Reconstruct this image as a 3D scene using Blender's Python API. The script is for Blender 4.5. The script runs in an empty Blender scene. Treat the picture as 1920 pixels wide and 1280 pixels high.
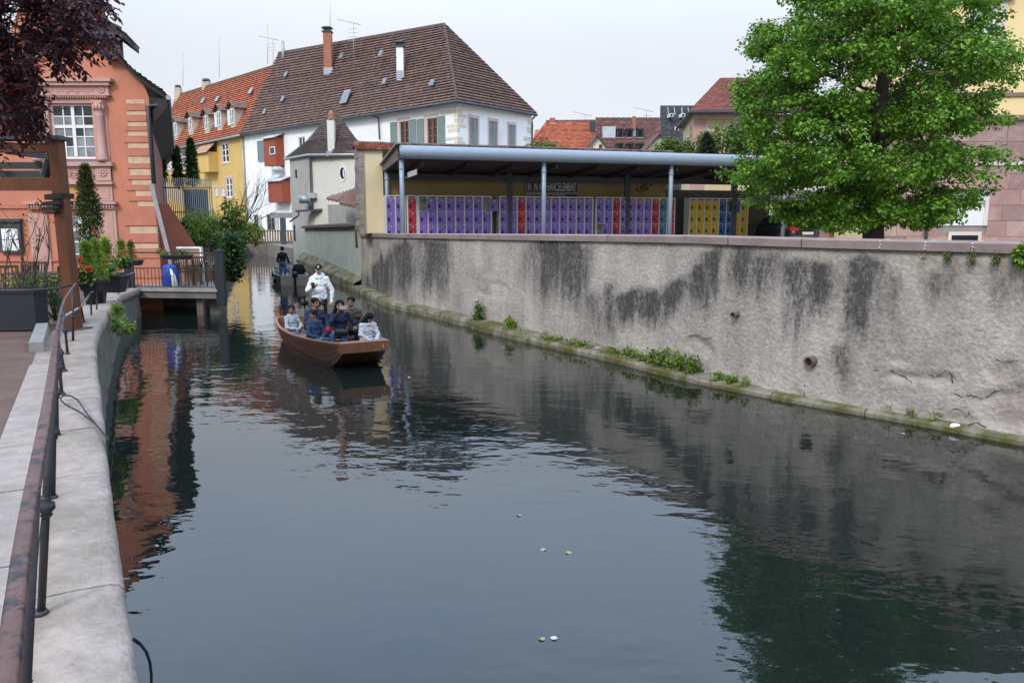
import bpy, math, random, numpy as np
from mathutils import Vector, Matrix, noise
random.seed(7); np.random.seed(7)
R = math.radians
scene = bpy.context.scene
C = scene.collection
# ------------------------------------------------------------------ camera
PITCH, FPX, EYE = R(8.9), 1470.0, 3.0
cam = bpy.data.cameras.new('camera'); cam_o = bpy.data.objects.new('camera', cam); C.objects.link(cam_o)
cam_o.location = (0, 0, EYE); cam_o.rotation_euler = (R(90) - PITCH, 0, 0)
cam.sensor_width = 36; cam.lens = 36 * FPX / 1920; cam.clip_start = .05; cam.clip_end = 3000
scene.camera = cam_o
# ------------------------------------------------------------------ sky, sun, exposure
SUN_EL, SUN_AZ = R(40), R(205)            # azimuth clockwise from +Y: the sun stands behind the camera
w = bpy.data.worlds.new('World'); scene.world = w; w.use_nodes = True
nt = w.node_tree; nt.nodes.clear()
out = nt.nodes.new('ShaderNodeOutputWorld'); bg = nt.nodes.new('ShaderNodeBackground')
sky = nt.nodes.new('ShaderNodeTexSky'); sky.sky_type = 'NISHITA'; sky.sun_disc = False
sky.sun_elevation = SUN_EL; sky.sun_rotation = SUN_AZ; sky.air_density = 1.0; sky.dust_density = 2.0
tc = nt.nodes.new('ShaderNodeTexCoord')
mp = nt.nodes.new('ShaderNodeMapping'); mp.inputs['Scale'].default_value = (1.0, 1.0, 2.6)
nz = nt.nodes.new('ShaderNodeTexNoise'); nz.inputs['Scale'].default_value = 1.7; nz.inputs['Detail'].default_value = 6; nz.inputs['Roughness'].default_value = .55
rp = nt.nodes.new('ShaderNodeValToRGB')
rp.color_ramp.elements[0].position = .3; rp.color_ramp.elements[0].color = (6.4, 7.1, 8.1, 1)
rp.color_ramp.elements[1].position = .7; rp.color_ramp.elements[1].color = (7.5, 7.8, 8.2, 1)
# closed cloud sheet: a duller haze low down, brighter towards the zenith as overcast skies are
sx = nt.nodes.new('ShaderNodeSeparateXYZ'); mz = nt.nodes.new('ShaderNodeMapRange'); mz.interpolation_type = 'SMOOTHSTEP'; mz.inputs[1].default_value = .17; mz.inputs[2].default_value = .53
gr = nt.nodes.new('ShaderNodeMix'); gr.data_type = 'RGBA'; gr.inputs[6].default_value = (.98, .96, .95, 1); gr.inputs[7].default_value = (1.85, 2.2, 2.7, 1)
ml = nt.nodes.new('ShaderNodeMix'); ml.data_type = 'RGBA'; ml.blend_type = 'MULTIPLY'; ml.inputs[0].default_value = 1
mx = nt.nodes.new('ShaderNodeMix'); mx.data_type = 'RGBA'; mx.inputs[0].default_value = .86
nt.links.new(tc.outputs['Generated'], mp.inputs['Vector']); nt.links.new(mp.outputs[0], nz.inputs['Vector'])
nt.links.new(tc.outputs['Generated'], sx.inputs[0]); nt.links.new(sx.outputs[2], mz.inputs[0]); nt.links.new(mz.outputs[0], gr.inputs[0])
nt.links.new(nz.outputs[0], rp.inputs[0]); nt.links.new(rp.outputs[0], ml.inputs[6]); nt.links.new(gr.outputs[2], ml.inputs[7])
nt.links.new(sky.outputs[0], mx.inputs[6]); nt.links.new(ml.outputs[2], mx.inputs[7])
nt.links.new(mx.outputs[2], bg.inputs['Color']); bg.inputs['Strength'].default_value = .1
nt.links.new(bg.outputs[0], out.inputs['Surface'])
sl = bpy.data.lights.new('sun', 'SUN'); sl.energy = 1.5; sl.angle = R(12); sl.color = (1, .92, .8)
so = bpy.data.objects.new('sun', sl); C.objects.link(so)
sd = Vector((math.sin(SUN_AZ) * math.cos(SUN_EL), math.cos(SUN_AZ) * math.cos(SUN_EL), math.sin(SUN_EL)))
so.rotation_euler = sd.to_track_quat('Z', 'Y').to_euler(); so.location = (0, -20, 40)
vs = scene.view_settings
vs.view_transform = 'Standard'; vs.look = 'None'; vs.gamma = 1; vs.exposure = .34; vs.use_curve_mapping = False
scene.cycles.max_bounces = 6; scene.cycles.diffuse_bounces = 3; scene.cycles.glossy_bounces = 3; scene.cycles.transparent_max_bounces = 6
scene.cycles.caustics_reflective = False; scene.cycles.caustics_refractive = False
scene.cycles.use_denoising = True

# ------------------------------------------------------------------ measuring helpers
def ray(px, py):
    a, b = (px - 960) / FPX, (640 - py) / FPX
    return Vector((a, math.cos(PITCH) + b * math.sin(PITCH), -math.sin(PITCH) + b * math.cos(PITCH)))
def at(px, py, Y):                        # the point of a sight line at depth Y
    d = ray(px, py); d = d * (Y / d.y); return Vector((d.x, d.y, d.z + EYE))
def gd(px, py, z=0.0):                    # the point of a sight line at height z
    d = ray(px, py); d = d * ((z - EYE) / d.z); return Vector((d.x, d.y, z))
def proj(p):
    v = Vector(p) - Vector((0, 0, EYE))
    c, s = math.cos(PITCH), math.sin(PITCH)
    dep = v.y * c - v.z * s; up = v.y * s + v.z * c
    return 960 + FPX * v.x / dep, 640 - FPX * up / dep
class Fac:                                # a vertical plane through two ground points; u runs along it, n looks at the camera
    def __init__(s, p0, p1):
        s.o = Vector((p0[0], p0[1], 0)); e = Vector((p1[0] - p0[0], p1[1] - p0[1], 0)); s.L = e.length; s.e = e.normalized()
        n = Vector((s.e.y, -s.e.x, 0)); s.n = n if n.dot(-s.o) > 0 else -n
    def uv(s, px, py):
        d = ray(px, py); t = s.n.dot(s.o) / s.n.dot(d)
        q = d * t; return (q - s.o).dot(s.e), q.z + EYE
    def P(s, u, z, o=0.0): return s.o + s.e * u + s.n * o + Vector((0, 0, z))
    def rect(s, x0, y0, x1, y1):          # photo box -> u0,u1,z0,z1 measured at its middle lines
        ym, xm = (y0 + y1) / 2, (x0 + x1) / 2
        ua, ub = s.uv(x0, ym)[0], s.uv(x1, ym)[0]
        return min(ua, ub), max(ua, ub), s.uv(xm, y1)[1], s.uv(xm, y0)[1]

# ------------------------------------------------------------------ materials
MATS = {}
def M(name, col, rough=.8, var=.18, scale=2.0, bump=.15, bscale=30.0, metal=0.0, attr=False, spec=.35, dirt=None, dscale=.9, damt=.5, stretch=None, trans=0.0, dlo=.52, dhi=.72):
    if name in MATS: return MATS[name]
    m = bpy.data.materials.new(name); m.use_nodes = True; n = m.node_tree; L = n.links.new
    p = n.nodes['Principled BSDF']; p.inputs['Roughness'].default_value = rough; p.inputs['Metallic'].default_value = metal
    p.inputs['Specular IOR Level'].default_value = spec
    g = n.nodes.new('ShaderNodeNewGeometry'); vec = g.outputs['Position']
    if stretch:
        mp = n.nodes.new('ShaderNodeMapping'); mp.inputs['Scale'].default_value = stretch; L(vec, mp.inputs['Vector']); svec = mp.outputs[0]
    else: svec = vec
    if attr:
        a = n.nodes.new('ShaderNodeAttribute'); a.attribute_name = 'Col'; base = a.outputs['Color']
    else:
        r = n.nodes.new('ShaderNodeRGB'); r.outputs[0].default_value = (*col, 1); base = r.outputs[0]
    t = n.nodes.new('ShaderNodeTexNoise'); t.inputs['Scale'].default_value = scale; t.inputs['Detail'].default_value = 8; t.inputs['Roughness'].default_value = .62; L(svec, t.inputs['Vector'])
    mr = n.nodes.new('ShaderNodeMapRange'); mr.inputs[1].default_value = .25; mr.inputs[2].default_value = .75
    mr.inputs[3].default_value = 1 - var; mr.inputs[4].default_value = 1 + var; L(t.outputs[0], mr.inputs[0])
    mm = n.nodes.new('ShaderNodeMix'); mm.data_type = 'RGBA'; mm.blend_type = 'MULTIPLY'; mm.inputs[0].default_value = 1
    L(base, mm.inputs[6]); L(mr.outputs[0], mm.inputs[7]); cur = mm.outputs[2]
    if dirt:
        t2 = n.nodes.new('ShaderNodeTexNoise'); t2.inputs['Scale'].default_value = dscale; t2.inputs['Detail'].default_value = 10; t2.inputs['Roughness'].default_value = .7; L(svec, t2.inputs['Vector'])
        m2 = n.nodes.new('ShaderNodeMapRange'); m2.inputs[1].default_value = dlo; m2.inputs[2].default_value = dhi; m2.inputs[3].default_value = 0; m2.inputs[4].default_value = damt; L(t2.outputs[0], m2.inputs[0])
        m3 = n.nodes.new('ShaderNodeMix'); m3.data_type = 'RGBA'; L(m2.outputs[0], m3.inputs[0]); L(cur, m3.inputs[6]); m3.inputs[7].default_value = (*dirt, 1); cur = m3.outputs[2]
    L(cur, p.inputs['Base Color'])
    if bump:
        tb = n.nodes.new('ShaderNodeTexNoise'); tb.inputs['Scale'].default_value = bscale; tb.inputs['Detail'].default_value = 5; L(svec, tb.inputs['Vector'])
        bm = n.nodes.new('ShaderNodeBump'); bm.inputs['Strength'].default_value = bump; bm.inputs['Distance'].default_value = .02; L(tb.outputs[0], bm.inputs['Height']); L(bm.outputs[0], p.inputs['Normal'])
    if trans:
        tr = n.nodes.new('ShaderNodeBsdfTranslucent'); L(cur, tr.inputs['Color']); ms = n.nodes.new('ShaderNodeMixShader'); ms.inputs[0].default_value = trans
        L(p.outputs[0], ms.inputs[1]); L(tr.outputs[0], ms.inputs[2]); L(ms.outputs[0], n.nodes['Material Output'].inputs['Surface'])
    MATS[name] = m; return m

# ------------------------------------------------------------------ mesh helpers
class MB:
    def __init__(s): s.v = []; s.f = []; s.m = []; s.c = []; s.cur = 0; s.col = None; s.sm = []; s.smooth = False
    def face(s, idx):
        s.f.append(tuple(idx)); s.m.append(s.cur); s.c.append(s.col); s.sm.append(s.smooth)
    def poly(s, pts):
        b = len(s.v); s.v += [tuple(p) for p in pts]; s.face(range(b, b + len(pts)))
    def hexa(s, q):                       # 8 points: bottom ring 0-3, top ring 4-7
        b = len(s.v); s.v += [tuple(p) for p in q]
        for f in ((0, 3, 2, 1), (4, 5, 6, 7), (0, 1, 5, 4), (1, 2, 6, 5), (2, 3, 7, 6), (3, 0, 4, 7)): s.face([b + i for i in f])
    def box(s, x0, x1, y0, y1, z0, z1):
        s.hexa([(x0, y0, z0), (x1, y0, z0), (x1, y1, z0), (x0, y1, z0), (x0, y0, z1), (x1, y0, z1), (x1, y1, z1), (x0, y1, z1)])
    def fbox(s, F, u0, u1, z0, z1, o0, o1):
        s.hexa([F.P(u0, z0, o1), F.P(u1, z0, o1), F.P(u1, z0, o0), F.P(u0, z0, o0), F.P(u0, z1, o1), F.P(u1, z1, o1), F.P(u1, z1, o0), F.P(u0, z1, o0)])
    def bar(s, a, b, wd, ht=None, up=(0, 0, 1)):   # square bar from a to b
        a, b = Vector(a), Vector(b); ht = ht or wd; d = (b - a)
        if d.length < 1e-6: return
        d.normalize(); u = Vector(up)
        if abs(d.dot(u)) > .97: u = Vector((1, 0, 0))
        x = d.cross(u).normalized() * wd / 2; y = x.cross(d).normalized() * ht / 2
        s.hexa([a - x - y, a + x - y, a + x + y, a - x + y, b - x - y, b + x - y, b + x + y, b - x + y])
    def tube(s, pts, rad, n=8, cap=True):
        pts = [Vector(p) for p in pts]; rad = rad if isinstance(rad, (list, tuple)) else [rad] * len(pts)
        b = len(s.v); ref = None; old = s.smooth; s.smooth = True
        for i, p in enumerate(pts):
            d = (pts[min(i + 1, len(pts) - 1)] - pts[max(i - 1, 0)])
            d = d.normalized() if d.length > 1e-9 else Vector((0, 0, 1))
            if ref is None: ref = Vector((0, 0, 1)) if abs(d.z) < .9 else Vector((1, 0, 0))
            x = d.cross(ref); x = x.normalized() if x.length > 1e-6 else d.orthogonal().normalized()
            y = x.cross(d).normalized(); ref = y
            for k in range(n):
                t = 2 * math.pi * k / n; s.v.append(tuple(p + (x * math.cos(t) + y * math.sin(t)) * rad[i]))
        for i in range(len(pts) - 1):
            for k in range(n):
                k2 = (k + 1) % n; s.face([b + i * n + k, b + i * n + k2, b + (i + 1) * n + k2, b + (i + 1) * n + k])
        s.smooth = old
        if cap:
            s.face([b + k for k in range(n)][::-1]); e = b + (len(pts) - 1) * n; s.face([e + k for k in range(n)])
    def grid(s, rows):                    # rows of points -> quads
        b = len(s.v); w_ = len(rows[0])
        for r in rows: s.v += [tuple(p) for p in r]
        for i in range(len(rows) - 1):
            for j in range(w_ - 1): s.face([b + i * w_ + j, b + i * w_ + j + 1, b + (i + 1) * w_ + j + 1, b + (i + 1) * w_ + j])
    def lathe(s, c, prof, n=12, xy=(1, 1)):   # prof: (radius, z)
        b = len(s.v); old = s.smooth; s.smooth = True
        for r, z in prof:
            for k in range(n):
                t = 2 * math.pi * k / n; s.v.append((c[0] + r * math.cos(t) * xy[0], c[1] + r * math.sin(t) * xy[1], c[2] + z))
        for i in range(len(prof) - 1):
            for k in range(n):
                k2 = (k + 1) % n; s.face([b + i * n + k, b + i * n + k2, b + (i + 1) * n + k2, b + (i + 1) * n + k])
        s.smooth = old
        s.face([b + k for k in range(n)][::-1]); e = b + (len(prof) - 1) * n; s.face([e + k for k in range(n)])
    def mesh(s, name, mats):
        me = bpy.data.meshes.new(name); me.from_pydata(s.v, [], s.f)
        for m in (mats if isinstance(mats, (list, tuple)) else [mats]): me.materials.append(m)
        if any(s.m): me.polygons.foreach_set('material_index', s.m)
        if any(s.sm): me.polygons.foreach_set('use_smooth', s.sm)
        if any(c is not None for c in s.c):
            at_ = me.color_attributes.new('Col', 'FLOAT_COLOR', 'CORNER'); buf = []
            for f, c in zip(s.f, s.c): buf += list((*(c or (.5, .5, .5)), 1.0)) * len(f)
            at_.data.foreach_set('color', buf)
        me.update(); return me
WM = {}
def link(name, data, parent=None, mw=None, label=None, cat=None, group=None, kind=None):
    o = bpy.data.objects.new(name, data); C.objects.link(o)
    mw = mw if mw is not None else Matrix.Identity(4)
    if parent is not None:
        o.parent = parent; o.matrix_parent_inverse = WM[parent.name].inverted()
    o.matrix_basis = mw; WM[o.name] = mw
    if label: o['label'] = label
    if cat: o['category'] = cat
    if group: o['group'] = group
    if kind: o['kind'] = kind
    return o
def ob(name, mb, mats, parent=None, **k):
    me = mb.mesh(name, mats) if isinstance(mb, MB) else mb
    return link(name, me, parent, **k)
def thing(name, loc, label, cat, group=None):
    return link(name, None, None, Matrix.Translation(Vector(loc)), label, cat, group)
def struct(name, mb, mats, parent=None): return ob(name, mb, mats, parent, kind=None if parent else 'structure')
def rnd(a, b): return random.uniform(a, b)
def jit(c, v=.15, h=.05):
    k = 1 + rnd(-v, v); return tuple(max(0, x * k * (1 + rnd(-h, h))) for x in c)

# a wall in plane F with rectangular holes and their reveals
def wall_holes(mb, F, u0, u1, z0, z1, holes, depth=.2, off=0.0, thick=None):
    us = sorted({u0, u1, *[min(max(h[i], u0), u1) for h in holes for i in (0, 1)]}); zs = sorted({z0, z1, *[min(max(h[i], z0), z1) for h in holes for i in (2, 3)]})
    for i in range(len(us) - 1):
        for j in range(len(zs) - 1):
            cu, cz = (us[i] + us[i + 1]) / 2, (zs[j] + zs[j + 1]) / 2
            if any(h[0] < cu < h[1] and h[2] < cz < h[3] for h in holes): continue
            mb.poly([F.P(us[i], zs[j], off), F.P(us[i + 1], zs[j], off), F.P(us[i + 1], zs[j + 1], off), F.P(us[i], zs[j + 1], off)])
    for a, b, c, d in holes:
        for q in (((a, c), (b, c)), ((b, c), (b, d)), ((b, d), (a, d)), ((a, d), (a, c))):
            (ua, za), (ub, zb) = q
            mb.poly([F.P(ua, za, off), F.P(ub, zb, off), F.P(ub, zb, off - depth), F.P(ua, za, off - depth)])
# stepped courses of tiles between four corners (eave a-b, ridge d-c); one colour per tile
def tiles(mb, a, b, c, d, rows, tw, cols, lift=.035, sag=0.0, ragged=.012):
    a, b, c, d = map(Vector, (a, b, c, d)); nrm = (b - a).cross(d - a)
    if nrm.length < 1e-6: nrm = (b - a).cross(c - a)
    nrm.normalize()
    if nrm.z < 0: nrm = -nrm
    bk_ = nrm * -.035
    mb.col = tuple(x * .5 for x in cols[0]); mb.poly([a + bk_, b + bk_, c + bk_, d + bk_] if (c - d).length > 1e-5 else [a + bk_, b + bk_, c + bk_])
    for i in range(rows):
        t0, t1 = i / rows, (i + 1.12) / rows
        t1 = min(t1, 1.0)
        l0, r0 = a.lerp(d, t0), b.lerp(c, t0); l1, r1 = a.lerp(d, t1), b.lerp(c, t1)
        ln = (r0 - l0).length; n = max(1, round(ln / tw)); rowc = rnd(.88, 1.1)
        for k in range(n):
            s0, s1 = k / n, (k + 1) / n; sm = (s0 + s1) / 2
            dz = Vector((0, 0, -sag * math.sin(math.pi * sm) * math.sin(math.pi * min(1, t0 + .02))))
            h = nrm * (lift + rnd(0, ragged)); g = .006 / max(ln, .1)
            p0, p1 = l0.lerp(r0, s0 + g) + h + dz, l0.lerp(r0, s1 - g) + h + dz
            p2, p3 = l1.lerp(r1, s1 - g) + dz + nrm * .004, l1.lerp(r1, s0 + g) + dz + nrm * .004
            q0, q1 = l0.lerp(r0, s0 + g) + dz - nrm * .01, l0.lerp(r0, s1 - g) + dz - nrm * .01
            col = random.choice(cols); kk = rowc * rnd(.87, 1.13); mb.col = tuple(x * kk for x in col)
            bi = len(mb.v); mb.v += [tuple(x) for x in (p0, p1, p2, p3, q0, q1)]
            mb.face((bi, bi + 1, bi + 2, bi + 3)); mb.face((bi + 4, bi + 5, bi + 1, bi))
    mb.col = None
# a casement in plane F: frame with bars, each pane a sub-part
def window(parent, F, u0, u1, z0, z1, rec, fm, gm, nx=2, nz=3, fw=.06, bw=.025, name='window', split=None, single=False):
    mb = MB(); o0, o1 = -rec, -rec + .06
    mb.fbox(F, u0, u0 + fw, z0, z1, o0, o1); mb.fbox(F, u1 - fw, u1, z0, z1, o0, o1)
    mb.fbox(F, u0 + fw, u1 - fw, z0, z0 + fw, o0, o1 - .002); mb.fbox(F, u0 + fw, u1 - fw, z1 - fw, z1, o0, o1 - .002)
    us = [u0 + fw + (u1 - u0 - 2 * fw) * i / nx for i in range(nx + 1)]; zs = [z0 + fw + (z1 - z0 - 2 * fw) * i / nz for i in range(nz + 1)]
    for i in range(1, nx):
        w2 = bw * (1.7 if (nx % 2 == 0 and i == nx // 2) else .6); mb.fbox(F, us[i] - w2, us[i] + w2, z0 + fw, z1 - fw, o0 + .004, o1 + (.012 if w2 > bw else -.012))
    for j in range(1, nz):
        w2 = bw * (1.6 if split == j else .55); mb.fbox(F, u0 + fw, u1 - fw, zs[j] - w2, zs[j] + w2, o0 + .006, o1 - (.004 if split == j else .016))
    f = ob(name, mb, fm, parent)
    if single:
        p = MB(); p.poly([F.P(u0 + fw, z0 + fw, o0 + .02), F.P(u1 - fw, z0 + fw, o0 + .02), F.P(u1 - fw, z1 - fw, o0 + .02), F.P(u0 + fw, z1 - fw, o0 + .02)]); ob('pane', p, gm, f)
    else:
        for i in range(nx):
            for j in range(nz):
                p = MB(); t = rnd(-.004, .004)
                p.poly([F.P(us[i], zs[j], o0 + .02 + t), F.P(us[i + 1], zs[j], o0 + .02 - t), F.P(us[i + 1], zs[j + 1], o0 + .02 - t), F.P(us[i], zs[j + 1], o0 + .02 + t)]); ob('pane', p, gm(i, j) if callable(gm) else gm, f)
    return f
def shutter(parent, F, u0, u1, z0, z1, m, nsl=14, off=.03):
    mb = MB(); fw = .05
    mb.fbox(F, u0, u0 + fw, z0, z1, off, off + .04); mb.fbox(F, u1 - fw, u1, z0, z1, off, off + .04)
    for zz in (z0, (z0 + z1) / 2 - fw / 2, z1 - fw): mb.fbox(F, u0 + fw, u1 - fw, zz, zz + fw, off + .002, off + .038)
    for i in range(nsl):
        a = z0 + fw + (z1 - z0 - 2 * fw) * i / nsl; b = a + (z1 - z0) / nsl * .8
        mb.poly([F.P(u0 + fw, a, off + .034), F.P(u1 - fw, a, off + .034), F.P(u1 - fw, b, off + .008), F.P(u0 + fw, b, off + .008)])
    mb.poly([F.P(u0 + fw, z0, off + .004), F.P(u1 - fw, z0, off + .004), F.P(u1 - fw, z1, off + .004), F.P(u0 + fw, z1, off + .004)])
    return ob('shutter', mb, m, parent)
GLASS = M('window_glass', (.018, .022, .026), .06, .3, .8, 0, spec=.6)
CURT = M('curtained_glass', (.22, .23, .24), .12, .45, 3.5, 0, spec=.6)
DARK = M('dark_interior', (.012, .012, .013), .9, .2, 2, 0)
WHITEP = M('white_paint', (.78, .78, .76), .5, .06, 6, .05, 60)
# ================================================================== setting: water, banks, ground
def water_mat():
    m = bpy.data.materials.new('canal_water'); m.use_nodes = True; n = m.node_tree; L = n.links.new; p = n.nodes['Principled BSDF']
    p.inputs['Base Color'].default_value = (.0085, .0125, .0105, 1); p.inputs['Roughness'].default_value = .012; p.inputs['IOR'].default_value = 1.35
    p.inputs['Specular IOR Level'].default_value = .95
    g = n.nodes.new('ShaderNodeNewGeometry')
    def nz(sc, det, stretch, rot=0):
        mp = n.nodes.new('ShaderNodeMapping'); mp.inputs['Scale'].default_value = stretch; mp.inputs['Rotation'].default_value = (0, 0, rot); L(g.outputs['Position'], mp.inputs['Vector'])
        t = n.nodes.new('ShaderNodeTexNoise'); t.inputs['Scale'].default_value = sc; t.inputs['Detail'].default_value = det; t.inputs['Roughness'].default_value = .5; L(mp.outputs[0], t.inputs['Vector']); return t.outputs[0]
    def mth(op, a, b):
        x = n.nodes.new('ShaderNodeMath'); x.operation = op
        for i, q in enumerate((a, b)):
            if isinstance(q, (int, float)): x.inputs[i].default_value = q
            else: L(q, x.inputs[i])
        return x.outputs[0]
    rip = nz(2.3, 2.5, (.75, 1.3, 1), .5); fine = nz(7.0, 1.5, (.8, 1.2, 1), .35); swell = nz(.8, 2, (.8, 1.1, 1), .4)
    msk = nz(.16, 3, (1, 1, 1)); mr = n.nodes.new('ShaderNodeMapRange'); mr.inputs[1].default_value = .38; mr.inputs[2].default_value = .62; mr.inputs[3].default_value = .35; mr.inputs[4].default_value = 1.0; L(msk, mr.inputs[0])
    h = mth('ADD', mth('MULTIPLY', rip, 1.0), mth('MULTIPLY', fine, .2)); h = mth('MULTIPLY', h, mr.outputs[0]); h = mth('ADD', h, mth('MULTIPLY', swell, .9))
    b = n.nodes.new('ShaderNodeBump'); b.inputs['Strength'].default_value = 1; b.inputs['Distance'].default_value = .012; L(h, b.inputs['Height']); L(b.outputs[0], p.inputs['Normal'])
    return m
mb = MB(); mb.poly([(-90, -60, 0), (90, -60, 0), (90, 90, 0), (-90, 90, 0)])
struct('canal_water', mb, water_mat())

# left bank: outer edge of the coping, from behind the camera to the far bend
EDGE = [gd(261, 1280, 1.4), gd(226, 1066, 1.4), gd(208, 924, 1.4), gd(193, 775, 1.4), gd(178, 639, 1.32), gd(190, 610, 1.22), gd(208, 575, 1.06), gd(228, 552, .93), gd(262, 540, .86)]
d0 = (EDGE[0] - EDGE[1]).normalized()
EDGE = [EDGE[0] + d0 * 12, EDGE[0] + d0 * 3] + EDGE
def resample(pts, step):
    out = [pts[0]]
    for a, b in zip(pts, pts[1:]):
        n = max(1, int(round((b - a).length / step)))
        for i in range(1, n + 1): out.append(a.lerp(b, i / n))
    return out
def smooth(pts, k=2):
    for _ in range(k): pts = [pts[0]] + [(a + b * 2 + c) / 4 for a, b, c in zip(pts, pts[1:], pts[2:])] + [pts[-1]]
    return pts
BANK = smooth(resample(EDGE, .15), 14)
def tang(pts, i):
    d = pts[min(i + 1, len(pts) - 1)] - pts[max(i - 1, 0)]; d.z = 0; return d.normalized()
def left(pts, i):
    t = tang(pts, i); return Vector((-t.y, t.x, 0))
STONE = M('pale_coping_stone', (.335, .272, .23), .85, .3, 9, .9, 26, dirt=(.2, .165, .125), dscale=1.7, damt=.75, dlo=.44, dhi=.62)
QUAY = M('damp_quay_stone', (.13, .125, .1), .85, .35, 2.5, .5, 14, dirt=(.035, .05, .018), dscale=1.6, damt=.8)
DIRT = M('brown_earth', (.13, .078, .058), .95, .3, 1.2, .5, 22, dirt=(.17, .14, .12), dscale=4, damt=.5)
GROUND = M('pale_gravel_ground', (.2, .18, .155), .95, .2, .6, .4, 18)
WCOP, WSLAB = .34, .68
quay = thing('quay_wall', BANK[6], 'pale stone quay wall with rounded coping along the near pavement', 'quay wall')
mb = MB()
rows = [[], [], []]
for i, p in enumerate(BANK):
    n = left(BANK, i) * -1
    jx = n * (.03 * noise.noise(p * 1.3))
    rows[0].append(p + Vector((0, 0, -.14)) - n * .05 + jx); rows[1].append(Vector((p.x, p.y, p.z * .5)) - n * .03 + jx * 2); rows[2].append(Vector((p.x, p.y, -.4)) + n * .03 + jx)
mb.grid(rows); ob('quay_face', mb, QUAY, quay)
# coping blocks: rounded nose towards the water
i = 0; seed = 0
while i < len(BANK) - 1:
    k = min(i + random.choice((8, 10, 12)), len(BANK) - 1)
    if len(BANK) - 1 - k < 4: k = len(BANK) - 1
    mb = MB(); mb.smooth = True; pr = []; dz = rnd(-.006, .006); do = rnd(-.01, .01)
    for j in range(i, k + 1):
        p = BANK[j].copy(); n = left(BANK, j) * -1; t = tang(BANK, j)
        if j == i: p += t * .009
        if j == k: p -= t * .009
        p.z += dz + .006 * noise.noise(p * 3); do2 = do + .012 * noise.noise(p * 5) + .008 * noise.noise(p * 13)
        pr.append([p - n * WCOP + Vector((0, 0, -.25)), p - n * WCOP, p - n * .2 + Vector((0, 0, .004)), p - n * (.06 - do2), p + n * (-.022 + do2) + Vector((0, 0, -.011)), p + n * (-.005 + do2) + Vector((0, 0, -.036)), p + n * do2 + Vector((0, 0, -.09)), p + n * do + Vector((0, 0, -.2)), p - n * .1 + Vector((0, 0, -.24))])
    mb.grid(pr); mb.smooth = False; mb.poly(pr[0][::-1]); mb.poly(pr[-1])
    ob('coping_stone', mb, STONE, quay); i = k
# inner pavement slabs and the earth behind them
pave = MB(); rr = [[], []]
for j, p in enumerate(BANK):
    n = left(BANK, j); rr[0].append(p + n * (WCOP - .02) - Vector((0, 0, .02))); rr[1].append(p + n * (WSLAB + .03) - Vector((0, 0, .02)))
pave.grid(rr); pv = struct('pavement', pave, STONE)
SLAB = M('pale_paving_slab', (.35, .285, .245), .85, .22, 8, .6, 40, dirt=(.22, .19, .165), dscale=1.9, damt=.6, dlo=.45, dhi=.65)
i = 0
while i < 130:
    k = min(i + random.choice((5, 6, 7, 8)), 130)
    mb = MB(); a, b = BANK[i], BANK[k]; na, nb = left(BANK, i), left(BANK, k); t = (b - a).normalized() * .007; dz = Vector((0, 0, rnd(-.004, .005)))
    q = [a + na * (WCOP + .008) + t, a + na * WSLAB + t, b + nb * WSLAB - t, b + nb * (WCOP + .008) - t]
    mb.hexa([x - Vector((0, 0, .12)) for x in q] + [x + dz for x in q]); ob('paving_slab', mb, SLAB, pv); i = k
FARB = [Vector((-12.1, 26.9, .86)), Vector((-10.35, 27.1, .86)), Vector((-12.6, 34, .95)), Vector((-17.3, 49, 1.0)), Vector((-22.4, 66, 1.0))]
mb = MB(); r0, r1, r2 = [], [], []
for j, p in enumerate(BANK[::10] + [BANK[-1]]):
    jj = min(j * 10, len(BANK) - 1); n = left(BANK, jj); q = p + n * WSLAB - Vector((0, 0, .012)); r0.append(q); far = q + n * 14; r1.append(Vector((far.x - 6, far.y, q.z + .05))); r2.append(Vector((-400, far.y - 40, q.z)))
mb.grid([r0, r1, r2])
a = r0[-1]; mb.poly([BANK[-1] - Vector((0, 0, .02)), Vector((-11.9, 27.0, .84)), Vector((-30, 27.5, .84)), r1[-1], r0[-1]])
struct('earth_ground', mb, DIRT)
mb = MB(); rows = [[p for p in FARB], [Vector((p.x - 60, p.y + 8, p.z)) for p in FARB], [Vector((p.x - 500, p.y + 60, p.z)) for p in FARB]]
mb.grid(rows); mb.grid([[Vector((p.x, p.y, -.4)) for p in FARB], FARB]); struct('far_bank_ground', mb, QUAY)
# ================================================================== right retaining wall
WL = [gd(1990, 850, 0), gd(1920, 837, 0), gd(1747, 803, 0), gd(1580, 773, 0), gd(1413, 742, 0), gd(1280, 715, 0), gd(1140, 677, 0), gd(973, 640, 0), gd(890, 617, 0), gd(800, 593, 0), gd(727, 577, 0), gd(672, 551, 0)]
WL.append(WL[-1] + (WL[-1] - WL[-2]).normalized() * 1.8)
dd = (WL[0] - WL[1]).normalized(); WL = [WL[0] + dd * 14] + WL
WLS = smooth(resample(WL, .3), 8)
def wtop(p):                       # top of the rendered wall
    y = p.y; return 2.54 if y < 15 else 2.54 - .27 * min(1, (y - 15) / 17)
def ledge_w(px):
    if px > 1500: return .16
    if px > 1250: return .16 + (1500 - px) / 250 * .3
    return .46
retw = thing('retaining_wall', (2, 16, 0), 'long grey rendered canal wall streaked with black stains under a sandstone coping', 'wall')
FOOT = []
for i, p in enumerate(WLS):
    n = left(WLS, i) * -1                           # towards the yard
    px = proj(p)[0] if p.y > 1 else 3000
    FOOT.append(p + n * ledge_w(px))
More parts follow.
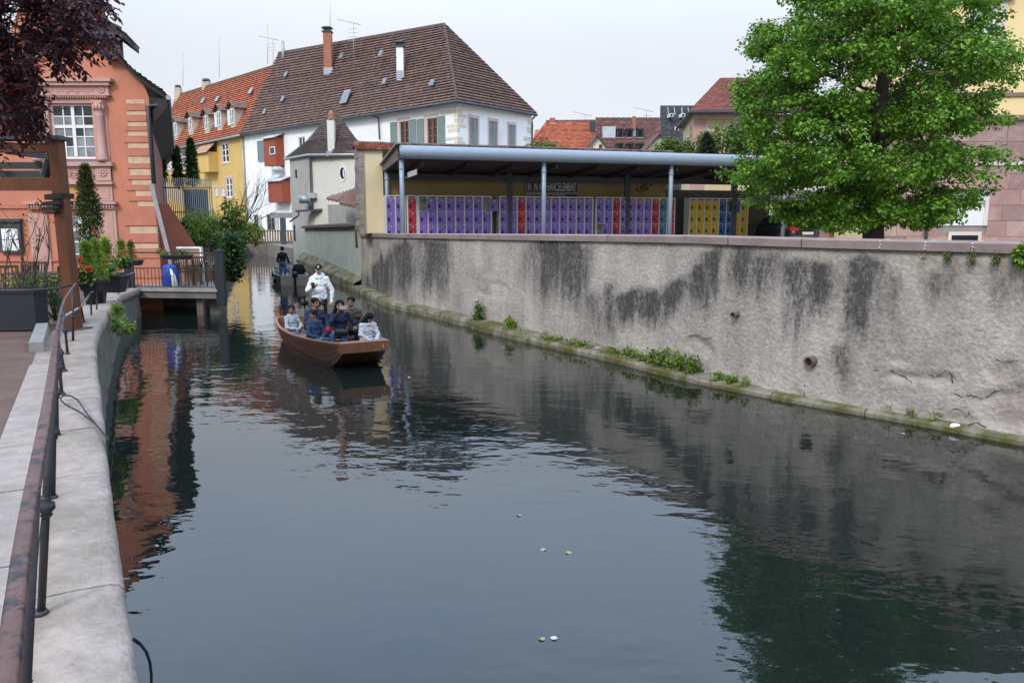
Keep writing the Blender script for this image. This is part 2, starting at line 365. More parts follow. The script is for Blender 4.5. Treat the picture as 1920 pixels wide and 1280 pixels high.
BL = [  # stains: photo x range, y of the top at both ends, y where they fade out, strength
 (690, 745, 505, 462, 575, .8), (742, 775, 452, 448, 570, .95), (770, 792, 480, 470, 545, .6), (788, 835, 450, 448, 560, 1), (830, 850, 455, 500, 560, .6),
 (985, 1010, 460, 452, 545, .55), (1005, 1062, 450, 450, 560, .85), (1055, 1104, 450, 452, 590, .95), (1090, 1140, 520, 560, 640, .45),
 (1137, 1160, 552, 525, 640, .8), (1158, 1240, 545, 540, 610, .9), (1236, 1292, 540, 520, 600, .85), (1290, 1330, 520, 480, 585, .85), (1325, 1352, 470, 462, 560, .95),
 (1372, 1412, 462, 462, 545, .9), (1405, 1470, 470, 476, 560, .6), (1468, 1512, 490, 478, 640, .85), (1508, 1545, 480, 486, 620, .9), (1545, 1582, 500, 490, 600, .5), (1578, 1640, 490, 482, 650, 1), (1640, 1662, 490, 490, 640, .6),
 (1672, 1692, 500, 500, 650, .55), (1742, 1772, 505, 500, 580, .6), (1774, 1796, 500, 500, 600, .65), (1850, 1960, 500, 510, 590, .35), (1550, 1600, 650, 640, 740, .45), (880, 905, 500, 495, 560, .3), (640, 690, 520, 505, 560, .4)]
def stain(px, py, q):
    wx = px + 16 * noise.noise((q.x * .9, q.y * .9, q.z * 1.1)) + 5 * noise.noise((q.x * 4, q.y * 4, q.z * 2)); s = 0
    wy = py + 14 * noise.noise((q.x * 1.7 + 9, q.y * 1.7, q.z * .6))
    streak = .5 + .5 * noise.noise((q.x * 7, q.y * 7, q.z * .5)); blot = .5 + .5 * noise.noise((q.x * 2.2, q.y * 2.2, q.z * 2.2 + 4))
    for x0, x1, ya, yb, yf, st in BL:
        if wx < x0 - 22 or wx > x1 + 22: continue
        e = min(1, max(0, (wx - x0 + 16) / 32)) * min(1, max(0, (x1 - wx + 16) / 32))
        t = min(1, max(0, (wx - x0) / (x1 - x0))); yt = ya + (yb - ya) * t; fade = (yf - yt)
        v = min(1, max(0, (wy - yt + 8) / 20)) * min(1, max(0, (yt + fade * (1.15 + .5 * (streak - .5)) - wy) / (fade * .7)))
        s = max(s, e * v * st * (.55 + .35 * streak + .35 * blot))
    s = max(s * 1.6, .3 * max(0, streak * blot * 2 - .55))
    return min(1, s)
mb = MB(); mb.smooth = True; NZ = 44; rows = []; stn = []; brk = []
dense = [];
for i in range(len(FOOT) - 1):
    st = 5 if FOOT[i].y < 20 else 3
    for k in range(st): dense.append((FOOT[i].lerp(FOOT[i + 1], k / st), (left(WLS, i) * -1)))
dense.append((FOOT[-1], left(WLS, len(FOOT) - 1) * -1))
def broken(px, py, q):              # patches where the render has fallen off
    w_ = 18 * noise.noise((q.x * 2.1, q.y * 2.1, q.z * 2.1)) + 8 * noise.noise((q.x * 6, q.y * 6, q.z * 6)); b = 0
    for cx, cy, rx, ry, dp in ((1905, 765, 85, 42, 1), (1885, 700, 26, 26, .8), (1800, 790, 55, 14, .8), (1762, 712, 26, 14, 1), (1700, 706, 32, 7, .9), (1850, 745, 42, 8, .8), (930, 545, 26, 16, .5), (1305, 650, 18, 16, .6), (1500, 745, 14, 12, .5), (1625, 455, 70, 7, .8), (1130, 658, 26, 7, .8), (1690, 680, 16, 8, .5)):
        dx, dy = (px - cx + w_) / rx, (py - cy + w_ * .5) / ry; r = dx * dx + dy * dy
        if r < 1: b = max(b, dp * min(1, (1 - r) * 14))
    return b
for j in range(NZ + 1):
    row = []
    for p, n in dense:
        z = .08 + (wtop(p) - .08) * j / NZ; q = Vector((p.x, p.y, z)) + n * (.05 * j / NZ)
        px, py = proj(q) if p.y > 3 else (3000, 600)
        bb = broken(px, py, q)
        rough = .011 * noise.noise(q * 9) + .008 * noise.noise(q * 21) + .02 * noise.noise(q * 1.1)
        q = q + n * (rough + .05 * bb + (.016 * noise.noise(q * 7) if bb > .2 else 0)); row.append(q); stn.append(stain(px, py, q)); brk.append(bb)
    rows.append(row)
mb.grid(rows)
def wall_mat():
    m = bpy.data.materials.new('stained_wall_render'); m.use_nodes = True; n = m.node_tree; L = n.links.new; p = n.nodes['Principled BSDF']; p.inputs['Roughness'].default_value = .92; p.inputs['Specular IOR Level'].default_value = .15
    g = n.nodes.new('ShaderNodeNewGeometry')
    def tn(sc, d=6, st=(1, 1, 1), r=.6):
        mp = n.nodes.new('ShaderNodeMapping'); mp.inputs['Scale'].default_value = st; L(g.outputs['Position'], mp.inputs['Vector'])
        t = n.nodes.new('ShaderNodeTexNoise'); t.inputs['Scale'].default_value = sc; t.inputs['Detail'].default_value = d; t.inputs['Roughness'].default_value = r; L(mp.outputs[0], t.inputs['Vector']); return t.outputs[0]
    def ramp(src, stops):
        r = n.nodes.new('ShaderNodeValToRGB'); e = r.color_ramp.elements
        for i, (pos, c) in enumerate(stops):
            x = e[i] if i < 2 else e.new(pos); x.position = pos; x.color = (*c, 1)
        L(src, r.inputs[0]); return r.outputs[0]
    def mix(f, a, b, bt='MIX'):
        x = n.nodes.new('ShaderNodeMix'); x.data_type = 'RGBA'; x.blend_type = bt
        if isinstance(f, float): x.inputs[0].default_value = f
        else: L(f, x.inputs[0])
        for i, q in ((6, a), (7, b)):
            if isinstance(q, tuple): x.inputs[i].default_value = (*q, 1)
            else: L(q, x.inputs[i])
        return x.outputs[2]
    base = ramp(tn(.55, 8), [(.3, (.35, .302, .262)), (.5, (.435, .385, .33)), (.72, (.54, .462, .39))])
    base = mix(1.0, base, ramp(tn(14, 5, r=.75), [(.25, (.62, .62, .62)), (.55, (1, 1, 1)), (.8, (1.25, 1.25, 1.25))]), 'MULTIPLY')
    vert = ramp(tn(1.1, 7, (1.5, 1.5, .3)), [(.36, (.66, .66, .66)), (.62, (1.06, 1.06, 1.06))]); base = mix(.55, base, vert, 'MULTIPLY')
    a = n.nodes.new('ShaderNodeAttribute'); a.attribute_name = 'stain'
    def mt(op, x, y, z=None, cl=False):
        q = n.nodes.new('ShaderNodeMath'); q.operation = op; q.use_clamp = cl
        for i, v_ in enumerate((x, y, z)):
            if v_ is None: continue
            if isinstance(v_, (int, float)): q.inputs[i].default_value = v_
            else: L(v_, q.inputs[i])
        return q
    grain = mt('ADD', mt('MULTIPLY_ADD', tn(15, 9, (1, 1, .5), r=.85), 3.4, -1.7).outputs[0], mt('MULTIPLY_ADD', tn(2.2, 6, (1.3, 1.3, .3)), 1.3, -.65).outputs[0])
    gate = mt('MULTIPLY', a.outputs['Fac'], 1.6, cl=True)
    f = mt('MULTIPLY_ADD', a.outputs['Fac'], .95, mt('MULTIPLY', grain.outputs[0], gate.outputs[0]).outputs[0], True)
    base = mix(f.outputs[0], base, (.07, .064, .06))
    b_ = n.nodes.new('ShaderNodeAttribute'); b_.attribute_name = 'broken'
    base = mix(b_.outputs['Fac'], base, ramp(tn(1.8, 6), [(.35, (.3, .25, .21)), (.6, (.5, .44, .385)), (.75, (.42, .3, .24))]))
    L(base, p.inputs['Base Color'])
    bu = n.nodes.new('ShaderNodeBump'); bu.inputs['Strength'].default_value = .9; bu.inputs['Distance'].default_value = .03; L(tn(17, 4, r=.55), bu.inputs['Height']); L(bu.outputs[0], p.inputs['Normal'])
    return m
me = mb.mesh('wall_render', wall_mat())
for nm, arr in (('stain', stn), ('broken', brk)):
    at_ = me.attributes.new(nm, 'FLOAT', 'POINT'); at_.data.foreach_set('value', arr)
link('wall_render', me, retw)
# mossy ledge at the foot
LEDGE = M('mossy_ledge_stone', (.23, .205, .155), .9, .35, 4, .8, 16, dirt=(.085, .078, .016), dscale=1.5, damt=.95, dlo=.4, dhi=.56)
i = 0
while i < len(WLS) - 1:
    k = min(i + random.choice((5, 6, 7)), len(WLS) - 1); mb = MB(); pr = []
    for j in range(i, k + 1):
        p = WLS[j]; n = left(WLS, j) * -1; px = proj(p)[0] if p.y > 2 else 3000; wd = ledge_w(px) + .1; h = .09 if px > 1300 else (.13 if px > 1000 else .2)
        t = tang(WLS, j) * (.008 if j == i else -.008 if j == k else 0); w1 = .02 * noise.noise(p * 2.5); h += .02 * noise.noise(p * 3)
        pr.append([p + t + n * w1 + Vector((0, 0, -.4)), p + t + n * (w1 + .01) + Vector((0, 0, h * .6)), p + t + n * (w1 + .05) + Vector((0, 0, h)), p + t + n * wd + Vector((0, 0, h + .03))])
    mb.grid(pr); mb.poly(pr[0][::-1]); mb.poly(pr[-1]); ob('ledge_stone', mb, LEDGE, retw); i = k
# sandstone coping
COP = M('sandstone_coping', (.27, .2, .18), .85, .2, 2.5, .3, 40, dirt=(.12, .105, .095), dscale=2.4, damt=.6)
MORT = M('white_mortar', (.6, .58, .55), .9, .1, 10, .1)
cuts = [9e9, 1905, 1808, 1694, 1648, 1500, 1357, 1130, 895, 770, -9e9]
acc = [(proj(FOOT[i])[0] if FOOT[i].y > 3 else 3000 - i) for i in range(len(FOOT))]
cidx = [0] + [min(range(len(FOOT)), key=lambda i: abs(acc[i] - c)) for c in cuts[1:-1]] + [len(FOOT) - 1]
for c1, i0_, i1_ in zip(cuts[1:], cidx, cidx[1:]):
    idx = list(range(i0_, i1_ + 1)); mb = MB(); pr = []
    for q, j in enumerate(idx):
        n = left(WLS, j) * -1; p = FOOT[j] + n * .05; t = tang(WLS, j) * (.012 if q == 0 else -.012 if q == len(idx) - 1 else 0); z = wtop(p)
        pr.append([p + t - n * .075 + Vector((0, 0, z)), p + t - n * .085 + Vector((0, 0, z + .125)), p + t - n * .06 + Vector((0, 0, z + .14)), p + t + n * .36 + Vector((0, 0, z + .15)), p + t + n * .36 + Vector((0, 0, z - .1)), p + t + n * .05 + Vector((0, 0, z - .002))])
    mb.grid(pr); mb.poly(pr[0][::-1]); mb.poly(pr[-1]); ob('coping_stone', mb, COP, retw)
    if c1 in (1808, 1694, 1648):
        j = idx[-1]; n = left(WLS, j) * -1; p = FOOT[j] + n * .05; t = tang(WLS, j); z = wtop(p); m2 = MB()
        for s_ in range(3): m2.bar(p - n * .083 + t * rnd(-.01, .01) + Vector((0, 0, z + .015 + s_ * .045)), p - n * .081 + t * rnd(-.01, .01) + Vector((0, 0, z + .045 + s_ * .045)), .022, .012)
        m2.bar(p - n * .08 + Vector((0, 0, z + .128)), p + n * .3 + Vector((0, 0, z + .145)), .022, .012); ob('mortar_joint', m2, MORT, retw)
# back face of the wall and yard
mb = MB(); YARDZ = 1.72
rr = [[], []]
for j, p in enumerate(FOOT):
    n = left(WLS, j) * -1; q = p + n * .38; rr[0].append(Vector((q.x, q.y, wtop(p) - .05))); rr[1].append(Vector((q.x, q.y, YARDZ - .1)))
mb.grid(rr); ob('wall_back', mb, M('wall_back_render', (.36, .33, .3), .9), retw)
mb = MB(); a, b = [], []
for j in range(0, len(FOOT), 6):
    n = left(WLS, j) * -1; q = FOOT[j] + n * .2; a.append(Vector((q.x, q.y, YARDZ))); b.append(Vector((q.x + 60, q.y + 30, YARDZ)))
mb.grid([a, b, [Vector((x.x + 500, x.y + 200, YARDZ)) for x in b]]); struct('yard_ground', mb, GROUND)
mb = MB(); mb.poly([(-700, 66.2, .98), (700, 66.2, .98), (900, 1500, .98), (-900, 1500, .98)]); TG = [(-21, 67, 1.0), (-14.6, 53, 1.0), (-11.6, 50.2, 1.0), (-4.3, 33.6, 1.0), (40, 46, 1.0), (60, 67, 1.0)]; mb.poly(TG); mb.grid([[(x, y, -.4) for x, y, z in TG[:4]], TG[:4]]); struct('town_ground', mb, GROUND)
# clay drain pipes
PIPE = M('clay_drain_pipe', (.16, .11, .085), .8, .25, 8, .3, 40)
for px, py, rad in ((1381, 589, .055), (1528, 675, .085)):
    best = min(range(len(FOOT)), key=lambda j: abs((proj(FOOT[j])[0] if FOOT[j].y > 3 else 9e9) - px)); n = left(WLS, best) * -1; p = at(px, py, (FOOT[best] + n * .02).y)
    mb = MB(); dirv = (-n + Vector((-.3, 0, -.12))).normalized(); A = p + n * .15; B = p + dirv * (.1 if rad < .07 else .17)
    mb.tube([A, B], rad, 20, False); mb.tube([B, B - dirv * .001], [rad, rad * .76], 20, False); mb.tube([B - dirv * .001, B - dirv * .2], [rad * .76, rad * .74], 20, False); o_ = ob('drain_pipe', mb, PIPE, retw)
    mb = MB(); x_ = dirv.orthogonal().normalized(); y_ = dirv.cross(x_); mb.poly([B - dirv * .03 + (x_ * math.cos(k * .3927) + y_ * math.sin(k * .3927)) * rad * .75 for k in range(16)]); ob('pipe_mouth', mb, DARK, o_)
# cracks in the render
CRK = M('crack_shadow', (.02, .018, .016), .95)
for line in ([(1640, 694), (1668, 694), (1690, 702), (1706, 712), (1716, 728), (1728, 738)], [(1790, 738), (1806, 744), (1822, 740), (1838, 746), (1850, 744), (1866, 734), (1890, 730), (1920, 736)], [(1762, 768), (1776, 762), (1800, 768), (1812, 780), (1822, 768)], [(1868, 672), (1880, 678), (1900, 676), (1912, 676)], [(1500, 748), (1508, 740), (1512, 728), (1506, 720)], [(1292, 628), (1310, 628), (1326, 636), (1334, 632)], [(1810, 800), (1830, 790), (1845, 800), (1870, 806)], [(1742, 702), (1752, 706), (1764, 702), (1772, 694), (1784, 700), (1788, 722)], [(1568, 724), (1578, 730), (1582, 738)]):
    pts = []
    for (xa, ya), (xb, yb) in zip(line, line[1:]):
        for k in range(4): pts.append((xa + (xb - xa) * k / 4 + rnd(-1.5, 1.5), ya + (yb - ya) * k / 4 + rnd(-1.5, 1.5)))
    q = []
    for x, y in pts:
        best = min(range(len(FOOT)), key=lambda j: abs((proj(FOOT[j])[0] if FOOT[j].y > 3 else 9e9) - x)); n = left(WLS, best) * -1; d = ray(x, y); o = Vector((0, 0, EYE)); t = (FOOT[best] + n * .012 - o).dot(n) / d.dot(n); q.append(o + d * t)
    mb = MB(); mb.tube(q, [rnd(.002, .008) for _ in q], 5); ob('crack', mb, CRK, retw)
# ================================================================== open canopy with lockers
E1 = Vector((.951, .309, 0)); E2 = Vector((-.309, .951, 0)); F0 = Vector((-3.9, 27.6, YARDZ))
def cv(a, b, z=0.0): return F0 + E1 * a + E2 * b + Vector((0, 0, z))      # along, back, height above the yard
GALV = M('pale_blue_grey_painted_steel', (.26, .305, .365), .42, .08, 3, .04, 50, metal=.15, spec=.5)
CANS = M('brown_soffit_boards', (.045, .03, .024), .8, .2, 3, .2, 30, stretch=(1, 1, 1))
DKST = M('dark_grey_steel', (.055, .058, .065), .55, .15, 5, .05)
HT = 5.26 - YARDZ
cano = thing('canopy', F0, 'open steel canopy with a rounded blue grey edge on round posts', 'canopy')
LC = 21.5
mb = MB(); mb.smooth = True
prof = [(.42, .30)]
for k in range(9):
    t = R(100 + 180 * k / 8); prof.append((.0 + .28 * math.cos(t) + .05, HT + .28 * math.sin(t) - HT + .0))
prof = [(.225 * math.cos(R(95 + 22 * k)), .225 * math.sin(R(95 + 22 * k))) for k in range(9)]
rows = []
for a in [LC * k / 24 for k in range(25)]: rows.append([cv(a, x, HT + z) for x, z in [(1.2, .235)] + prof + [(.3, -.215)]])
mb.grid(rows); ob('rounded_fascia', mb, GALV, cano)
mb = MB()                                                               # roof sheet and soffit, falling to the rear
mb.poly([cv(0, 1.0, HT + .23), cv(LC, 1.0, HT + .23), cv(LC, 4.0, HT - .3), cv(0, 4.0, HT - .3)])
ob('roof_sheet', mb, GALV, cano)
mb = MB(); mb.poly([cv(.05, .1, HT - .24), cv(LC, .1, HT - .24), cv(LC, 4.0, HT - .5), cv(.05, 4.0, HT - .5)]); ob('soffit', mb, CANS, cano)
mb = MB(); mb.hexa([cv(-.02, .1, HT - .27), cv(.03, .1, HT - .27), cv(.03, 4.0, HT - .52), cv(-.02, 4.0, HT - .52), cv(-.02, .1, HT + .22), cv(.03, .1, HT + .22), cv(.03, 4.0, HT - .28), cv(-.02, 4.0, HT - .28)]); ob('end_board', mb, M('grey_brown_board', (.14, .115, .1), .8, .2, 6), cano)
mb = MB(); mb.hexa([cv(-.12, -.25, HT + .25), cv(.06, -.25, HT + .25), cv(.06, 4.1, HT - .27), cv(-.12, 4.1, HT - .27), cv(-.12, -.25, HT + .3), cv(.06, -.25, HT + .3), cv(.06, 4.1, HT - .22), cv(-.12, 4.1, HT - .22)]); ob('verge_trim', mb, GALV, cano)
def cpost(a, b, top, r, m):
    mb = MB(); n = 14; c = cv(a, b); mb.tube([c - Vector((0, 0, .02)), c + Vector((0, 0, top * .62)), c + Vector((0, 0, top))], r, n); mb.tube([c + Vector((0, 0, top - .38)), c + Vector((0, 0, top - .34))], r * 1.18, n); mb.tube([c + Vector((0, 0, top - .7)), c + Vector((0, 0, top - .69))], r * 1.08, n); ob('post', mb, m, cano)
for k in range(4): cpost(.12 + 5.25 * k, .12, HT - .2, .085, GALV)
cpost(.1, 3.25, HT - .42, .085, GALV)
for k in range(1, 5):
    mb = MB(); c = cv(5.25 * k - .2, 3.25); mb.box(c.x - .12, c.x + .12, c.y - .12, c.y + .12, YARDZ - .02, YARDZ + HT - .45); ob('rear_post', mb, DKST, cano)
for k in range(0, 13):
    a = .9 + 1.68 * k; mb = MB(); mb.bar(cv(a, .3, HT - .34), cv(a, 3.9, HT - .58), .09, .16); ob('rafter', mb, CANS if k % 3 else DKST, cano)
mb = MB(); mb.bar(cv(.1, 3.3, HT - .66), cv(LC, 3.3, HT - .66), .16, .24); ob('rear_beam', mb, DKST, cano)
# flood lamp on the first post
fl = thing('flood_lamp', cv(.3, .0, 3.0), 'small grey flood lamp clamped to the first canopy post', 'lamp')
c = cv(.34, -.05, 2.78); mb = MB(); mb.hexa([c + E1 * x + E2 * y + Vector((0, 0, z + x * .35)) for z in (-.09, .09) for x, y in ((-.04, -.1), (.26, -.1), (.26, .1), (-.04, .1))]); ob('housing', mb, M('lamp_grey_metal', (.35, .35, .35), .5), fl)
mb = MB(); mb.bar(cv(.16, .1, 2.68), cv(.34, -.02, 2.68), .05); ob('bracket', mb, DKST, fl)
# rear wall with a little tiled roof on top
OCH = M('ochre_wall_plaster', (.4, .28, .13), .9, .1, 1.2, .2, 25, dirt=(.35, .2, .08), dscale=1.1, damt=.35)
SAND = M('pale_yellow_plaster', (.66, .54, .33), .9, .08, 1.2, .15, 30)
TILE_RED = [(.36, .12, .065), (.3, .1, .055), (.42, .17, .095), (.25, .085, .05)]
TM = M('clay_tiles', (.3, .1, .06), .85, .22, 9, .15, 50, attr=True, dirt=(.06, .05, .045), dscale=1.3, damt=.35)
yw = thing('yard_rear_wall', cv(0, 4, 0), 'ochre plastered yard wall behind the purple lockers with a tiled top', 'wall')
WTOP = 5.78 - YARDZ; LW = 12.6
mb = MB(); mb.hexa([cv(-.7, 4.05, .75), cv(LW, 4.05, -.1), cv(LW, 4.4, -.1), cv(-.7, 4.4, .75), cv(-.7, 4.05, WTOP), cv(LW, 4.05, WTOP), cv(LW, 4.4, WTOP), cv(-.7, 4.4, WTOP)]); ob('plaster', mb, OCH, yw)
mb = MB(); mb.hexa([cv(-.72, 3.55, .72), cv(0, 3.55, .72), cv(0, 4.04, .72), cv(-.72, 4.04, .72), cv(-.72, 3.55, WTOP - .12), cv(0, 3.55, WTOP - .12), cv(0, 4.04, WTOP - .12), cv(-.72, 4.04, WTOP - .12)]); ob('end_pier', mb, SAND, yw)
ROUGHST = M('rough_grey_masonry', (.27, .225, .19), .95, .4, 5, .8, 9)
z = 2.45 - YARDZ; k = 0
while z < WTOP - .2:
    h = rnd(.22, .4); h = min(h, WTOP - .12 - z); x = rnd(-.03, .03); mb = MB(); mb.hexa([cv(-.95 + x, 3.5, z), cv(-.725, 3.5, z), cv(-.725, 4.5, z), cv(-.95 + x, 4.5, z), cv(-.96 - x, 3.5, z + h - .01), cv(-.725, 3.5, z + h - .01), cv(-.725, 4.5, z + h - .01), cv(-.96 - x, 4.5, z + h - .01)]); ob('edge_stone', mb, ROUGHST, yw); z += h
mb = MB(); mb.cur = 0
tiles(mb, cv(-1.05, 3.4, WTOP - .16), cv(.75, 3.4, WTOP - .16), cv(.75, 4.2, WTOP + .12), cv(-1.05, 4.2, WTOP + .12), 3, .2, TILE_RED, .06, ragged=.05)
DKT = [(.1, .075, .06), (.14, .1, .08), (.17, .12, .09), (.08, .065, .055)]
tiles(mb, cv(.75, 3.75, WTOP - .06), cv(LW, 3.75, WTOP - .06), cv(LW, 4.2, WTOP + .12), cv(.75, 4.2, WTOP + .12), 2, .25, DKT, .06, ragged=.06)
tiles(mb, cv(LW, 4.7, WTOP - .05), cv(-1.0, 4.7, WTOP - .05), cv(-1.0, 4.2, WTOP + .12), cv(LW, 4.2, WTOP + .12), 2, .25, DKT, .05)
ob('tile_cap', mb, TM, yw, kind='stuff')
x = -1.0
while x < LW:
    l = rnd(.36, .42); mb = MB(); mb.tube([cv(x, 4.2, WTOP + .08 + rnd(0, .015)), cv(x + l + .03, 4.2, WTOP + .09 + rnd(0, .015))], [.11, .095], 8); ob('ridge_tile', mb, M('dark_ridge_tile', (.13, .09, .07), .9, .35, 7, .3), yw); x += l
# low rear wall further right (shadowed far end of the shelter)
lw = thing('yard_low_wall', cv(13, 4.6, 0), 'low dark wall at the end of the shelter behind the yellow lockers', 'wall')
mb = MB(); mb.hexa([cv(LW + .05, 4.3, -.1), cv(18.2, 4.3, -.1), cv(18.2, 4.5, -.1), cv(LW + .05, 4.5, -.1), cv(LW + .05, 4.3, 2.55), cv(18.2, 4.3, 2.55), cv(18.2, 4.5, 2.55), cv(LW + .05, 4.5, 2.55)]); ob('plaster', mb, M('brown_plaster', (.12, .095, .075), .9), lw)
# lockers -----------------------------------------------------------
LG = M('pale_grey_locker_steel', (.56, .56, .53), .5, .06, 4, .02)
LP = M('purple_locker_door', (.19, .11, .4), .45, .08, 6, .02, spec=.4); LR = M('red_locker_door', (.38, .022, .04), .45, .1, 6, .02)
LY = M('yellow_locker_door', (.5, .32, .02), .45, .1, 6, .02); LB = M('blue_locker_door', (.035, .085, .26), .45, .1, 6, .02); LT = M('teal_locker_door', (.04, .16, .26), .45, .1, 6, .02)
LBK = M('black_lock', (.012, .012, .012), .4); CHR = M('small_metal_tab', (.6, .6, .6), .35, metal=.6)
RH = .505; PAT = {'p': LP, 'r': LR, 'y': LY, 'b': LB, 't': LT}
def lmesh(nm, wd, m):
    mb = MB(); mb.box(0, wd, -.02, 0, .012, RH - .012); return mb.mesh(nm, m)
lockm = MB()
for k in range(10):
    t0, t1 = 2 * math.pi * k / 10, 2 * math.pi * (k + 1) / 10
    q = lambda r, t, y: (r * .8 * math.cos(t), y, r * 1.25 * math.sin(t))
    lockm.poly([q(.045, t0, -.03), q(.045, t1, -.03), q(.024, t1, -.03), q(.024, t0, -.03)]); lockm.poly([q(.045, t0, 0), q(.045, t1, 0), q(.045, t1, -.03), q(.045, t0, -.03)])
lockm.box(-.035, .035, -.035, 0, -.09, -.03); lockm = lockm.mesh('lock', LBK)
tabm = MB(); tabm.box(-.02, .02, -.006, 0, -.02, .02); tabm = tabm.mesh('number_tab', CHR)
DM = {}
for kk, mm in PAT.items(): DM[kk] = lmesh('door', .30, mm)
rotE = Matrix.Rotation(math.atan2(E1.y, E1.x), 4, 'Z')
def locker_bank(a0, cols, label, opened=(), nrows=4, z0=.04, gap=.06):
    pit = .37; wd = pit * len(cols); bk = 3.18
    t = thing('locker_bank', cv(a0, bk), label, 'locker')
    H_ = nrows * RH + .1
    mb = MB(); hx = lambda x0, x1, y0, y1, z0_, z1_: mb.hexa([cv(x, y, z_) for z_ in (z0_, z1_) for x, y in ((x0, y0), (x1, y0), (x1, y1), (x0, y1))])
    hx(a0, a0 + wd, bk + .45, bk + .5, 0, H_); hx(a0 - .01, a0 + wd + .01, bk - .01, bk + .5, H_, H_ + .05)
    for c in range(len(cols) + 1):
        x = a0 + c * pit; hx(x - .03, x + .03, bk, bk + .45, 0, H_)
    for r in range(nrows + 1): hx(a0 + .03, a0 + wd - .03, bk + .004, bk + .44, z0 + r * RH - .011, z0 + r * RH + .011)
    ob('carcass', mb, LG, t)
    for c, k in enumerate(cols):
        for r in range(nrows):
            base = cv(a0 + c * pit + .035, bk - .002, z0 + r * RH); mw = Matrix.Translation(base) @ rotE
            if (c, nrows - 1 - r) in opened:
                hinge = cv(a0 + c * pit + .335, bk - .02, z0 + r * RH); mw = Matrix.Translation(hinge) @ rotE @ Matrix.Rotation(R(205), 4, 'Z') @ Matrix.Translation((-.3, 0, 0)) if False else Matrix.Translation(hinge) @ rotE @ Matrix.Rotation(R(-8), 4, 'Z')
            d = link('door', DM[k], t, mw @ Matrix.Translation((0, 0, 0)))
            l = bpy.data.objects.new('lock', lockm); C.objects.link(l); l.parent = d; l.location = (.065, -.02, RH * .45)
            g = bpy.data.objects.new('number_tab', tabm); C.objects.link(g); g.parent = d; g.location = (.16, -.02, RH * .83)
    return t
locker_bank(.02, 'pp', 'short purple locker bank behind the first canopy post', nrows=4)
locker_bank(.86, 'r', 'single column of red lockers between purple ones nearest the canopy end', nrows=4)
locker_bank(1.30, 'pppppppp', 'long purple locker bank with two top doors hanging open', opened={(0, 0), (7, 0)})
locker_bank(4.62, 'pprpppppppp', 'purple locker bank with one red column behind the second canopy post')
locker_bank(8.86, 'pprpppprtr', 'shadowed purple locker bank with red columns beside the third canopy post', opened={(0, 2)})
locker_bank(13.3, 'yyyybbyy', 'yellow and blue locker bank in the dark end of the canopy', opened={(5, 0)})
# the anti-bullying banner
sg = thing('banner', cv(5.9, 4, 2.8), 'dark wall banner with pale capital letters above the purple lockers', 'sign')
SF = Fac((cv(0, 4.0).x, cv(0, 4.0).y), (cv(10, 4.0).x, cv(10, 4.0).y))
u0, u1, z0, z1 = SF.rect(985, 337, 1084, 375); zm = z0 + (z1 - z0) * .36
mb = MB(); mb.fbox(SF, u0, u1, z0, z1, .002, .03); ob('board', mb, M('grey_banner_board', (.34, .34, .32), .6, .05), sg)
mb = MB(); mb.fbox(SF, u0 + .05, u1 - .05, zm + .02, z1 - .05, .03, .036); ob('black_band', mb, LBK, sg)
def text_mesh(s, size, m, P, ex, width=None, name='lettering', parent=None, sx=1.0, bold=.012):
    c = bpy.data.curves.new('t', 'FONT'); c.body = s; c.size = size; c.offset = bold; c.extrude = .004; o = bpy.data.objects.new('t', c); C.objects.link(o)
    bpy.context.view_layer.update(); me = bpy.data.meshes.new_from_object(o.evaluated_get(bpy.context.evaluated_depsgraph_get())); bpy.data.objects.remove(o)
    xs = [v.co.x for v in me.vertices]; wd = max(xs) - min(xs); x0 = min(xs); k = (width / wd) if width else sx
    ez = Vector((0, 0, 1)); en = ex.cross(ez)
    for v in me.vertices: v.co = P + ex * ((v.co.x - x0) * k) + ez * v.co.y + en * v.co.z
    me.materials.clear(); me.materials.append(m); return link(name, me, parent)
LET = M('pale_lettering', (.62, .62, .6), .6, .05); LETR = M('red_lettering', (.5, .1, .06), .6)
bh = z1 - .05 - zm - .02; W_ = u1 - u0 - .2
text_mesh('N', bh * 1.02, LET, SF.P(u0 + .1, zm + .02 + bh * .13, .042), SF.e, W_ * .055, parent=sg)
text_mesh('O', bh * 1.02, LETR, SF.P(u0 + .1 + W_ * .065, zm + .02 + bh * .13, .042), SF.e, W_ * .055, parent=sg)
text_mesh('N AU HARCELEMENT', bh * 1.02, LET, SF.P(u0 + .1 + W_ * .13, zm + .02 + bh * .13, .042), SF.e, W_ * .87, parent=sg)
mb = MB(); x = u0 + .1
while x < u1 - .75:
    l = rnd(.05, .16); mb.fbox(SF, x, x + l, z0 + .12, z0 + .2, .03, .034); x += l + .05
ob('fine_print', mb, DKST, sg)
mb = MB(); mb.fbox(SF, u1 - .6, u1 - .06, z0 + .06, z0 + .24, .03, .035); ob('dark_box', mb, LBK, sg)
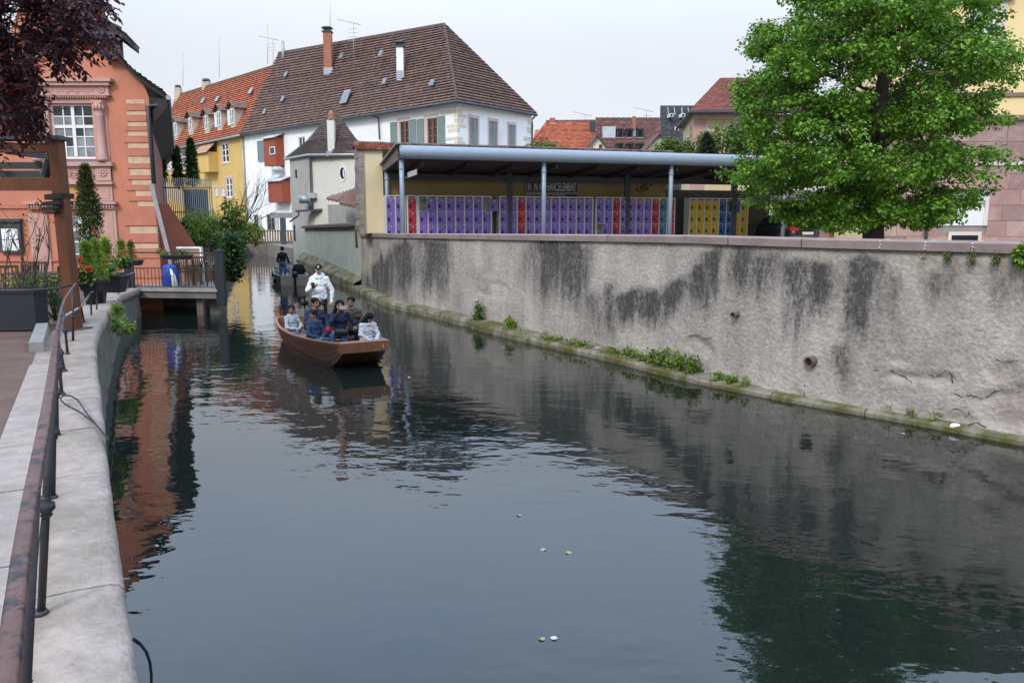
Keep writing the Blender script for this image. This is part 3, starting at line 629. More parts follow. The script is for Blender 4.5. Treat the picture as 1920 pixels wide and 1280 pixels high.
# ---- cars under the far end
def car(name, loc, yaw, col, label):
    t = thing(name, loc, label, 'car'); mw = Matrix.Translation(Vector(loc)) @ Matrix.Rotation(yaw, 4, 'Z')
    Cp = M(name + '_paint', col, .25, .05, 3, 0, spec=.7, metal=.3)
    # body sections along x (rear at -2.1): half width, sill z, belt z ; smooth grid
    st = [(-2.15, .60, .42, .66), (-2.08, .76, .34, .86), (-1.8, .84, .26, .95), (-1.0, .88, .22, .96), (0, .89, .22, .95), (1.0, .88, .22, .93), (1.7, .84, .26, .84), (2.05, .74, .34, .72), (2.18, .55, .42, .58)]
    mb = MB(); mb.smooth = True; rows = []
    for x, w_, z0, z1 in st:
        zc = (z0 + z1) / 2
        rows.append([Vector(p) for p in ((x, -w_ * .8, z0), (x, -w_ * .97, z0 + .1), (x, -w_, zc), (x, -w_ * .97, z1 - .06), (x, -w_ * .86, z1), (x, 0, z1 + .03), (x, w_ * .86, z1), (x, w_ * .97, z1 - .06), (x, w_, zc), (x, w_ * .97, z0 + .1), (x, w_ * .8, z0), (x, -w_ * .8, z0))])
    mb.grid(rows); mb.poly(rows[0][:11]); mb.poly(rows[-1][:11][::-1]); ob('body', mb, Cp, t, mw=mw)
    gst = [(-1.95, .74, .92, .98), (-1.55, .72, .94, 1.36), (-.9, .69, .95, 1.47), (0, .69, .95, 1.49), (.5, .7, .95, 1.42), (1.25, .76, .92, .97)]
    mb = MB(); mb.smooth = True; rows = []
    for x, w_, z0, z1 in gst: rows.append([Vector(p) for p in ((x, -w_ * 1.08, z0), (x, -w_ * .86 - .0, z0 + (z1 - z0) * .75), (x, -w_ * .78, z1 - .02), (x, 0, z1), (x, w_ * .78, z1 - .02), (x, w_ * .86, z0 + (z1 - z0) * .75), (x, w_ * 1.08, z0))])
    mb.grid(rows); ob('cabin_glass', mb, M('car_glass', (.01, .012, .014), .05, spec=.8, bump=0), t, mw=mw)
    mb = MB(); mb.smooth = True; mb.grid([[Vector((x, -w_ * .8, z1 - .015)), Vector((x, 0, z1 + .02)), Vector((x, w_ * .8, z1 - .015))] for x, w_, z0, z1 in gst[1:5]])
    for s_ in (-1, 1):
        for (xa, wa, za, zb), (xb, wb, zc, zd) in ((gst[0], gst[1]), (gst[4], gst[5])): mb.bar((xa, s_ * wa * .82, zb), (xb, s_ * wb * .82, zd), .09, .05)
    ob('roof', mb, Cp, t, mw=mw)
    for sx in (-1.3, 1.35):
        for sy in (-.82, .82):
            mb = MB(); mb.tube([(sx, sy - .1, .32), (sx, sy + .1, .32)], .32, 18); wl = ob('wheel', mb, M('tyre_rubber', (.02, .02, .02), .8), t, mw=mw)
    for s_ in (-1, 1):
        mb = MB(); mb.hexa([(-2.19, s_ * .45, .74), (-2.0, s_ * .45, .74), (-1.9, s_ * .83, .76), (-2.08, s_ * .8, .76), (-2.12, s_ * .45, .9), (-1.95, s_ * .45, .9), (-1.85, s_ * .8, .95), (-2.02, s_ * .78, .95)]); ob('tail_light', mb, M('red_tail_light', (.32, .012, .012), .15, spec=.7), t, mw=mw)
    mb = MB(); mb.hexa([(-2.2, -.27, .6), (-2.1, -.27, .6), (-2.1, .27, .6), (-2.2, .27, .6), (-2.17, -.27, .71), (-2.08, -.27, .71), (-2.08, .27, .71), (-2.17, .27, .71)]); ob('number_plate', mb, WHITEP, t, mw=mw)
    mb = MB(); mb.smooth = True; mb.grid([[Vector((-2.16 - .03 * (1 - (y / .8) ** 2), y, z)) for y in (-.78, -.5, 0, .5, .78)] for z in (.36, .46, .56)]); ob('bumper', mb, M('grey_bumper', (.12, .125, .13), .4), t, mw=mw)
    return t
car('parked_car', gd(1472, 470, YARDZ) if False else (12.45, 36.2, YARDZ), R(98), (.03, .033, .038), 'dark grey hatchback parked tail first beside the blue canopy post')
car('parked_car', (10.6, 38.6, YARDZ), R(150), (.012, .012, .014), 'black car in the shade of the canopy beyond the yellow lockers')
# pale wall behind the cars
pw = thing('courtyard_wall', (15, 41, 0), 'pale cream courtyard wall with a tiled top behind the grey hatchback', 'wall')
FW = Fac((11.6, 42.0), (18.0, 41.0)); mb = MB(); mb.fbox(FW, 0, 6.4, YARDZ, YARDZ + 2.25, -.3, 0); ob('plaster', mb, M('cream_plaster', (.62, .52, .36), .9, .1), pw)
mb = MB(); tiles(mb, FW.P(-.1, YARDZ + 2.2, .25), FW.P(6.5, YARDZ + 2.2, .25), FW.P(6.5, YARDZ + 2.75, -.3), FW.P(-.1, YARDZ + 2.75, -.3), 4, .22, DKT); ob('tile_cap', mb, TM, pw, kind='stuff')
# ================================================================== the red house on the left
RED = M('terracotta_plaster', (.53, .205, .122), .9, .12, 1.0, .2, 22, dirt=(.4, .165, .11), dscale=.8, damt=.7, dlo=.46, dhi=.66, stretch=(1, 1, .6))
PINK = M('pink_sandstone', (.52, .31, .26), .85, .14, 3, .25, 35, dirt=(.33, .18, .15), dscale=3, damt=.5)
CREAMQ = M('cream_quoin', (.58, .4, .26), .88, .2, 4, .3, 25, dirt=(.4, .22, .13), dscale=5, damt=.6)
REDQ = M('red_quoin', (.48, .18, .115), .9, .14, 3, .25, 22)
DKTILE = [(.085, .07, .062), (.12, .085, .07), (.065, .058, .055), (.15, .1, .08)]
RY = 26.0
rh = thing('red_house', (-14.5, RY, .86), 'terracotta red gabled house with carved pink stone window surround', 'house')
RF = Fac((-22, RY), (-8, RY))
EX = RF.uv(300, 490)[0]                     # u of the corner
def ru(px, py): return RF.uv(px, py)
w1 = RF.rect(95, 194, 177, 298); dr = RF.rect(131, 402, 172, 505)
ZE = RF.uv(285, 182)[1]
mb = MB(); wall_holes(mb, RF, -3, EX, -.4, ZE, [w1, dr], .22)
# flared gable above the eaves line
curve = [ru(283, 180), ru(276, 160), ru(245, 130), ru(222, 103), ru(205, 78), ru(190, 45), ru(168, 5), ru(146, -40), ru(120, -110)]
curve = [(u - .1, z) for u, z in curve]; curve[0] = (EX, ZE)
mid = ru(100, 0)[0]; half = [(u, z) for u, z in curve]; gl = half + [(2 * mid - u, z) for u, z in half[::-1]]
mb.poly([RF.P(u, z) for u, z in gl]); ob('wall', mb, RED, rh)
SDIR = Vector((-.385, .923, 0)); CORN = RF.P(EX, 0)
SFc = Fac((CORN.x, CORN.y), (CORN.x + SDIR.x * 24, CORN.y + SDIR.y * 24))
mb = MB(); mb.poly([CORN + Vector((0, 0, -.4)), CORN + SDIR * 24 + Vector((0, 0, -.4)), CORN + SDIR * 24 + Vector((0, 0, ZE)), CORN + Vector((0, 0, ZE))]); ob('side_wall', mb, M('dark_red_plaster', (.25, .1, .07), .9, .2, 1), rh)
# roof following the flare, courses of dark tiles
verge = [ru(322, 184), ru(313, 172), ru(300, 164), ru(283, 152), ru(262, 137), ru(245, 121), ru(228, 102), ru(213, 82), ru(196, 52), ru(172, 8), ru(148, -36), ru(120, -100)]
mb = MB(); fr = [RF.P(u, z, .35) for u, z in verge]; bk = [p + SDIR * 23 for p in fr]
for i in range(len(fr) - 1): tiles(mb, fr[i], bk[i], bk[i + 1], fr[i + 1], 2, .22, DKTILE, .04, ragged=.02)
roof = ob('roof', mb, TM, rh)
mb = MB(); rows = [[p - Vector((0, 0, .06)) for p in fr], [p - Vector((0, 0, .06)) for p in bk]]; mb.grid(rows)
for i in range(len(fr) - 1):                                             # verge board
    a, b = fr[i], fr[i + 1]; mb.hexa([a + Vector((0, .03, -.2)), b + Vector((0, .03, -.2)), b + Vector((0, .12, -.2)), a + Vector((0, .12, -.2)), a + Vector((0, .03, -.03)), b + Vector((0, .03, -.03)), b + Vector((0, .12, -.03)), a + Vector((0, .12, -.03))])
ob('eaves_board', mb, M('black_brown_timber', (.03, .024, .02), .8, .3, 4), roof)
# boxed eaves along the side
e0 = RF.P(EX, ZE); o0 = fr[0] - Vector((0, 0, .1)); mb = MB()
mb.grid([[e0, e0 + SDIR * 23], [o0, o0 + SDIR * 23]]); mb.grid([[o0 - Vector((0, 0, .22)), o0 + SDIR * 23 - Vector((0, 0, .22))], [o0 + Vector((0, 0, .04)), o0 + SDIR * 23 + Vector((0, 0, .04))]]); mb.grid([[e0 - Vector((0, 0, .9)), e0 + SDIR * 23 - Vector((0, 0, .9))], [o0 - Vector((0, 0, .22)), o0 + SDIR * 23 - Vector((0, 0, .22))]]); mb.poly([e0 - Vector((0, 0, .9)), o0 - Vector((0, 0, .22)), o0, e0]); ob('eaves_soffit', mb, MATS['black_brown_timber'], rh)
mb = MB(); g0 = fr[0] + Vector((.06, -.05, -.04)); mb.tube([g0, g0 + SDIR * 23], .075, 10); ob('gutter', mb, M('zinc', (.35, .37, .39), .5, .1, 3, .05, metal=.5), rh)
# upper dormer eave poking out
mb = MB(); a, b = RF.P(*ru(186, 24), .55), RF.P(*ru(250, 72), .55)
tiles(mb, b, b + Vector((-.6, 2.2, 0)), a + Vector((-.6, 2.2, 0)), a, 5, .25, DKTILE, .05); ob('dormer_tiles', mb, TM, roof)
mb = MB(); mb.hexa([a + Vector((0, 0, -.16)), b + Vector((0, 0, -.16)), b + Vector((-.6, 2.2, -.16)), a + Vector((-.6, 2.2, -.16)), a + Vector((0, 0, -.02)), b + Vector((0, 0, -.02)), b + Vector((-.6, 2.2, -.02)), a + Vector((-.6, 2.2, -.02))]); ob('dormer_eave', mb, MATS['black_brown_timber'], roof)
mb = MB(); u0, u1, z0, z1 = RF.rect(200, 48, 224, 96); mb.fbox(RF, u0, u1, z0 - .3, z1, -.2, .3); ob('dormer_side', mb, M('dormer_timber', (.12, .09, .065), .9), roof)
# first floor window with pink surround
window(rh, RF, *w1, .16, WHITEP, lambda i, j: GLASS if j > 3 or (i * 7 + j * 3) % 5 == 0 else CURT, 4, 5, .07, .03, split=3)
mb = MB(); rz = lambda y: RF.uv(137, y)[1]; rx = lambda x, y=250: RF.uv(x, y)[0]
def slab(x0, x1, y0, y1, o, m=PINK, nm='moulding', par=None, ym=None):
    ym = ym or (y0 + y1) / 2; mb = MB(); mb.fbox(RF, rx(x0, ym), rx(x1, ym), rz(y1), rz(y0), -.01, o); return ob(nm, mb, m, par or rh)
slab(48, 214, 149, 155, .26, nm='cornice'); slab(52, 209, 155, 162, .2, nm='cornice'); slab(56, 206, 162, 178, .1, nm='frieze'); slab(52, 210, 178, 181, .18, nm='moulding')
slab(56, 206, 181, 185, .12, nm='moulding'); slab(84, 184, 185, 194, .06, nm='lintel'); slab(84, 95, 194, 300, .05, nm='jamb'); slab(177, 184, 194, 300, .05, nm='jamb')
k = 58
while k < 204:
    slab(k, k + 2.2, 179.5, 184.5, .165, nm='dentil'); k += 4.6
def rosette(cx, cy, r, o, par=None):
    mb = MB(); c = RF.P(rx(cx, cy), rz(cy), o); rr = r / 56.0
    for k in range(8):
        t = math.pi * k / 4; p = c + Vector((math.cos(t) * rr * .62, 0, math.sin(t) * rr * .62)); mb.lathe((p.x, p.y - .0, p.z), [(.001, -rr * .3), (rr * .3, -.02), (rr * .3, .02), (.001, rr * .3)], 6, (1, .4))
    mb.lathe(c, [(.001, -rr * .4), (rr * .35, -.02), (rr * .35, .02), (.001, rr * .4)], 8, (1, .6)); ob('carved_rosette', mb, PINK, rh)
for cx in (66, 193): rosette(cx, 170, 7, .11)
for cx in range(84, 182, 9): rosette(cx, 170 + (2 if cx % 2 else -2), 6, .1)
for cx in range(132, 186, 9): rosette(cx, 327 + (2 if cx % 2 else -2), 8, .06)
rosette(196, 324, 9, .1)
def pilaster(xc, y0, y1, wpx, round_=True):
    mb = MB(); c = RF.P(rx(xc, (y0 + y1) / 2), 0, .1); z0, z1 = rz(y1), rz(y0); r = wpx / 56.0 / 2
    if round_: mb.lathe((c.x, c.y, 0), [(r * 1.35, z0), (r * 1.35, z0 + .1), (r * 1.15, z0 + .14), (r * 1.25, z0 + .22), (r, z0 + .27), (r * .9, z1 - .5), (r, z1 - .46), (r * .9, z1 - .44), (r * 1.1, z1 - .3), (r * 1.45, z1 - .12), (r * 1.45, z1 - .08)], 14)
    mb.fbox(RF, rx(xc - wpx * .72, (y0 + y1) / 2), rx(xc + wpx * .72, (y0 + y1) / 2), z1 - .08, z1, 0, .26); mb.fbox(RF, rx(xc - wpx * .8, (y0 + y1) / 2), rx(xc + wpx * .8, (y0 + y1) / 2), z0, z1, -.01, .03); ob('half_column', mb, PINK, rh)
    if round_:
        mb = MB()
        for k in range(5):
            t = R(-160 + 35 * k); p = Vector((c.x + math.cos(t) * r * 1.25, c.y + math.sin(t) * r * 1.25, z1 - .22)); mb.lathe(p, [(.01, -.1), (.045, -.03), (.05, .05), (.02, .1)], 6)
        ob('capital_leaves', mb, PINK, rh)
pilaster(192, 190, 303, 14); pilaster(71, 190, 303, 14)
slab(84, 188, 299, 304, .14, M('slate_sill', (.2, .16, .15), .8), 'sill'); slab(60, 214, 304, 312, .18, nm='moulding'); slab(62, 210, 312, 341, .05, nm='carved_panel'); slab(182, 210, 314, 339, .09, nm='panel_block'); slab(58, 214, 341, 346, .16, nm='moulding')
slab(182, 212, 346, 377, .06, nm='panel_frame'); slab(187, 207, 350, 373, .075, M('pink_panel', (.5, .29, .23), .85), 'panel'); slab(118, 182, 346, 377, .02, M('orange_panel', (.55, .26, .12), .85), 'panel')
slab(52, 222, 378, 383, .24, nm='cornice'); slab(56, 218, 383, 392, .14, nm='frieze')
k = 58
while k < 216:
    slab(k, k + 2.6, 384, 389, .2, nm='dentil'); k += 5.4
slab(184, 222, 392, 505, .07, nm='pilaster'); slab(190, 217, 398, 500, .085, M('pink_panel', (.5, .29, .23), .85), 'panel'); slab(60, 95, 400, 520, .07, nm='pilaster'); slab(66, 91, 408, 505, .085, MATS['pink_panel'], 'panel'); slab(122, 131, 392, 505, .05, nm='jamb'); slab(-30, 56, 383, 391, .05, REDQ, 'string_course'); slab(-30, 130, 486, 490, .06, REDQ, 'plinth_moulding')
window(rh, RF, *dr, .16, WHITEP, CURT, 2, 4, .09, .04, name='door', split=3)
# quoins at the corner
for y0, y1, x0 in ((187, 195, 237), (209, 216, 238), (229, 237, 240), (247, 255, 240), (269, 278, 240), (294, 307, 241), (317, 329, 244), (338, 347, 248), (358, 368, 255), (378, 387, 259), (425, 438, 244), (457, 466, 252)):
    ym = (y0 + y1) / 2; xe = 271 + (ym - 187) * .095 ; mb = MB(); mb.fbox(RF, rx(x0, ym), rx(xe, ym), rz(y1), rz(y0), -.01, .012); ob('quoin_stone', mb, CREAMQ, rh)
ys = [195, 209, 216, 229, 237, 247, 255, 269, 278, 294, 307, 317, 329, 338, 347, 358, 368, 378, 388, 424, 439, 456, 467, 485, 486, 503, 504, 522]
for y0, y1 in zip(ys[::2], ys[1::2]):
    ym = (y0 + y1) / 2; mb = MB(); mb.fbox(RF, rx(238 + rnd(-5, 5), ym), rx(272 + (ym - 187) * .095, ym), rz(y1 - 1.2), rz(y0 + 1.2), -.01, .035); ob('quoin_block', mb, REDQ, rh)
mb = MB(); ZN = MATS['zinc']; a = RF.P(EX + .03, ZE - .3, .12); mb.tube([fr[0] + Vector((-.05, .1, -.15)), RF.P(EX + .5, ZE - .25, .1), a, RF.P(EX + .03, RF.uv(285, 345)[1], .12)], .07, 10); ob('downpipe', mb, M('dark_zinc', (.09, .1, .115), .5, .2, 3, .05, metal=.3), rh)
mb = MB(); mb.bar(at(283, 345, 25.7), at(332, 540, 25.0), .11, .06); ob('leaning_board', mb, M('grey_weathered_board', (.32, .29, .26), .9, .25, 5, .3), rh)
# raking buttress on the canal side
mb = MB(); b0, b1 = CORN + SDIR * 1.6, CORN + SDIR * 2.6; nx = Vector((.923, .385, 0)); h = 3.5
mb.hexa([b0 + Vector((0, 0, .3)), b0 + nx * 2.1 + Vector((0, 0, .3)), b1 + nx * 2.1 + Vector((0, 0, .3)), b1 + Vector((0, 0, .3)), b0 + Vector((0, 0, h)), b0 + nx * .35 + Vector((0, 0, h)), b1 + nx * .35 + Vector((0, 0, h)), b1 + Vector((0, 0, h))]); ob('buttress', mb, M('brown_red_plaster', (.33, .115, .075), .9, .15, 2), rh)
# menu box on the facade
mbx = thing('menu_box', RF.P(*ru(22, 476), .1), 'black framed menu box with white sheets on the red facade', 'sign')
u0, u1, z0, z1 = RF.rect(2, 416, 44, 474); mb = MB(); mb.fbox(RF, u0, u1, z0, z1, .001, .12); mb.fbox(RF, u0 - .04, u1 + .04, z1, z1 + .1, .001, .2); ob('case', mb, DKST, mbx)
ob('sheet', (lambda m_: (m_.fbox(RF, u0 + .1, u1 - .1, z0 + .08, z1 - .22, .12, .126), m_)[1])(MB()), WHITEP, mbx)
mb = MB(); mb.fbox(RF, u0 + .1, u1 - .1, (z0 + z1) / 2 - .08, (z0 + z1) / 2 - .06, .126, .132); ob('divider', mb, DKST, mbx)

# ================================================================== yellow house and white house along the bend
YC, YL = 51.6, 71.0
cA = at(457, 248, YL); cB = at(857, 192, YC); cC = at(997, 215, YC * 1.128)
LF = Fac((cA.x, cA.y), (cB.x, cB.y)); RFc = Fac((cB.x, cB.y), (cC.x, cC.y))
ZEV = cB.z; zA = cA.z; zC = cC.z
WHT = M('white_plaster', (.86, .86, .85), .9, .05, .8, .12, 20, dirt=(.6, .58, .55), dscale=.5, damt=.6)
wh = thing('white_house', (cB.x, cB.y, 1), 'tall white house with a steep brown tiled hip roof and green shutters', 'house')
GRN = M('grey_green_shutter', (.2, .26, .245), .6, .1, 5, .05); WOOD = M('brown_window_wood', (.21, .085, .04), .5, .15, 6)
PKS = M('pale_pink_stone', (.62, .47, .43), .85, .1, 3)
def lf(x0, y0, x1, y1): return LF.rect(x0, y0, x1, y1)
wA, wB = lf(750, 228, 767, 275), lf(801, 222, 820, 272)
wS = [lf(484, 264, 497, 303), lf(560, 257, 572, 300), lf(691, 246, 704, 272)]
low = [lf(476, 403, 485, 428), lf(500, 402, 516, 432)]
mb = MB(); wall_holes(mb, LF, 0, LF.L, -.2, min(zA, ZEV) + .4, [wA, wB] + wS[1:2] + low, .16); ob('canal_wall', mb, WHT, wh)
rw = [RFc.rect(880, 222, 896, 274), RFc.rect(917, 228, 932, 276), RFc.rect(953, 235, 966, 280)]
mb = MB(); wall_holes(mb, RFc, 0, RFc.L, -.2, ZEV + .2, rw, .12); ob('end_wall', mb, WHT, wh)
for r_ in (wA, wB):
    window(wh, LF, *r_, .12, WOOD, GLASS, 2, 3, .09, .05, single=False); w_ = r_[1] - r_[0]
    mb = MB(); mb.fbox(LF, r_[0] - .3, r_[0], r_[2] - .2, r_[3] + .25, -.01, .02); mb.fbox(LF, r_[1], r_[1] + .12, r_[2] - .2, r_[3] + .25, -.01, .02); mb.fbox(LF, r_[0], r_[1], r_[3], r_[3] + .25, -.01, .02); ob('stone_surround', mb, PKS, wh)
    shutter(wh, LF, r_[0] - 1.0, r_[0] - .3, r_[2], r_[3] + .05, GRN); shutter(wh, LF, r_[1] + .1, r_[1] + .8, r_[2], r_[3] + .05, GRN)
for r_ in rw:
    m_ = (r_[0] + r_[1]) / 2; shutter(wh, RFc, r_[0], m_ - .02, r_[2], r_[3], M('closed_grey_green_shutter', (.27, .29, .285), .6), off=-.06); shutter(wh, RFc, m_ + .02, r_[1], r_[2], r_[3], MATS['closed_grey_green_shutter'], off=-.06)
    mb = MB(); mb.fbox(RFc, r_[0] - .14, r_[0], r_[2] - .2, r_[3] + .2, -.01, .02); mb.fbox(RFc, r_[1], r_[1] + .14, r_[2] - .2, r_[3] + .2, -.01, .02); mb.fbox(RFc, r_[0], r_[1], r_[3], r_[3] + .2, -.01, .02); ob('stone_surround', mb, PKS, wh)
window(wh, LF, *wS[1], .12, WHITEP, GLASS, 2, 2, single=True); shutter(wh, LF, *wS[0], GRN)
for r_ in low: window(wh, LF, *r_, .12, M('brown_pink_wood', (.3, .2, .17), .7), GLASS, 2, 2, single=True); shutter(wh, LF, r_[1] + .05, r_[1] + .6, r_[2], r_[3], M('pale_grey_shutter', (.5, .53, .52), .7))
REDB = M('red_brown_boards', (.3, .07, .035), .7, .15, 5)
# boarded oriels on the canal side
for x0, y0, x1, y1 in ((511, 260, 533, 312), (519, 340, 545, 380)):
    r_ = lf(x0, y0, x1, y1); mb = MB(); mb.fbox(LF, *r_[:2], *r_[2:], 0, .8); o_ = ob('boarded_oriel', mb, REDB, wh)
    mb = MB(); mb.hexa([LF.P(r_[0] - .15, r_[3] - .05, 1.0), LF.P(r_[1] + .15, r_[3] - .05, 1.0), LF.P(r_[1] + .15, r_[3] + .35, 0), LF.P(r_[0] - .15, r_[3] + .35, 0), LF.P(r_[0] - .15, r_[3] + .02, 1.0), LF.P(r_[1] + .15, r_[3] + .02, 1.0), LF.P(r_[1] + .15, r_[3] + .42, 0), LF.P(r_[0] - .15, r_[3] + .42, 0)]); ob('oriel_roof', mb, M('pale_sheet', (.5, .5, .5), .6), o_)
    if y0 < 300: window(o_, LF, (r_[0] + r_[1]) / 2 + .1, r_[1] - .02, r_[2] + .9, r_[2] + 1.5, -.8, WHITEP, GLASS, 1, 1, single=True)
mb = MB(); mb.lathe(LF.P(*LF.uv(531, 318), .5), [(.05, -.35), (.5, -.1), (.45, .1), (.1, .35)], 12); ob('satellite_dish', mb, M('pale_grey_plastic', (.5, .5, .5), .5), wh)
# corner stones
for k, (px, y0, y1, wl, wr) in enumerate(((857, 205, 212, 1.6, .5), (857, 213, 219, 0.3, .9), (857, 222, 230, .3, .6), (857, 232, 238, 1.0, .9), (857, 240, 247, .9, .2), (857, 256, 262, 1.3, .5), (857, 264, 272, .3, .8))):
    z1, z0 = at(px, y0, YC).z, at(px, y1, YC).z; mb = MB(); mb.fbox(LF, LF.L - wl, LF.L, z0, z1, -.01, .015); mb.fbox(RFc, 0, wr, z0, z1, -.01, .016); ob('corner_stone', mb, M('cream_corner_stone', (.68, .6, .48), .9, .3, 6), wh)
for y0, y1, wr in ((225, 234, .5), (240, 250, .6), (258, 266, 1.0), (268, 276, .7)):
    z1, z0 = at(990, y0, cC.y).z, at(990, y1, cC.y).z; mb = MB(); mb.fbox(RFc, RFc.L - wr, RFc.L, z0, z1, -.01, .015); ob('corner_stone', mb, MATS['cream_corner_stone'], wh)
# hip roof
OV = .55
eA = at(452, 251, YL - .4); eB = at(857, 187, YC - .75); eC = at(1005, 213, cC.y + .1)
rA = at(523, 100, YL + 1.5); rB = at(833, 46, YC + 6.5)
BRN = [(.165, .1, .078), (.19, .112, .088), (.15, .1, .084), (.21, .125, .095), (.14, .1, .086), (.175, .092, .07)]
mb = MB(); tiles(mb, eA, eB, rB, rA, 30, .26, BRN, .11, sag=.12, ragged=.03); tiles(mb, eB, eC, rB, rB, 28, .26, BRN, .11, ragged=.03)
hid = Vector((cC.x - (cB.x - cA.x), cC.y - (cB.y - cA.y), eC.z)); mb.col = (.1, .07, .055); mb.poly([eC, hid, rA, rB]); mb.col = None
roof = ob('roof', mb, TM, wh)
RIDGE = M('grey_brown_ridge_tile', (.12, .085, .07), .9, .3, 5, .2)
def ridge(a, b, par, r=.12, step=.42):
    a, b = Vector(a), Vector(b); n = max(1, int((b - a).length / step)); mb = MB()
    for k in range(n): mb.tube([a.lerp(b, k / n), a.lerp(b, (k + 1.1) / n)], [r * 1.12, r * .9], 6)
    return ob('ridge_tiles', mb, RIDGE, par, kind='stuff')
ridge(rA, rB, roof); ridge(eB, rB, roof, .1); ridge(eC, rB, roof, .1)
mb = MB(); dn = Vector((0, 0, -.1)); mb.tube([eA + dn, eB + dn + Vector((.02, -.08, 0)), eC + dn + Vector((.05, 0, 0))], .11, 8); mb.tube([eC + dn, eC + dn + Vector((-.3, 0, -.35)), cC + Vector((.05, -.05, -.7)), Vector((cC.x + .05, cC.y - .05, 3))], .06, 8); u_ = LF.uv(705, 212); mb.tube([LF.P(u_[0] - .5, u_[1], .5), LF.P(*LF.uv(712, 222), .12), LF.P(LF.uv(714, 260)[0], LF.uv(714, 262)[1], .12)], .05, 8); ob('gutter', mb, MATS['dark_zinc'], wh)
mb = MB(); mb.grid([[eA + dn, eB + dn, eC + dn], [cA + Vector((0, 0, .05)), cB + Vector((0, 0, .05)), cC + Vector((0, 0, .05))]]); ob('eaves_soffit', mb, M('grey_eaves', (.45, .44, .42), .8), wh)
RN = (eB - eA).cross(rA - eA).normalized(); RN = RN if RN.z > 0 else -RN
def onroof(px, py):                           # point of the canal-side slope under a sight line
    d = ray(px, py); o = Vector((0, 0, EYE)); t = (eA - o).dot(RN) / d.dot(RN); return o + d * t
BRICK = M('chimney_brick', (.36, .15, .09), .9, .2, 6, .3, 30)
def chimney(par, px, ytop, ybot, wpx, m, capm, Yo=None, cap=True, dep=.55):
    b = onroof(px, ybot) if Yo is None else at(px, ybot, Yo); Y = b.y; t = at(px, ytop, Y); wd = wpx / FPX * Y; mb = MB(); mb.box(b.x - wd / 2, b.x + wd / 2, Y, Y + dep, b.z - .6, t.z)
    c_ = ob('chimney', mb, m, par)
    if cap:
        mb = MB(); mb.box(b.x - wd * .62, b.x + wd * .62, Y - .08, Y + dep + .08, t.z, t.z + .1); mb.box(b.x - wd * .4, b.x + wd * .4, Y + .05, Y + dep - .05, t.z + .1, t.z + .32); mb.hexa([Vector((b.x + sx * wd * .7, Y + sy * .4 + dep / 2, t.z + .32)) for sx, sy in ((-1, -1), (1, -1), (1, 1), (-1, 1))] + [Vector((b.x + sx * wd * .3, Y + sy * .2 + dep / 2, t.z + .46)) for sx, sy in ((-1, -1), (1, -1), (1, 1), (-1, 1))]); ob('chimney_cap', mb, capm, c_)
    mb = MB(); mb.box(b.x - wd * .56, b.x + wd * .62, Y - .05, Y + dep, b.z - .5, b.z + .06); ob('flashing', mb, ZN, c_)
    return b, t
chimney(roof, 615, 60, 128, 14, BRICK, DKST); chimney(roof, 750, 88, 134, 12, WHT, DKST)
def skylight(par, px, py, wd, ht, frm=ZN, fr_pt=onroof, nrm=None, up=None):
    nrm = nrm or RN; c = fr_pt(px, py); ex = (eB - eA).normalized(); ey = nrm.cross(ex); ey = ey if ey.z > 0 else -ey; c = c + nrm * .1
    mb = MB(); q = [c - ex * wd / 2 - ey * ht / 2, c + ex * wd / 2 - ey * ht / 2, c + ex * wd / 2 + ey * ht / 2, c - ex * wd / 2 + ey * ht / 2]; mb.hexa(q + [x + nrm * .06 for x in q]); o_ = ob('roof_window', mb, frm, par)
    mb = MB(); mb.poly([c + (x - c) * .84 + nrm * .066 for x in q]); ob('pane', mb, M('sky_glass', (.12, .15, .17), .08, .1, 1, 0, spec=.8), o_)
skylight(roof, 650, 183, .85, 1.1); 
for px, py in ((538, 141), (532, 187), (723, 154), (812, 157), (498, 211), (642, 106), (716, 102)): skylight(roof, px, py, .4, .45)
def antenna(name, px, yb, yt, Y, label, arms=4, par_w=.5):
    b, t = at(px, yb, Y), at(px, yt, Y); a_ = thing(name, b, label, 'antenna'); mb = MB(); mb.tube([b, t], .022, 6); ob('mast', mb, ZN, a_)
    if arms:
        mb = MB(); zz = t.z - .1; mb.tube([(b.x - 1.1, Y - .3, zz + .25), (b.x + .6, Y + .2, zz - .05)], .018, 5)
        for k in range(6): x = b.x - 1.0 + .28 * k; mb.tube([(x, Y - .35 - (k % 2) * .1, zz + .22 - k * .05), (x + .05, Y + .3, zz + .22 - k * .05)], .01, 4)
        for k in range(arms): mb.tube([(b.x - .35, Y, t.z - .5 - .28 * k), (b.x + .35, Y + .05, t.z - .45 - .28 * k)], .014, 4)
        ob('receiver', mb, ZN, a_)
antenna('roof_antenna', 663, 125, 42, onroof(663, 125).y, 'pronged television antenna on a tall mast between the two chimneys')
antenna('roof_antenna', 512, 122, 72, 74, 'pronged television antenna above the joint of the red and brown roofs', 3)
antenna('lightning_rod', 619, 54, 8, onroof(615, 125).y + .3, 'thin rod rising from the tall brick chimney', 0)
antenna('lightning_rod', 502, 120, 45, 75, 'thin mast beside the pronged antenna at the red roof end', 0)
antenna('lightning_rod', 343, 162, 100, 88, 'thin mast above the leftmost chimney of the red roof', 0); antenna('lightning_rod', 411, 146, 72, 84, 'thin mast standing alone on the red roof ridge', 0)
mb = MB(); p = at(532, 120, YL + .6); mb.tube([p, p + Vector((0, 0, 1.0)), p + Vector((0, 0, 1.9))], [.22, .14, .13], 10); ob('flue_pipe', mb, ZN, roof)

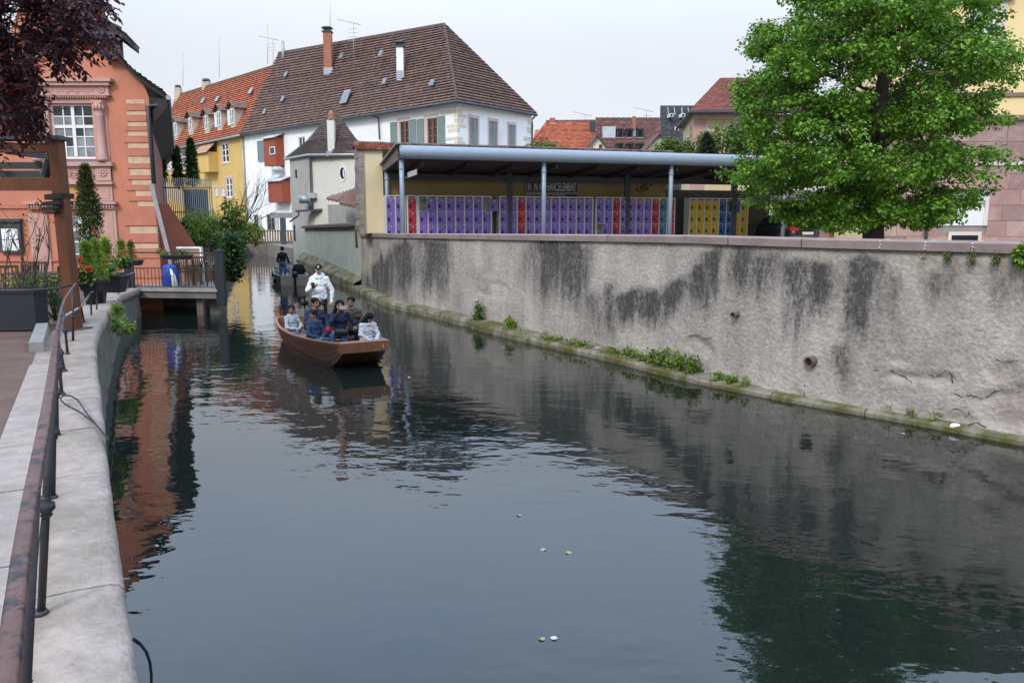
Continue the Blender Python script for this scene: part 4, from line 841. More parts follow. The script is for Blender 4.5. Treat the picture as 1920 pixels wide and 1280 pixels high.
yh = thing('yellow_house', (cA.x - 6, cA.y + 6, 1), 'yellow house with orange tiled roof and a row of small dormers', 'house')
YELW = M('yellow_plaster', (.62, .42, .135), .9, .1, 1, .1, 20, dirt=(.5, .36, .16), dscale=.5, damt=.5)
eD = at(300, 283, 87); wD = Vector((eD.x, eD.y + .4, 0))
YF = Fac((wD.x, wD.y), (cA.x, cA.y)); zy = cA.z + .1
yw_ = [YF.rect(384, 290, 391, 320) if False else YF.rect(416, 268, 429, 305), YF.rect(424, 333, 436, 370), YF.rect(371, 277, 379, 311), YF.rect(341, 281, 355, 316), YF.rect(310, 288, 318, 318), YF.rect(403, 351, 409, 366), YF.rect(415, 351, 421, 366)]
mb = MB(); wall_holes(mb, YF, 0, YF.L, -.2, zy, yw_, .15); ob('wall', mb, YELW, yh)
for r_ in yw_:
    window(yh, YF, *r_, .1, WHITEP, GLASS, 2, 3, .1, .06, single=True); mb = MB(); mb.fbox(YF, r_[0] - .12, r_[0], r_[2] - .15, r_[3] + .15, -.01, .03); mb.fbox(YF, r_[1], r_[1] + .12, r_[2] - .15, r_[3] + .15, -.01, .03); mb.fbox(YF, r_[0], r_[1], r_[3], r_[3] + .15, -.01, .03); mb.fbox(YF, r_[0], r_[1], r_[2] - .15, r_[2], -.01, .05); ob('stone_surround', mb, PKS, yh)
for r_ in yw_[3:5]: shutter(yh, YF, r_[1] + .1, r_[1] + .8, r_[2], r_[3], WHITEP, 10); shutter(yh, YF, r_[0] - .8, r_[0] - .1, r_[2], r_[3], WHITEP, 10)
r_ = YF.rect(385, 287, 409, 324); mb = MB(); mb.fbox(YF, *r_, 0, .9); o_ = ob('oriel', mb, YELW, yh); mb = MB(); ORG = [(.4, .125, .06), (.46, .16, .08), (.34, .1, .05), (.43, .14, .07)]
tiles(mb, YF.P(r_[0] - .2, r_[3] - .1, 1.15), YF.P(r_[1] + .2, r_[3] - .1, 1.15), YF.P(r_[1] + .1, r_[3] + 1.0, .05), YF.P(r_[0] - .1, r_[3] + 1.0, .05), 5, .25, [(.5, .3, .2), (.45, .25, .16)]); ob('oriel_roof', mb, TM, o_)
rD = at(330, 180, 93); rA2 = at(524, 121, YL + 2.2)
mb = MB(); ea, eb = eD + Vector((0, -.2, 0)), eA + Vector((-.05, -.05, -.02)); tiles(mb, ea, eb, rA2, rD, 28, .28, ORG, .1, ragged=.03); yroof = ob('roof', mb, TM, yh); ridge(rD, rA2, yroof)
mb = MB(); mb.tube([ea + dn, eb + dn], .1, 8); g_ = YF.P(YF.L - .05, zy, .15); mb.tube([g_, Vector((g_.x, g_.y, 1))], .07, 8); ob('gutter', mb, ZN, yh)
YN = (eb - ea).cross(rD - ea).normalized(); YN = YN if YN.z > 0 else -YN
def onyroof(px, py):
    d = ray(px, py); o = Vector((0, 0, EYE)); return o + d * ((ea - o).dot(YN) / d.dot(YN))
for px, py in ((440, 232), (415, 236), (391, 243), (361, 246), (333, 254)):                     # dormers
    c = onyroof(px, py + 4); ex = YF.e; nn = YF.n; up = Vector((0, 0, 1)); hw = .55; d_ = 2.2; h = 1.55; c = c + nn * .15
    mb = MB(); q = lambda a, b, z: c + ex * a - nn * b + up * z
    mb.hexa([q(-hw, 0, -.2), q(hw, 0, -.2), q(hw, d_, -.2), q(-hw, d_, -.2), q(-hw, 0, h), q(hw, 0, h), q(hw, d_, h), q(-hw, d_, h)]); dmr = ob('dormer', mb, M('pale_dormer_boards', (.5, .44, .35), .85), yh)
    mb = MB(); apex = [q(0, -.3, h + .55), q(0, d_, h + .55)]
    for s_ in (-1, 1): tiles(mb, *( (q(s_ * (hw + .3), -.3, h - .05), q(s_ * (hw + .3), d_, h - .05), apex[1], apex[0]) ), 4, .3, [(.2, .14, .11), (.24, .15, .11)])
    mb.col = (.25, .2, .16); mb.poly([q(-hw, -.02, h), q(hw, -.02, h), q(0, -.02, h + .5)]); mb.col = None; ob('dormer_roof', mb, TM, dmr)
    DF = Fac((q(-hw, 0, 0).x, q(-hw, 0, 0).y), (q(hw, 0, 0).x, q(hw, 0, 0).y)); window(dmr, DF, .12, 2 * hw - .12, c.z + .15, c.z + h - .1, -.01, WHITEP, GLASS, 2, 2, .08, .04, single=True)
    if px in (440, 415): shutter(dmr, DF, -.45, .02, c.z + .1, c.z + h - .1, WHITEP, 8)
for px, yt, yb, wd in ((333, 160, 188, 10), (385, 148, 162, 13)):
    p = onyroof(px, yb); mb = MB(); wq = wd / FPX * p.y; mb.box(p.x - wq / 2, p.x + wq / 2, p.y, p.y + .7, p.z - 1, at(px, yt, p.y).z - .25); o_ = ob('chimney', mb, M('yellow_grey_plaster', (.5, .42, .3), .9), yroof); mb = MB(); mb.lathe((p.x, p.y + .35, at(px, yt, p.y).z - .25), [(wq * .55, 0), (wq * .58, .12), (wq * .45, .3), (.02, .36)], 10); ob('chimney_pot', mb, DKST, o_)
for px, py in ((472, 172), (409, 187), (382, 190)): 
    c = onyroof(px, py) + YN * .07; mb = MB(); ex = YF.e; ey = YN.cross(ex); q = [c - ex * .3 - ey * .3, c + ex * .3 - ey * .3, c + ex * .3 + ey * .3, c - ex * .3 + ey * .3]; mb.hexa(q + [x + YN * .1 for x in q]); ob('roof_window', mb, ZN, yroof)

# ================================================================== the small tower with pyramid roof, and the shed wall
TY = 49.0
tc0 = at(575, 300, TY); tc1 = at(690, 300, TY - 3.2); tc2 = at(543, 300, TY + 3.4)
tw = thing('tower_house', (tc0.x, tc0.y, .6), 'small cream tower house with pyramid tiled roof and oval window', 'house')
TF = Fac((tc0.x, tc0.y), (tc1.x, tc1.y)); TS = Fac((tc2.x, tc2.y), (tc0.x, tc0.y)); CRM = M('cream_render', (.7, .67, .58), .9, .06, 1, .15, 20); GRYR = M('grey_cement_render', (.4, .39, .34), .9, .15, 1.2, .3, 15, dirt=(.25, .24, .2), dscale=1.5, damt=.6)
zt = at(575, 289, TY).z
mb = MB(); mb.fbox(TF, 0, TF.L, .2, zt, -.3, 0); ob('front_wall', mb, CRM, tw)
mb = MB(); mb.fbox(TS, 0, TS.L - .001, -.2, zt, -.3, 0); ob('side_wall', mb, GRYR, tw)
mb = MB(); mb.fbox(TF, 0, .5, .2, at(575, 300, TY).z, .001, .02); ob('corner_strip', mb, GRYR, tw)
cu, cz = TF.uv(643, 325); mb = MB(); N_ = 20
for k in range(N_):
    t0, t1 = 2 * math.pi * k / N_, 2 * math.pi * (k + 1) / N_
    f_ = lambda r, t, o: TF.P(cu + r * .8 * math.cos(t), cz + r * 1.25 * math.sin(t), o)
    mb.poly([f_(.38, t0, .04), f_(.38, t1, .04), f_(.27, t1, .04), f_(.27, t0, .04)]); mb.poly([f_(.38, t0, 0), f_(.38, t1, 0), f_(.38, t1, .04), f_(.38, t0, .04)])
o_ = ob('oval_window', mb, WHITEP, tw); mb = MB(); mb.poly([TF.P(cu + .27 * .8 * math.cos(2 * math.pi * k / N_), cz + .27 * 1.25 * math.sin(2 * math.pi * k / N_), .012) for k in range(N_)]); ob('pane', mb, GLASS, o_)
mb = MB(); mb.fbox(TF, cu + .02, cu + .14, cz - .2, cz + .22, .012, .03); ob('curtain', mb, WHITEP, o_)
for px, y0, y1 in ((556, 318, 334), (553, 422, 452)):
    u, z = TS.uv(px, (y0 + y1) / 2); hh = abs(TS.uv(px, y0)[1] - TS.uv(px, y1)[1]) / 2; mb = MB(); mb.fbox(TS, u - .12, u + .12, z - hh, z + hh, .002, .008); mb.fbox(TS, u - .2, u - .12, z - hh, z + hh, 0, .03); ob('slit_window', mb, DARK, tw)
ap = at(627, 204, TY + .2); e0_, e1_, e2_ = at(545, 291, TY + 1.3), at(700, 288, TY - 3.6), at(533, 297, TY + 4.2)
c0 = at(577, 289, TY - .6)
PYR = [(.095, .068, .058), (.12, .08, .065), (.075, .06, .055), (.14, .09, .07)]
mb = MB(); m0 = c0.lerp(ap, .45) - Vector((0, 0, .3)); m1 = e1_.lerp(ap, .45) - Vector((0, 0, .3)); m2 = e2_.lerp(ap, .45) - Vector((0, 0, .3))
tiles(mb, c0, e1_, m1, m0, 14, .2, PYR, .04); tiles(mb, m0, m1, ap, ap, 15, .2, PYR, .04); tiles(mb, e2_, c0, m0, m2, 14, .2, PYR, .04); tiles(mb, m2, m0, ap, ap, 15, .2, PYR, .04); proof = ob('roof', mb, TM, tw)
mb = MB(); mb.tube([e2_ - Vector((0, 0, .06)), c0 - Vector((0, 0, .06)), e1_ - Vector((0, 0, .06))], .09, 8); g_ = TF.P(.45, zt - .25, .1); mb.tube([c0 - Vector((-.2, 0, .1)), g_, Vector((g_.x, g_.y, at(600, 395, TY).z))], .085, 8); ob('gutter', mb, ZN, tw)
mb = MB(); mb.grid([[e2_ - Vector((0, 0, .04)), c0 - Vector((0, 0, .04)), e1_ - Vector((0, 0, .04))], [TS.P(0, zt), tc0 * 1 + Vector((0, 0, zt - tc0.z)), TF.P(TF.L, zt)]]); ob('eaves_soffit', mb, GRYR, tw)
b_ = at(621, 282, TY - 1.6); t_ = at(620, 225, TY - 1.6); mb = MB(); mb.box(b_.x - .2, b_.x + .2, b_.y, b_.y + .4, b_.z - .3, t_.z); ch = ob('chimney', mb, CRM, proof); mb = MB(); mb.lathe((t_.x, t_.y + .2, t_.z), [(.24, 0), (.26, .08), (.16, .2), (.2, .3), (.1, .5), (.02, .55)], 8); ob('chimney_pot', mb, BRICK, ch); mb = MB(); mb.box(b_.x - .28, b_.x + .3, b_.y - .1, b_.y + .4, b_.z - .35, b_.z - .05); ob('flashing', mb, ZN, ch)
# extraction fan and duct
fan = thing('extractor_fan', at(596, 395, TY - .5), 'grey extractor fan and cowl fixed beside the tower corner', 'fan')
p = at(572, 374, TY - .4); mb = MB(); mb.tube([p - Vector((.35, 0, 0)), p + Vector((.35, .1, 0))], .24, 14); mb.tube([p + Vector((.35, .1, 0)), p + Vector((.55, .1, 0))], .15, 10); ob('motor', mb, ZN, fan)
mb = MB(); mb.tube([at(583, 372, TY - .35), at(583, 395, TY - .35)], .14, 10); mb.bar(at(556, 396, TY - .6), at(605, 393, TY - .6), .5, .12); ob('duct', mb, MATS['dark_zinc'], fan)
mb = MB(); mb.tube([at(560, 396, TY - .7), at(560, 404, TY - .7), at(543, 416, TY - .8)], .05, 6); ob('drain_arm', mb, DKST, fan)
mb = MB(); q_ = TF.rect(584, 362, 595, 372); mb.fbox(TF, *q_, .02, .3); ob('control_box', mb, M('pale_grey_box', (.5, .48, .45), .6), fan)
# green-grey shed wall at the water
s0 = FOOT[-1] + Vector((.0, .35, 0)); s1 = at(573, 476, TY - .15); GRW = M('green_grey_render', (.34, .38, .33), .92, .14, .9, .35, 14, dirt=(.5, .52, .48), dscale=2.0, damt=.7)
sh = thing('shed', (s0.x, s0.y, .4), 'green grey canal shed with rusty lean-to roof beside the yellow pier', 'shed')
SH = Fac((s1.x, s1.y), (s0.x, s0.y)); zl, zr = at(575, 428, TY - .2).z, at(672, 424, s0.y).z
mb = MB(); mb.hexa([SH.P(0, 0, 0), SH.P(SH.L, 0, 0), SH.P(SH.L, 0, -.3), SH.P(0, 0, -.3), SH.P(0, zl, 0), SH.P(SH.L, zr, 0), SH.P(SH.L, zr, -.3), SH.P(0, zl, -.3)]); ob('wall', mb, GRW, sh)
mb = MB(); mb.hexa([SH.P(0, zl, .2), SH.P(SH.L + .2, zr, .2), SH.P(SH.L + .2, zr, -.35), SH.P(0, zl, -.35), SH.P(0, zl + .12, .2), SH.P(SH.L + .2, zr + .12, .2), SH.P(SH.L + .2, zr + .2, -.35), SH.P(0, zl + .2, -.35)]); ob('wall_cap', mb, M('dark_mossy_stone', (.09, .085, .07), .95, .4, 4, .5, 20), sh)
mb = MB(); zi = at(640, 385, 40).z - .1; mb.hexa([SH.P(.3, zl, -1.2), SH.P(SH.L + .2, zr, -1.2), SH.P(SH.L + .2, zr, -1.4), SH.P(.3, zl, -1.4), SH.P(.3, zi + .3, -1.2), SH.P(SH.L + .2, zi, -1.2), SH.P(SH.L + .2, zi, -1.4), SH.P(.3, zi + .3, -1.4)]); ob('back_wall', mb, GRYR, sh)
RUST = M('rusty_sheet', (.2, .105, .075), .75, .3, 4, .3, 30, metal=.2, dirt=(.12, .05, .03), dscale=3, damt=.7)
mb = MB(); A, B, C_, D_ = at(612, 372, TY - 8), at(674, 384, 32.5), at(676, 350, 33.6), at(625, 367, TY - 7); nw = 26; r0, r1 = [], []
for k in range(nw + 1):
    z_ = .05 * (k % 2) + .03 * math.sin(k * 1.9); r0.append(A.lerp(B, k / nw) + Vector((0, 0, z_ - .1 * (k / nw > .45)))); r1.append(D_.lerp(C_, k / nw) + Vector((0, 0, z_)))
mb.grid([r0, r1]); mb.grid([[x - Vector((0, 0, .03)) for x in r0], [x - Vector((0, 0, .03)) for x in r1]]); mb.grid([[x - Vector((0, 0, .1)) for x in r0], r0]); ob('lean_to_roof', mb, RUST, sh)
mb = MB(); mb.tube([at(669, 420, 32.6), at(667, 432, 32.6), at(669, 465, 32.6)], .05, 6); ob('rusty_strip', mb, RUST, sh)
# stepped plinth below it
mb = MB(); rows = []
for k in range(25):
    u = -.6 + (SH.L + 1.1) * k / 24; h_ = .95 - .45 * k / 24 + .05 * noise.noise((u * .8, 3, 1)); o_ = .5 + .06 * noise.noise((u * 1.3, 0, 0)); rows.append([SH.P(u, -.4, o_), SH.P(u, h_ * .55, o_ - .02), SH.P(u, h_ * .66, o_ - .1), SH.P(u, h_, .0)])
mb.grid(rows); mb.poly(rows[0][::-1]); ob('plinth', mb, LEDGE, sh)
# far bridge wall with timber fence
fw_ = thing('bridge_wall', (-20, 66, 0), 'low stone wall with brown timber fence across the far end of the canal', 'wall')
FB = Fac((-26, 66.0), (-15, 65.0)); mb = MB(); mb.fbox(FB, 0, 12, -.3, 1.05, -.5, 0); ob('stonework', mb, M('brown_grey_masonry', (.16, .14, .115), .95, .4, 2.5, .6, 6), fw_)
BT = M('brown_timber', (.2, .115, .06), .8, .2, 5); mb = MB(); mb.fbox(FB, 0, 12, 1.05, 1.16, -.05, .06); ob('bottom_rail', mb, BT, fw_); mb = MB(); mb.fbox(FB, 0, 12, 1.95, 2.05, -.03, .05); ob('top_rail', mb, BT, fw_)
k = 0.0
while k < 11.8: mb = MB(); mb.fbox(FB, k, k + .14, 1.16, 1.95, -.02, .02); ob('fence_slat', mb, BT, fw_); k += .22
sp = thing('water_steps_post', (-17, 65, 0), 'dark timber mooring frame before the white house at the canal bend', 'post'); mb = MB(); p_ = at(531, 428, 62); mb.box(p_.x - .18, p_.x + .18, 61.8, 62.2, -.3, p_.z + .8); ob('post', mb, DKST, sp); mb = MB(); mb.box(p_.x - .9, p_.x + 1.1, 61.75, 62.25, p_.z + .8, p_.z + 1.2); ob('crossbeam', mb, M('grey_beam', (.25, .24, .23), .9), sp)
# ================================================================== buildings behind the yard
def hbox(mb, x0, x1, y0, y1, Y, dep): # photo box at depth Y
    a, b = at(x0, y1, Y), at(x1, y0, Y); mb.box(a.x, b.x, Y, Y + dep, a.z, b.z)
# orange tiled house
oh = thing('orange_roofed_house', at(1050, 300, 66), 'far house with a broad orange tiled roof and one chimney', 'house')
YO = 64
a, b, c, d = at(975, 292, YO), at(1117, 292, YO), at(1117, 227, YO + 5), at(1024, 228, YO + 5)
mb = MB(); tiles(mb, a, b, c, d, 26, .26, [(.42, .12, .06), (.46, .15, .075), (.38, .1, .05)], .05, ragged=.02); r_ = ob('roof', mb, TM, oh); mb = MB(); mb.box(a.x, b.x, YO + .1, YO + 8, 1, a.z); ob('wall', mb, CRM, oh)
chimney(r_, 1036, 221, 232, 10, BRICK, BRICK, YO + 4.6, cap=False); mb = MB(); p = at(1110, 240, YO + 4); mb.box(p.x - .2, p.x + .3, YO + 3.2, YO + 4, p.z - .5, p.z + .5); ob('roof_hatch', mb, DKST, r_); 
mb = MB(); p, q = at(1068, 281, YO + .7), at(1114, 279, YO + .7); mb.bar(p, q, .1, .08); mb.bar(p, p - Vector((0, 0, .6)), .06); ob('snow_rail', mb, BRICK, r_); ridge(d, c, r_)
mb = MB(); tiles(mb, at(1000, 262, YO - 2), at(1012, 250, YO - 2), at(1016, 243, YO + 2), at(1004, 243, YO + 2), 3, .3, [(.42, .12, .06)]); ob('side_gable', mb, TM, oh)
# brown tiled house with dormers
bh_ = thing('brown_roofed_house', at(1177, 300, 62), 'far house with red brown tiled roof and two rows of dark dormers', 'house'); YB = 61
a, b, c, d = at(1112, 296, YB), at(1240, 296, YB), at(1238, 223, YB + 5), at(1117, 223, YB + 5)
mb = MB(); tiles(mb, a, b, c, d, 30, .22, [(.19, .085, .065), (.23, .1, .075), (.16, .08, .065), (.13, .07, .06)], .05, ragged=.02); r_ = ob('roof', mb, TM, bh_); ridge(d, c, r_); mb = MB(); mb.box(a.x, b.x, YB + .1, YB + 9, 1, a.z); ob('wall', mb, CRM, bh_)
BN = (b - a).cross(d - a).normalized(); BN = BN if BN.z > 0 else -BN
def onb(px, py):
    dd_ = ray(px, py); o = Vector((0, 0, EYE)); return o + dd_ * ((a - o).dot(BN) / dd_.dot(BN))
for px, py in ((1161, 252), (1179, 252), (1198, 252), (1161, 279), (1180, 279), (1199, 279)):
    p = onb(px, py); mb = MB(); mb.box(p.x - .25, p.x + .25, p.y - .5, p.y + 1.2, p.z - .3, p.z + .3); dm_ = ob('dormer', mb, DKST, bh_); mb = MB(); mb.box(p.x - .29, p.x + .29, p.y - .6, p.y + 1.3, p.z + .3, p.z + .38); ob('dormer_roof', mb, M('dark_dormer_tile', (.06, .05, .048), .9), dm_); mb = MB(); mb.box(p.x - .17, p.x + .17, p.y - .53, p.y - .5, p.z - .2, p.z + .2); ob('pane', mb, GLASS, dm_); mb = MB(); mb.box(p.x - .27, p.x + .27, p.y - .6, p.y - .45, p.z - .36, p.z - .3); ob('sill', mb, ZN, dm_)
p = onb(1141, 254); mb = MB(); mb.box(p.x - .5, p.x + .5, p.y - .35, p.y + .4, p.z - .65, p.z + .65); o_ = ob('skylight', mb, M('pale_skylight', (.5, .52, .53), .2, spec=.7), bh_)
chimney(r_, 1189, 218, 246, 5, BRICK, BRICK, YB + 2.6, cap=False, dep=.4)
for nm, x0, xm, x1, yt, yb, px in (('pair', 1112, 1120, 1141, 256, 283, 1126), ('pair', 1212, 1238, 1246, 254, 283, 1231)):
    g_ = thing('gabled_dormer_house', at(px, 290, 57), 'little white gable at the orange roof edge' if px < 1200 else 'little white gable at the slate roof edge', 'house', 'small white gables behind the canopy'); mb = MB(); Yg = 57
    mb.poly([at(x0, yb + 8, Yg), at(x1, yb + 8, Yg), at(x1, yb, Yg) if x1 - xm > 12 else at(x1, yt + 14, Yg), at(xm, yt, Yg), at(x0, yb, Yg) if xm - x0 > 12 else at(x0, yt + 12, Yg)]); ob('gable_wall', mb, M('pale_cream_plaster', (.75, .7, .6), .9), g_)
    mb = MB()
    for e_ in ((at(x0 - 1, yb if xm - x0 > 12 else yt + 14, Yg - .3)), (at(x1 + 1, yb if x1 - xm > 12 else yt + 15, Yg - .3))):
        t_ = at(xm, yt - 2, Yg - .3); bk_ = Vector((0, 4, 0)); mb.hexa([e_, t_, t_ + bk_, e_ + bk_, e_ + Vector((0, 0, .14)), t_ + Vector((0, 0, .14)), t_ + bk_ + Vector((0, 0, .14)), e_ + bk_ + Vector((0, 0, .14))])
    ob('gable_roof', mb, M('dark_brown_tile', (.11, .075, .06), .9), g_); mb = MB(); hbox(mb, px - 3, px + 3, 271, 280, Yg - .06, .05); o_ = ob('window', mb, M('brown_frame', (.18, .09, .05), .7), g_); mb = MB(); hbox(mb, px - 2, px + 2, 272.3, 279, Yg - .09, .02); ob('pane', mb, GLASS, o_)
antenna('roof_antenna', 1097, 228, 214, YO + 5, 'small antenna standing on the orange roof ridge', 2); antenna('roof_antenna', 1212, 223, 206, YB + 5, 'small antenna on the brown dormered roof', 2)
# slate house
sh_ = thing('slate_house', at(1270, 300, 70), 'dark slate roofed house wedged before the yellow hip roofed building', 'house'); YS = 68
a, b, c, d = at(1237, 292, YS), at(1320, 292, YS), at(1310, 198, YS + 4), at(1238, 198, YS + 4); SL = [(.055, .052, .056), (.07, .064, .066), (.045, .044, .048)]
mb = MB(); tiles(mb, a, b, c, d, 40, .22, SL, .03); ob('roof', mb, TM, sh_); mb = MB(); mb.box(a.x, b.x, YS + .1, YS + 8, 1, a.z + .1); ob('wall', mb, DKST, sh_)
for px, py, h_ in ((1259, 216, 4), (1269, 243, 6), (1281, 216, 4)):
    mb = MB(); hbox(mb, px - 3.5, px + 3.5, py - h_ * .8, py + h_ * .8, YS + 1.9, 1.2); o_ = ob('dormer_window', mb, WHITEP, sh_); mb = MB(); hbox(mb, px - 2.2, px + 2.2, py - h_ * .55, py + h_ * .55, YS + 1.87, .02); ob('pane', mb, GLASS, o_)
mb = MB()
for px, y0, y1 in ((1252, 202, 216), (1264, 202, 216), (1278, 202, 216), (1290, 202, 214), (1262, 228, 240), (1254, 249, 265)): mb.bar(at(px, y0, YS + 3.0), at(px + 1.5, y1, YS + 2.2), .06, .06)
ob('snow_rail', mb, ZN, sh_)
# yellow hip roofed building
hb = thing('hip_roofed_building', at(1340, 300, 50), 'ochre building with brown red hip roof behind the garden trees', 'house'); YH = 50
k0, k1, k2 = at(1302, 212, YH), at(1500, 212, YH + 1), at(1281, 235, YH + 9)
HF, HS = Fac((k0.x, k0.y), (k1.x, k1.y)), Fac((k2.x, k2.y), (k0.x, k0.y)); OCH2 = M('light_ochre_plaster', (.63, .5, .28), .9, .08)
hw_ = [HF.rect(1318 + 43 * k, 232, 1332 + 43 * k, 262) for k in range(4)]; hs = [HS.rect(1293, 235, 1298, 262)]
mb = MB(); wall_holes(mb, HF, 0, HF.L, 1, k0.z, hw_, .2); ob('wall', mb, OCH2, hb); mb = MB(); wall_holes(mb, HS, 0, HS.L, 1, k0.z, hs, .2); ob('side_wall', mb, OCH2, hb)
for r_ in hw_: window(hb, HF, *r_, .15, WHITEP, GLASS, 2, 3, .1, .06, single=True)
window(hb, HS, *hs[0], .15, WHITEP, GLASS, 2, 3, .1, .06, single=True)
mb = MB(); mb.fbox(HF, 0, .8, 1, k0.z - .2, 0, .04); mb.fbox(HS, HS.L - .8, HS.L, 1, k0.z - .2, 0, .04); ob('corner_pilaster', mb, PINK, hb); mb = MB(); mb.fbox(HF, 0, HF.L, k0.z - .35, k0.z, .05, .25); ob('cornice', mb, PKS, hb)
e0_, e1_, e2_, rp0, rp1 = at(1294, 207, YH - .8), at(1520, 205, YH), at(1271, 236, YH + 9.5), at(1352, 146, YH + 6), at(1500, 146, YH + 7)
HT_ = [(.24, .075, .055), (.27, .09, .065), (.21, .068, .05)]; mb = MB(); tiles(mb, e0_, e1_, rp1, rp0, 36, .25, HT_, .03); tiles(mb, e2_, e0_, rp0, rp0, 36, .25, HT_, .03); r_ = ob('roof', mb, TM, hb); mb = MB(); z_ = Vector((0, 0, -.12)); mb.tube([e2_ + z_, e0_ + z_, e1_ + z_], .12, 8); mb.grid([[e2_ + z_, e0_ + z_, e1_ + z_], [k2 + Vector((0, 0, k0.z - k2.z)), k0, k1]]); ob('gutter', mb, DKST, r_)
# school building behind the big tree
sb = thing('school_building', (15, 26, YARDZ), 'yellow building with pink sandstone base behind the big green tree', 'building')
X0 = at(1640, 300, 27).x; BF = Fac((X0, 27.0), (X0 + 16, 25.6)); YLW = M('light_yellow_plaster', (.78, .6, .3), .9, .06, .8, .12, 20)
zc_ = at(1880, 212, 26).z; ztop = 11.0
wins = [BF.rect(1826, 8, 1868, 132), BF.rect(1720, 8, 1762, 132)]; gw = [BF.rect(1768, 365, 1845, 423)]
mb = MB(); wall_holes(mb, BF, 0, BF.L, zc_, ztop, wins, .2); ob('upper_wall', mb, YLW, sb); mb = MB(); mb.poly([BF.P(0, 1), BF.P(0, ztop), BF.P(0, ztop, -3.5), BF.P(0, 1, -3.5)]); ob('side_wall', mb, YLW, sb)
SLAT = M('white_roller_shutter', (.72, .72, .7), .6, .05, 3, .1, 40)
for r_ in wins:
    window(sb, BF, *r_, .15, WHITEP, M('sky_reflecting_glass', (.3, .36, .42), .05, .1, 1, 0, spec=.9), 2, 3, .1, .05)
    [ob('window_jamb', (lambda m_: (m_.fbox(BF, a_, a_ + .25, r_[2], r_[3] + .1, -.01, .05), m_)[1])(MB()), M('white_pink_stone', (.66, .58, .54), .85), sb) for a_ in (r_[0] - .25, r_[1])]; mb = MB(); mb.fbox(BF, r_[0] - .4, r_[1] + .4, r_[3] + .1, r_[3] + .3, -.01, .2); ob('window_hood', mb, M('brown_stone', (.22, .14, .115), .85), sb); mb = MB(); mb.fbox(BF, r_[0] - .3, r_[1] + .3, r_[2] - .16, r_[2], -.01, .15); ob('sill', mb, MATS['brown_stone'], sb)
mb = MB(); mb.fbox(BF, -.4, BF.L, ztop, ztop + .35, -.3, .6); ob('eaves_cornice', mb, MATS['brown_stone'], sb); mb = MB(); tiles(mb, BF.P(-.6, ztop + .35, .75), BF.P(BF.L, ztop + .35, .75), BF.P(BF.L, ztop + 5.2, -4.2), BF.P(2.5, ztop + 5.2, -4.2), 22, .3, DKTILE, .05); ob('roof', mb, TM, sb)
mb = MB(); mb.fbox(BF, -.1, BF.L, zc_ - .14, zc_, -.01, .16); ob('cornice', mb, MATS['brown_stone'], sb); zb2 = at(1880, 172, 26).z; mb = MB(); mb.fbox(BF, -.05, BF.L, zb2 - .06, zb2 + .06, -.01, .07); ob('string_course', mb, MATS['brown_stone'], sb)
mb = MB(); mb.fbox(BF, 0, BF.L, 1, zc_ - .14, -.4, -.03); ob('base_core', mb, M('grey_mortar', (.3, .25, .22), .95), sb)
PB = [M('pink_block_%d' % k, c_, .9, .2, 2.5, .25, 30, dirt=(.62, .52, .46), dscale=1.7, damt=.35) for k, c_ in enumerate(((.36, .215, .185), (.41, .26, .225), (.3, .185, .165), (.45, .27, .21), (.33, .22, .2)))]
zz = YARDZ - .1; row = 0; zs_ = at(1880, 303, 26).z
while zz < zc_ - .2:
    h = .52 if row else .78; h = min(h, zc_ - .15 - zz); u = -.3 * (row % 2)
    while u < BF.L:
        l = rnd(.8, 1.25); a_, b_ = max(0, u) + .006, min(BF.L, u + l) - .006
        for g in gw:
            if zz < g[3] - .02 and zz + h > g[2] + .02:
                if a_ < g[0] < b_: b_ = g[0] - .125
                elif a_ < g[1] + .12 < b_: a_ = g[1] + .125
                elif g[0] <= a_ and b_ <= g[1] + .12: b_ = a_
        if b_ > a_ + .03: mb = MB(); mb.fbox(BF, a_, b_, zz + .006, zz + h - .006, -.03, rnd(0, .012) + (.05 if row == 0 else 0)); ob('sandstone_block', mb, random.choice(PB), sb)
        u += l
    zz += h; row += 1
mb = MB(); mb.fbox(BF, -.05, BF.L, zs_ - .08, zs_ + .04, .013, .06); ob('string_course', mb, MATS['white_pink_stone'], sb)
for g in gw:
    mb = MB(); mb.fbox(BF, g[0], g[1], g[2], g[3], -.03, .02); ob('roller_shutter', mb, SLAT, sb); [ob('window_jamb', (lambda m_: (m_.fbox(BF, a_, a_ + .12, g[2], g[3] + .1, -.03, .05), m_)[1])(MB()), MATS['white_pink_stone'], sb) for a_ in (g[0] - .12, g[1])]
g = BF.rect(1782, 441, 1832, 450); mb = MB(); mb.fbox(BF, g[0], g[1], g[2], g[3], .03, .075); ob('cellar_vent', mb, DARK, sb); mb = MB(); mb.fbox(BF, g[0] - .1, g[0], g[2] - .1, g[3] + .12, .03, .08); mb.fbox(BF, g[1], g[1] + .1, g[2] - .1, g[3] + .12, .03, .08); mb.fbox(BF, g[0], g[1], g[3], g[3] + .12, .03, .08); ob('vent_frame', mb, MATS['white_pink_stone'], sb)
u = BF.uv(1734, 440)[0]; mb = MB(); mb.tube([BF.P(u, 1.6, .12), BF.P(u, 3.0, .12), BF.P(u - .1, 3.2, .1), BF.P(u - .1, zc_, .1)], .055, 8); mb.tube([BF.P(u, 2.6, .12), BF.P(u, 2.66, .12)], .075, 8); ob('downpipe', mb, MATS['dark_zinc'], sb)
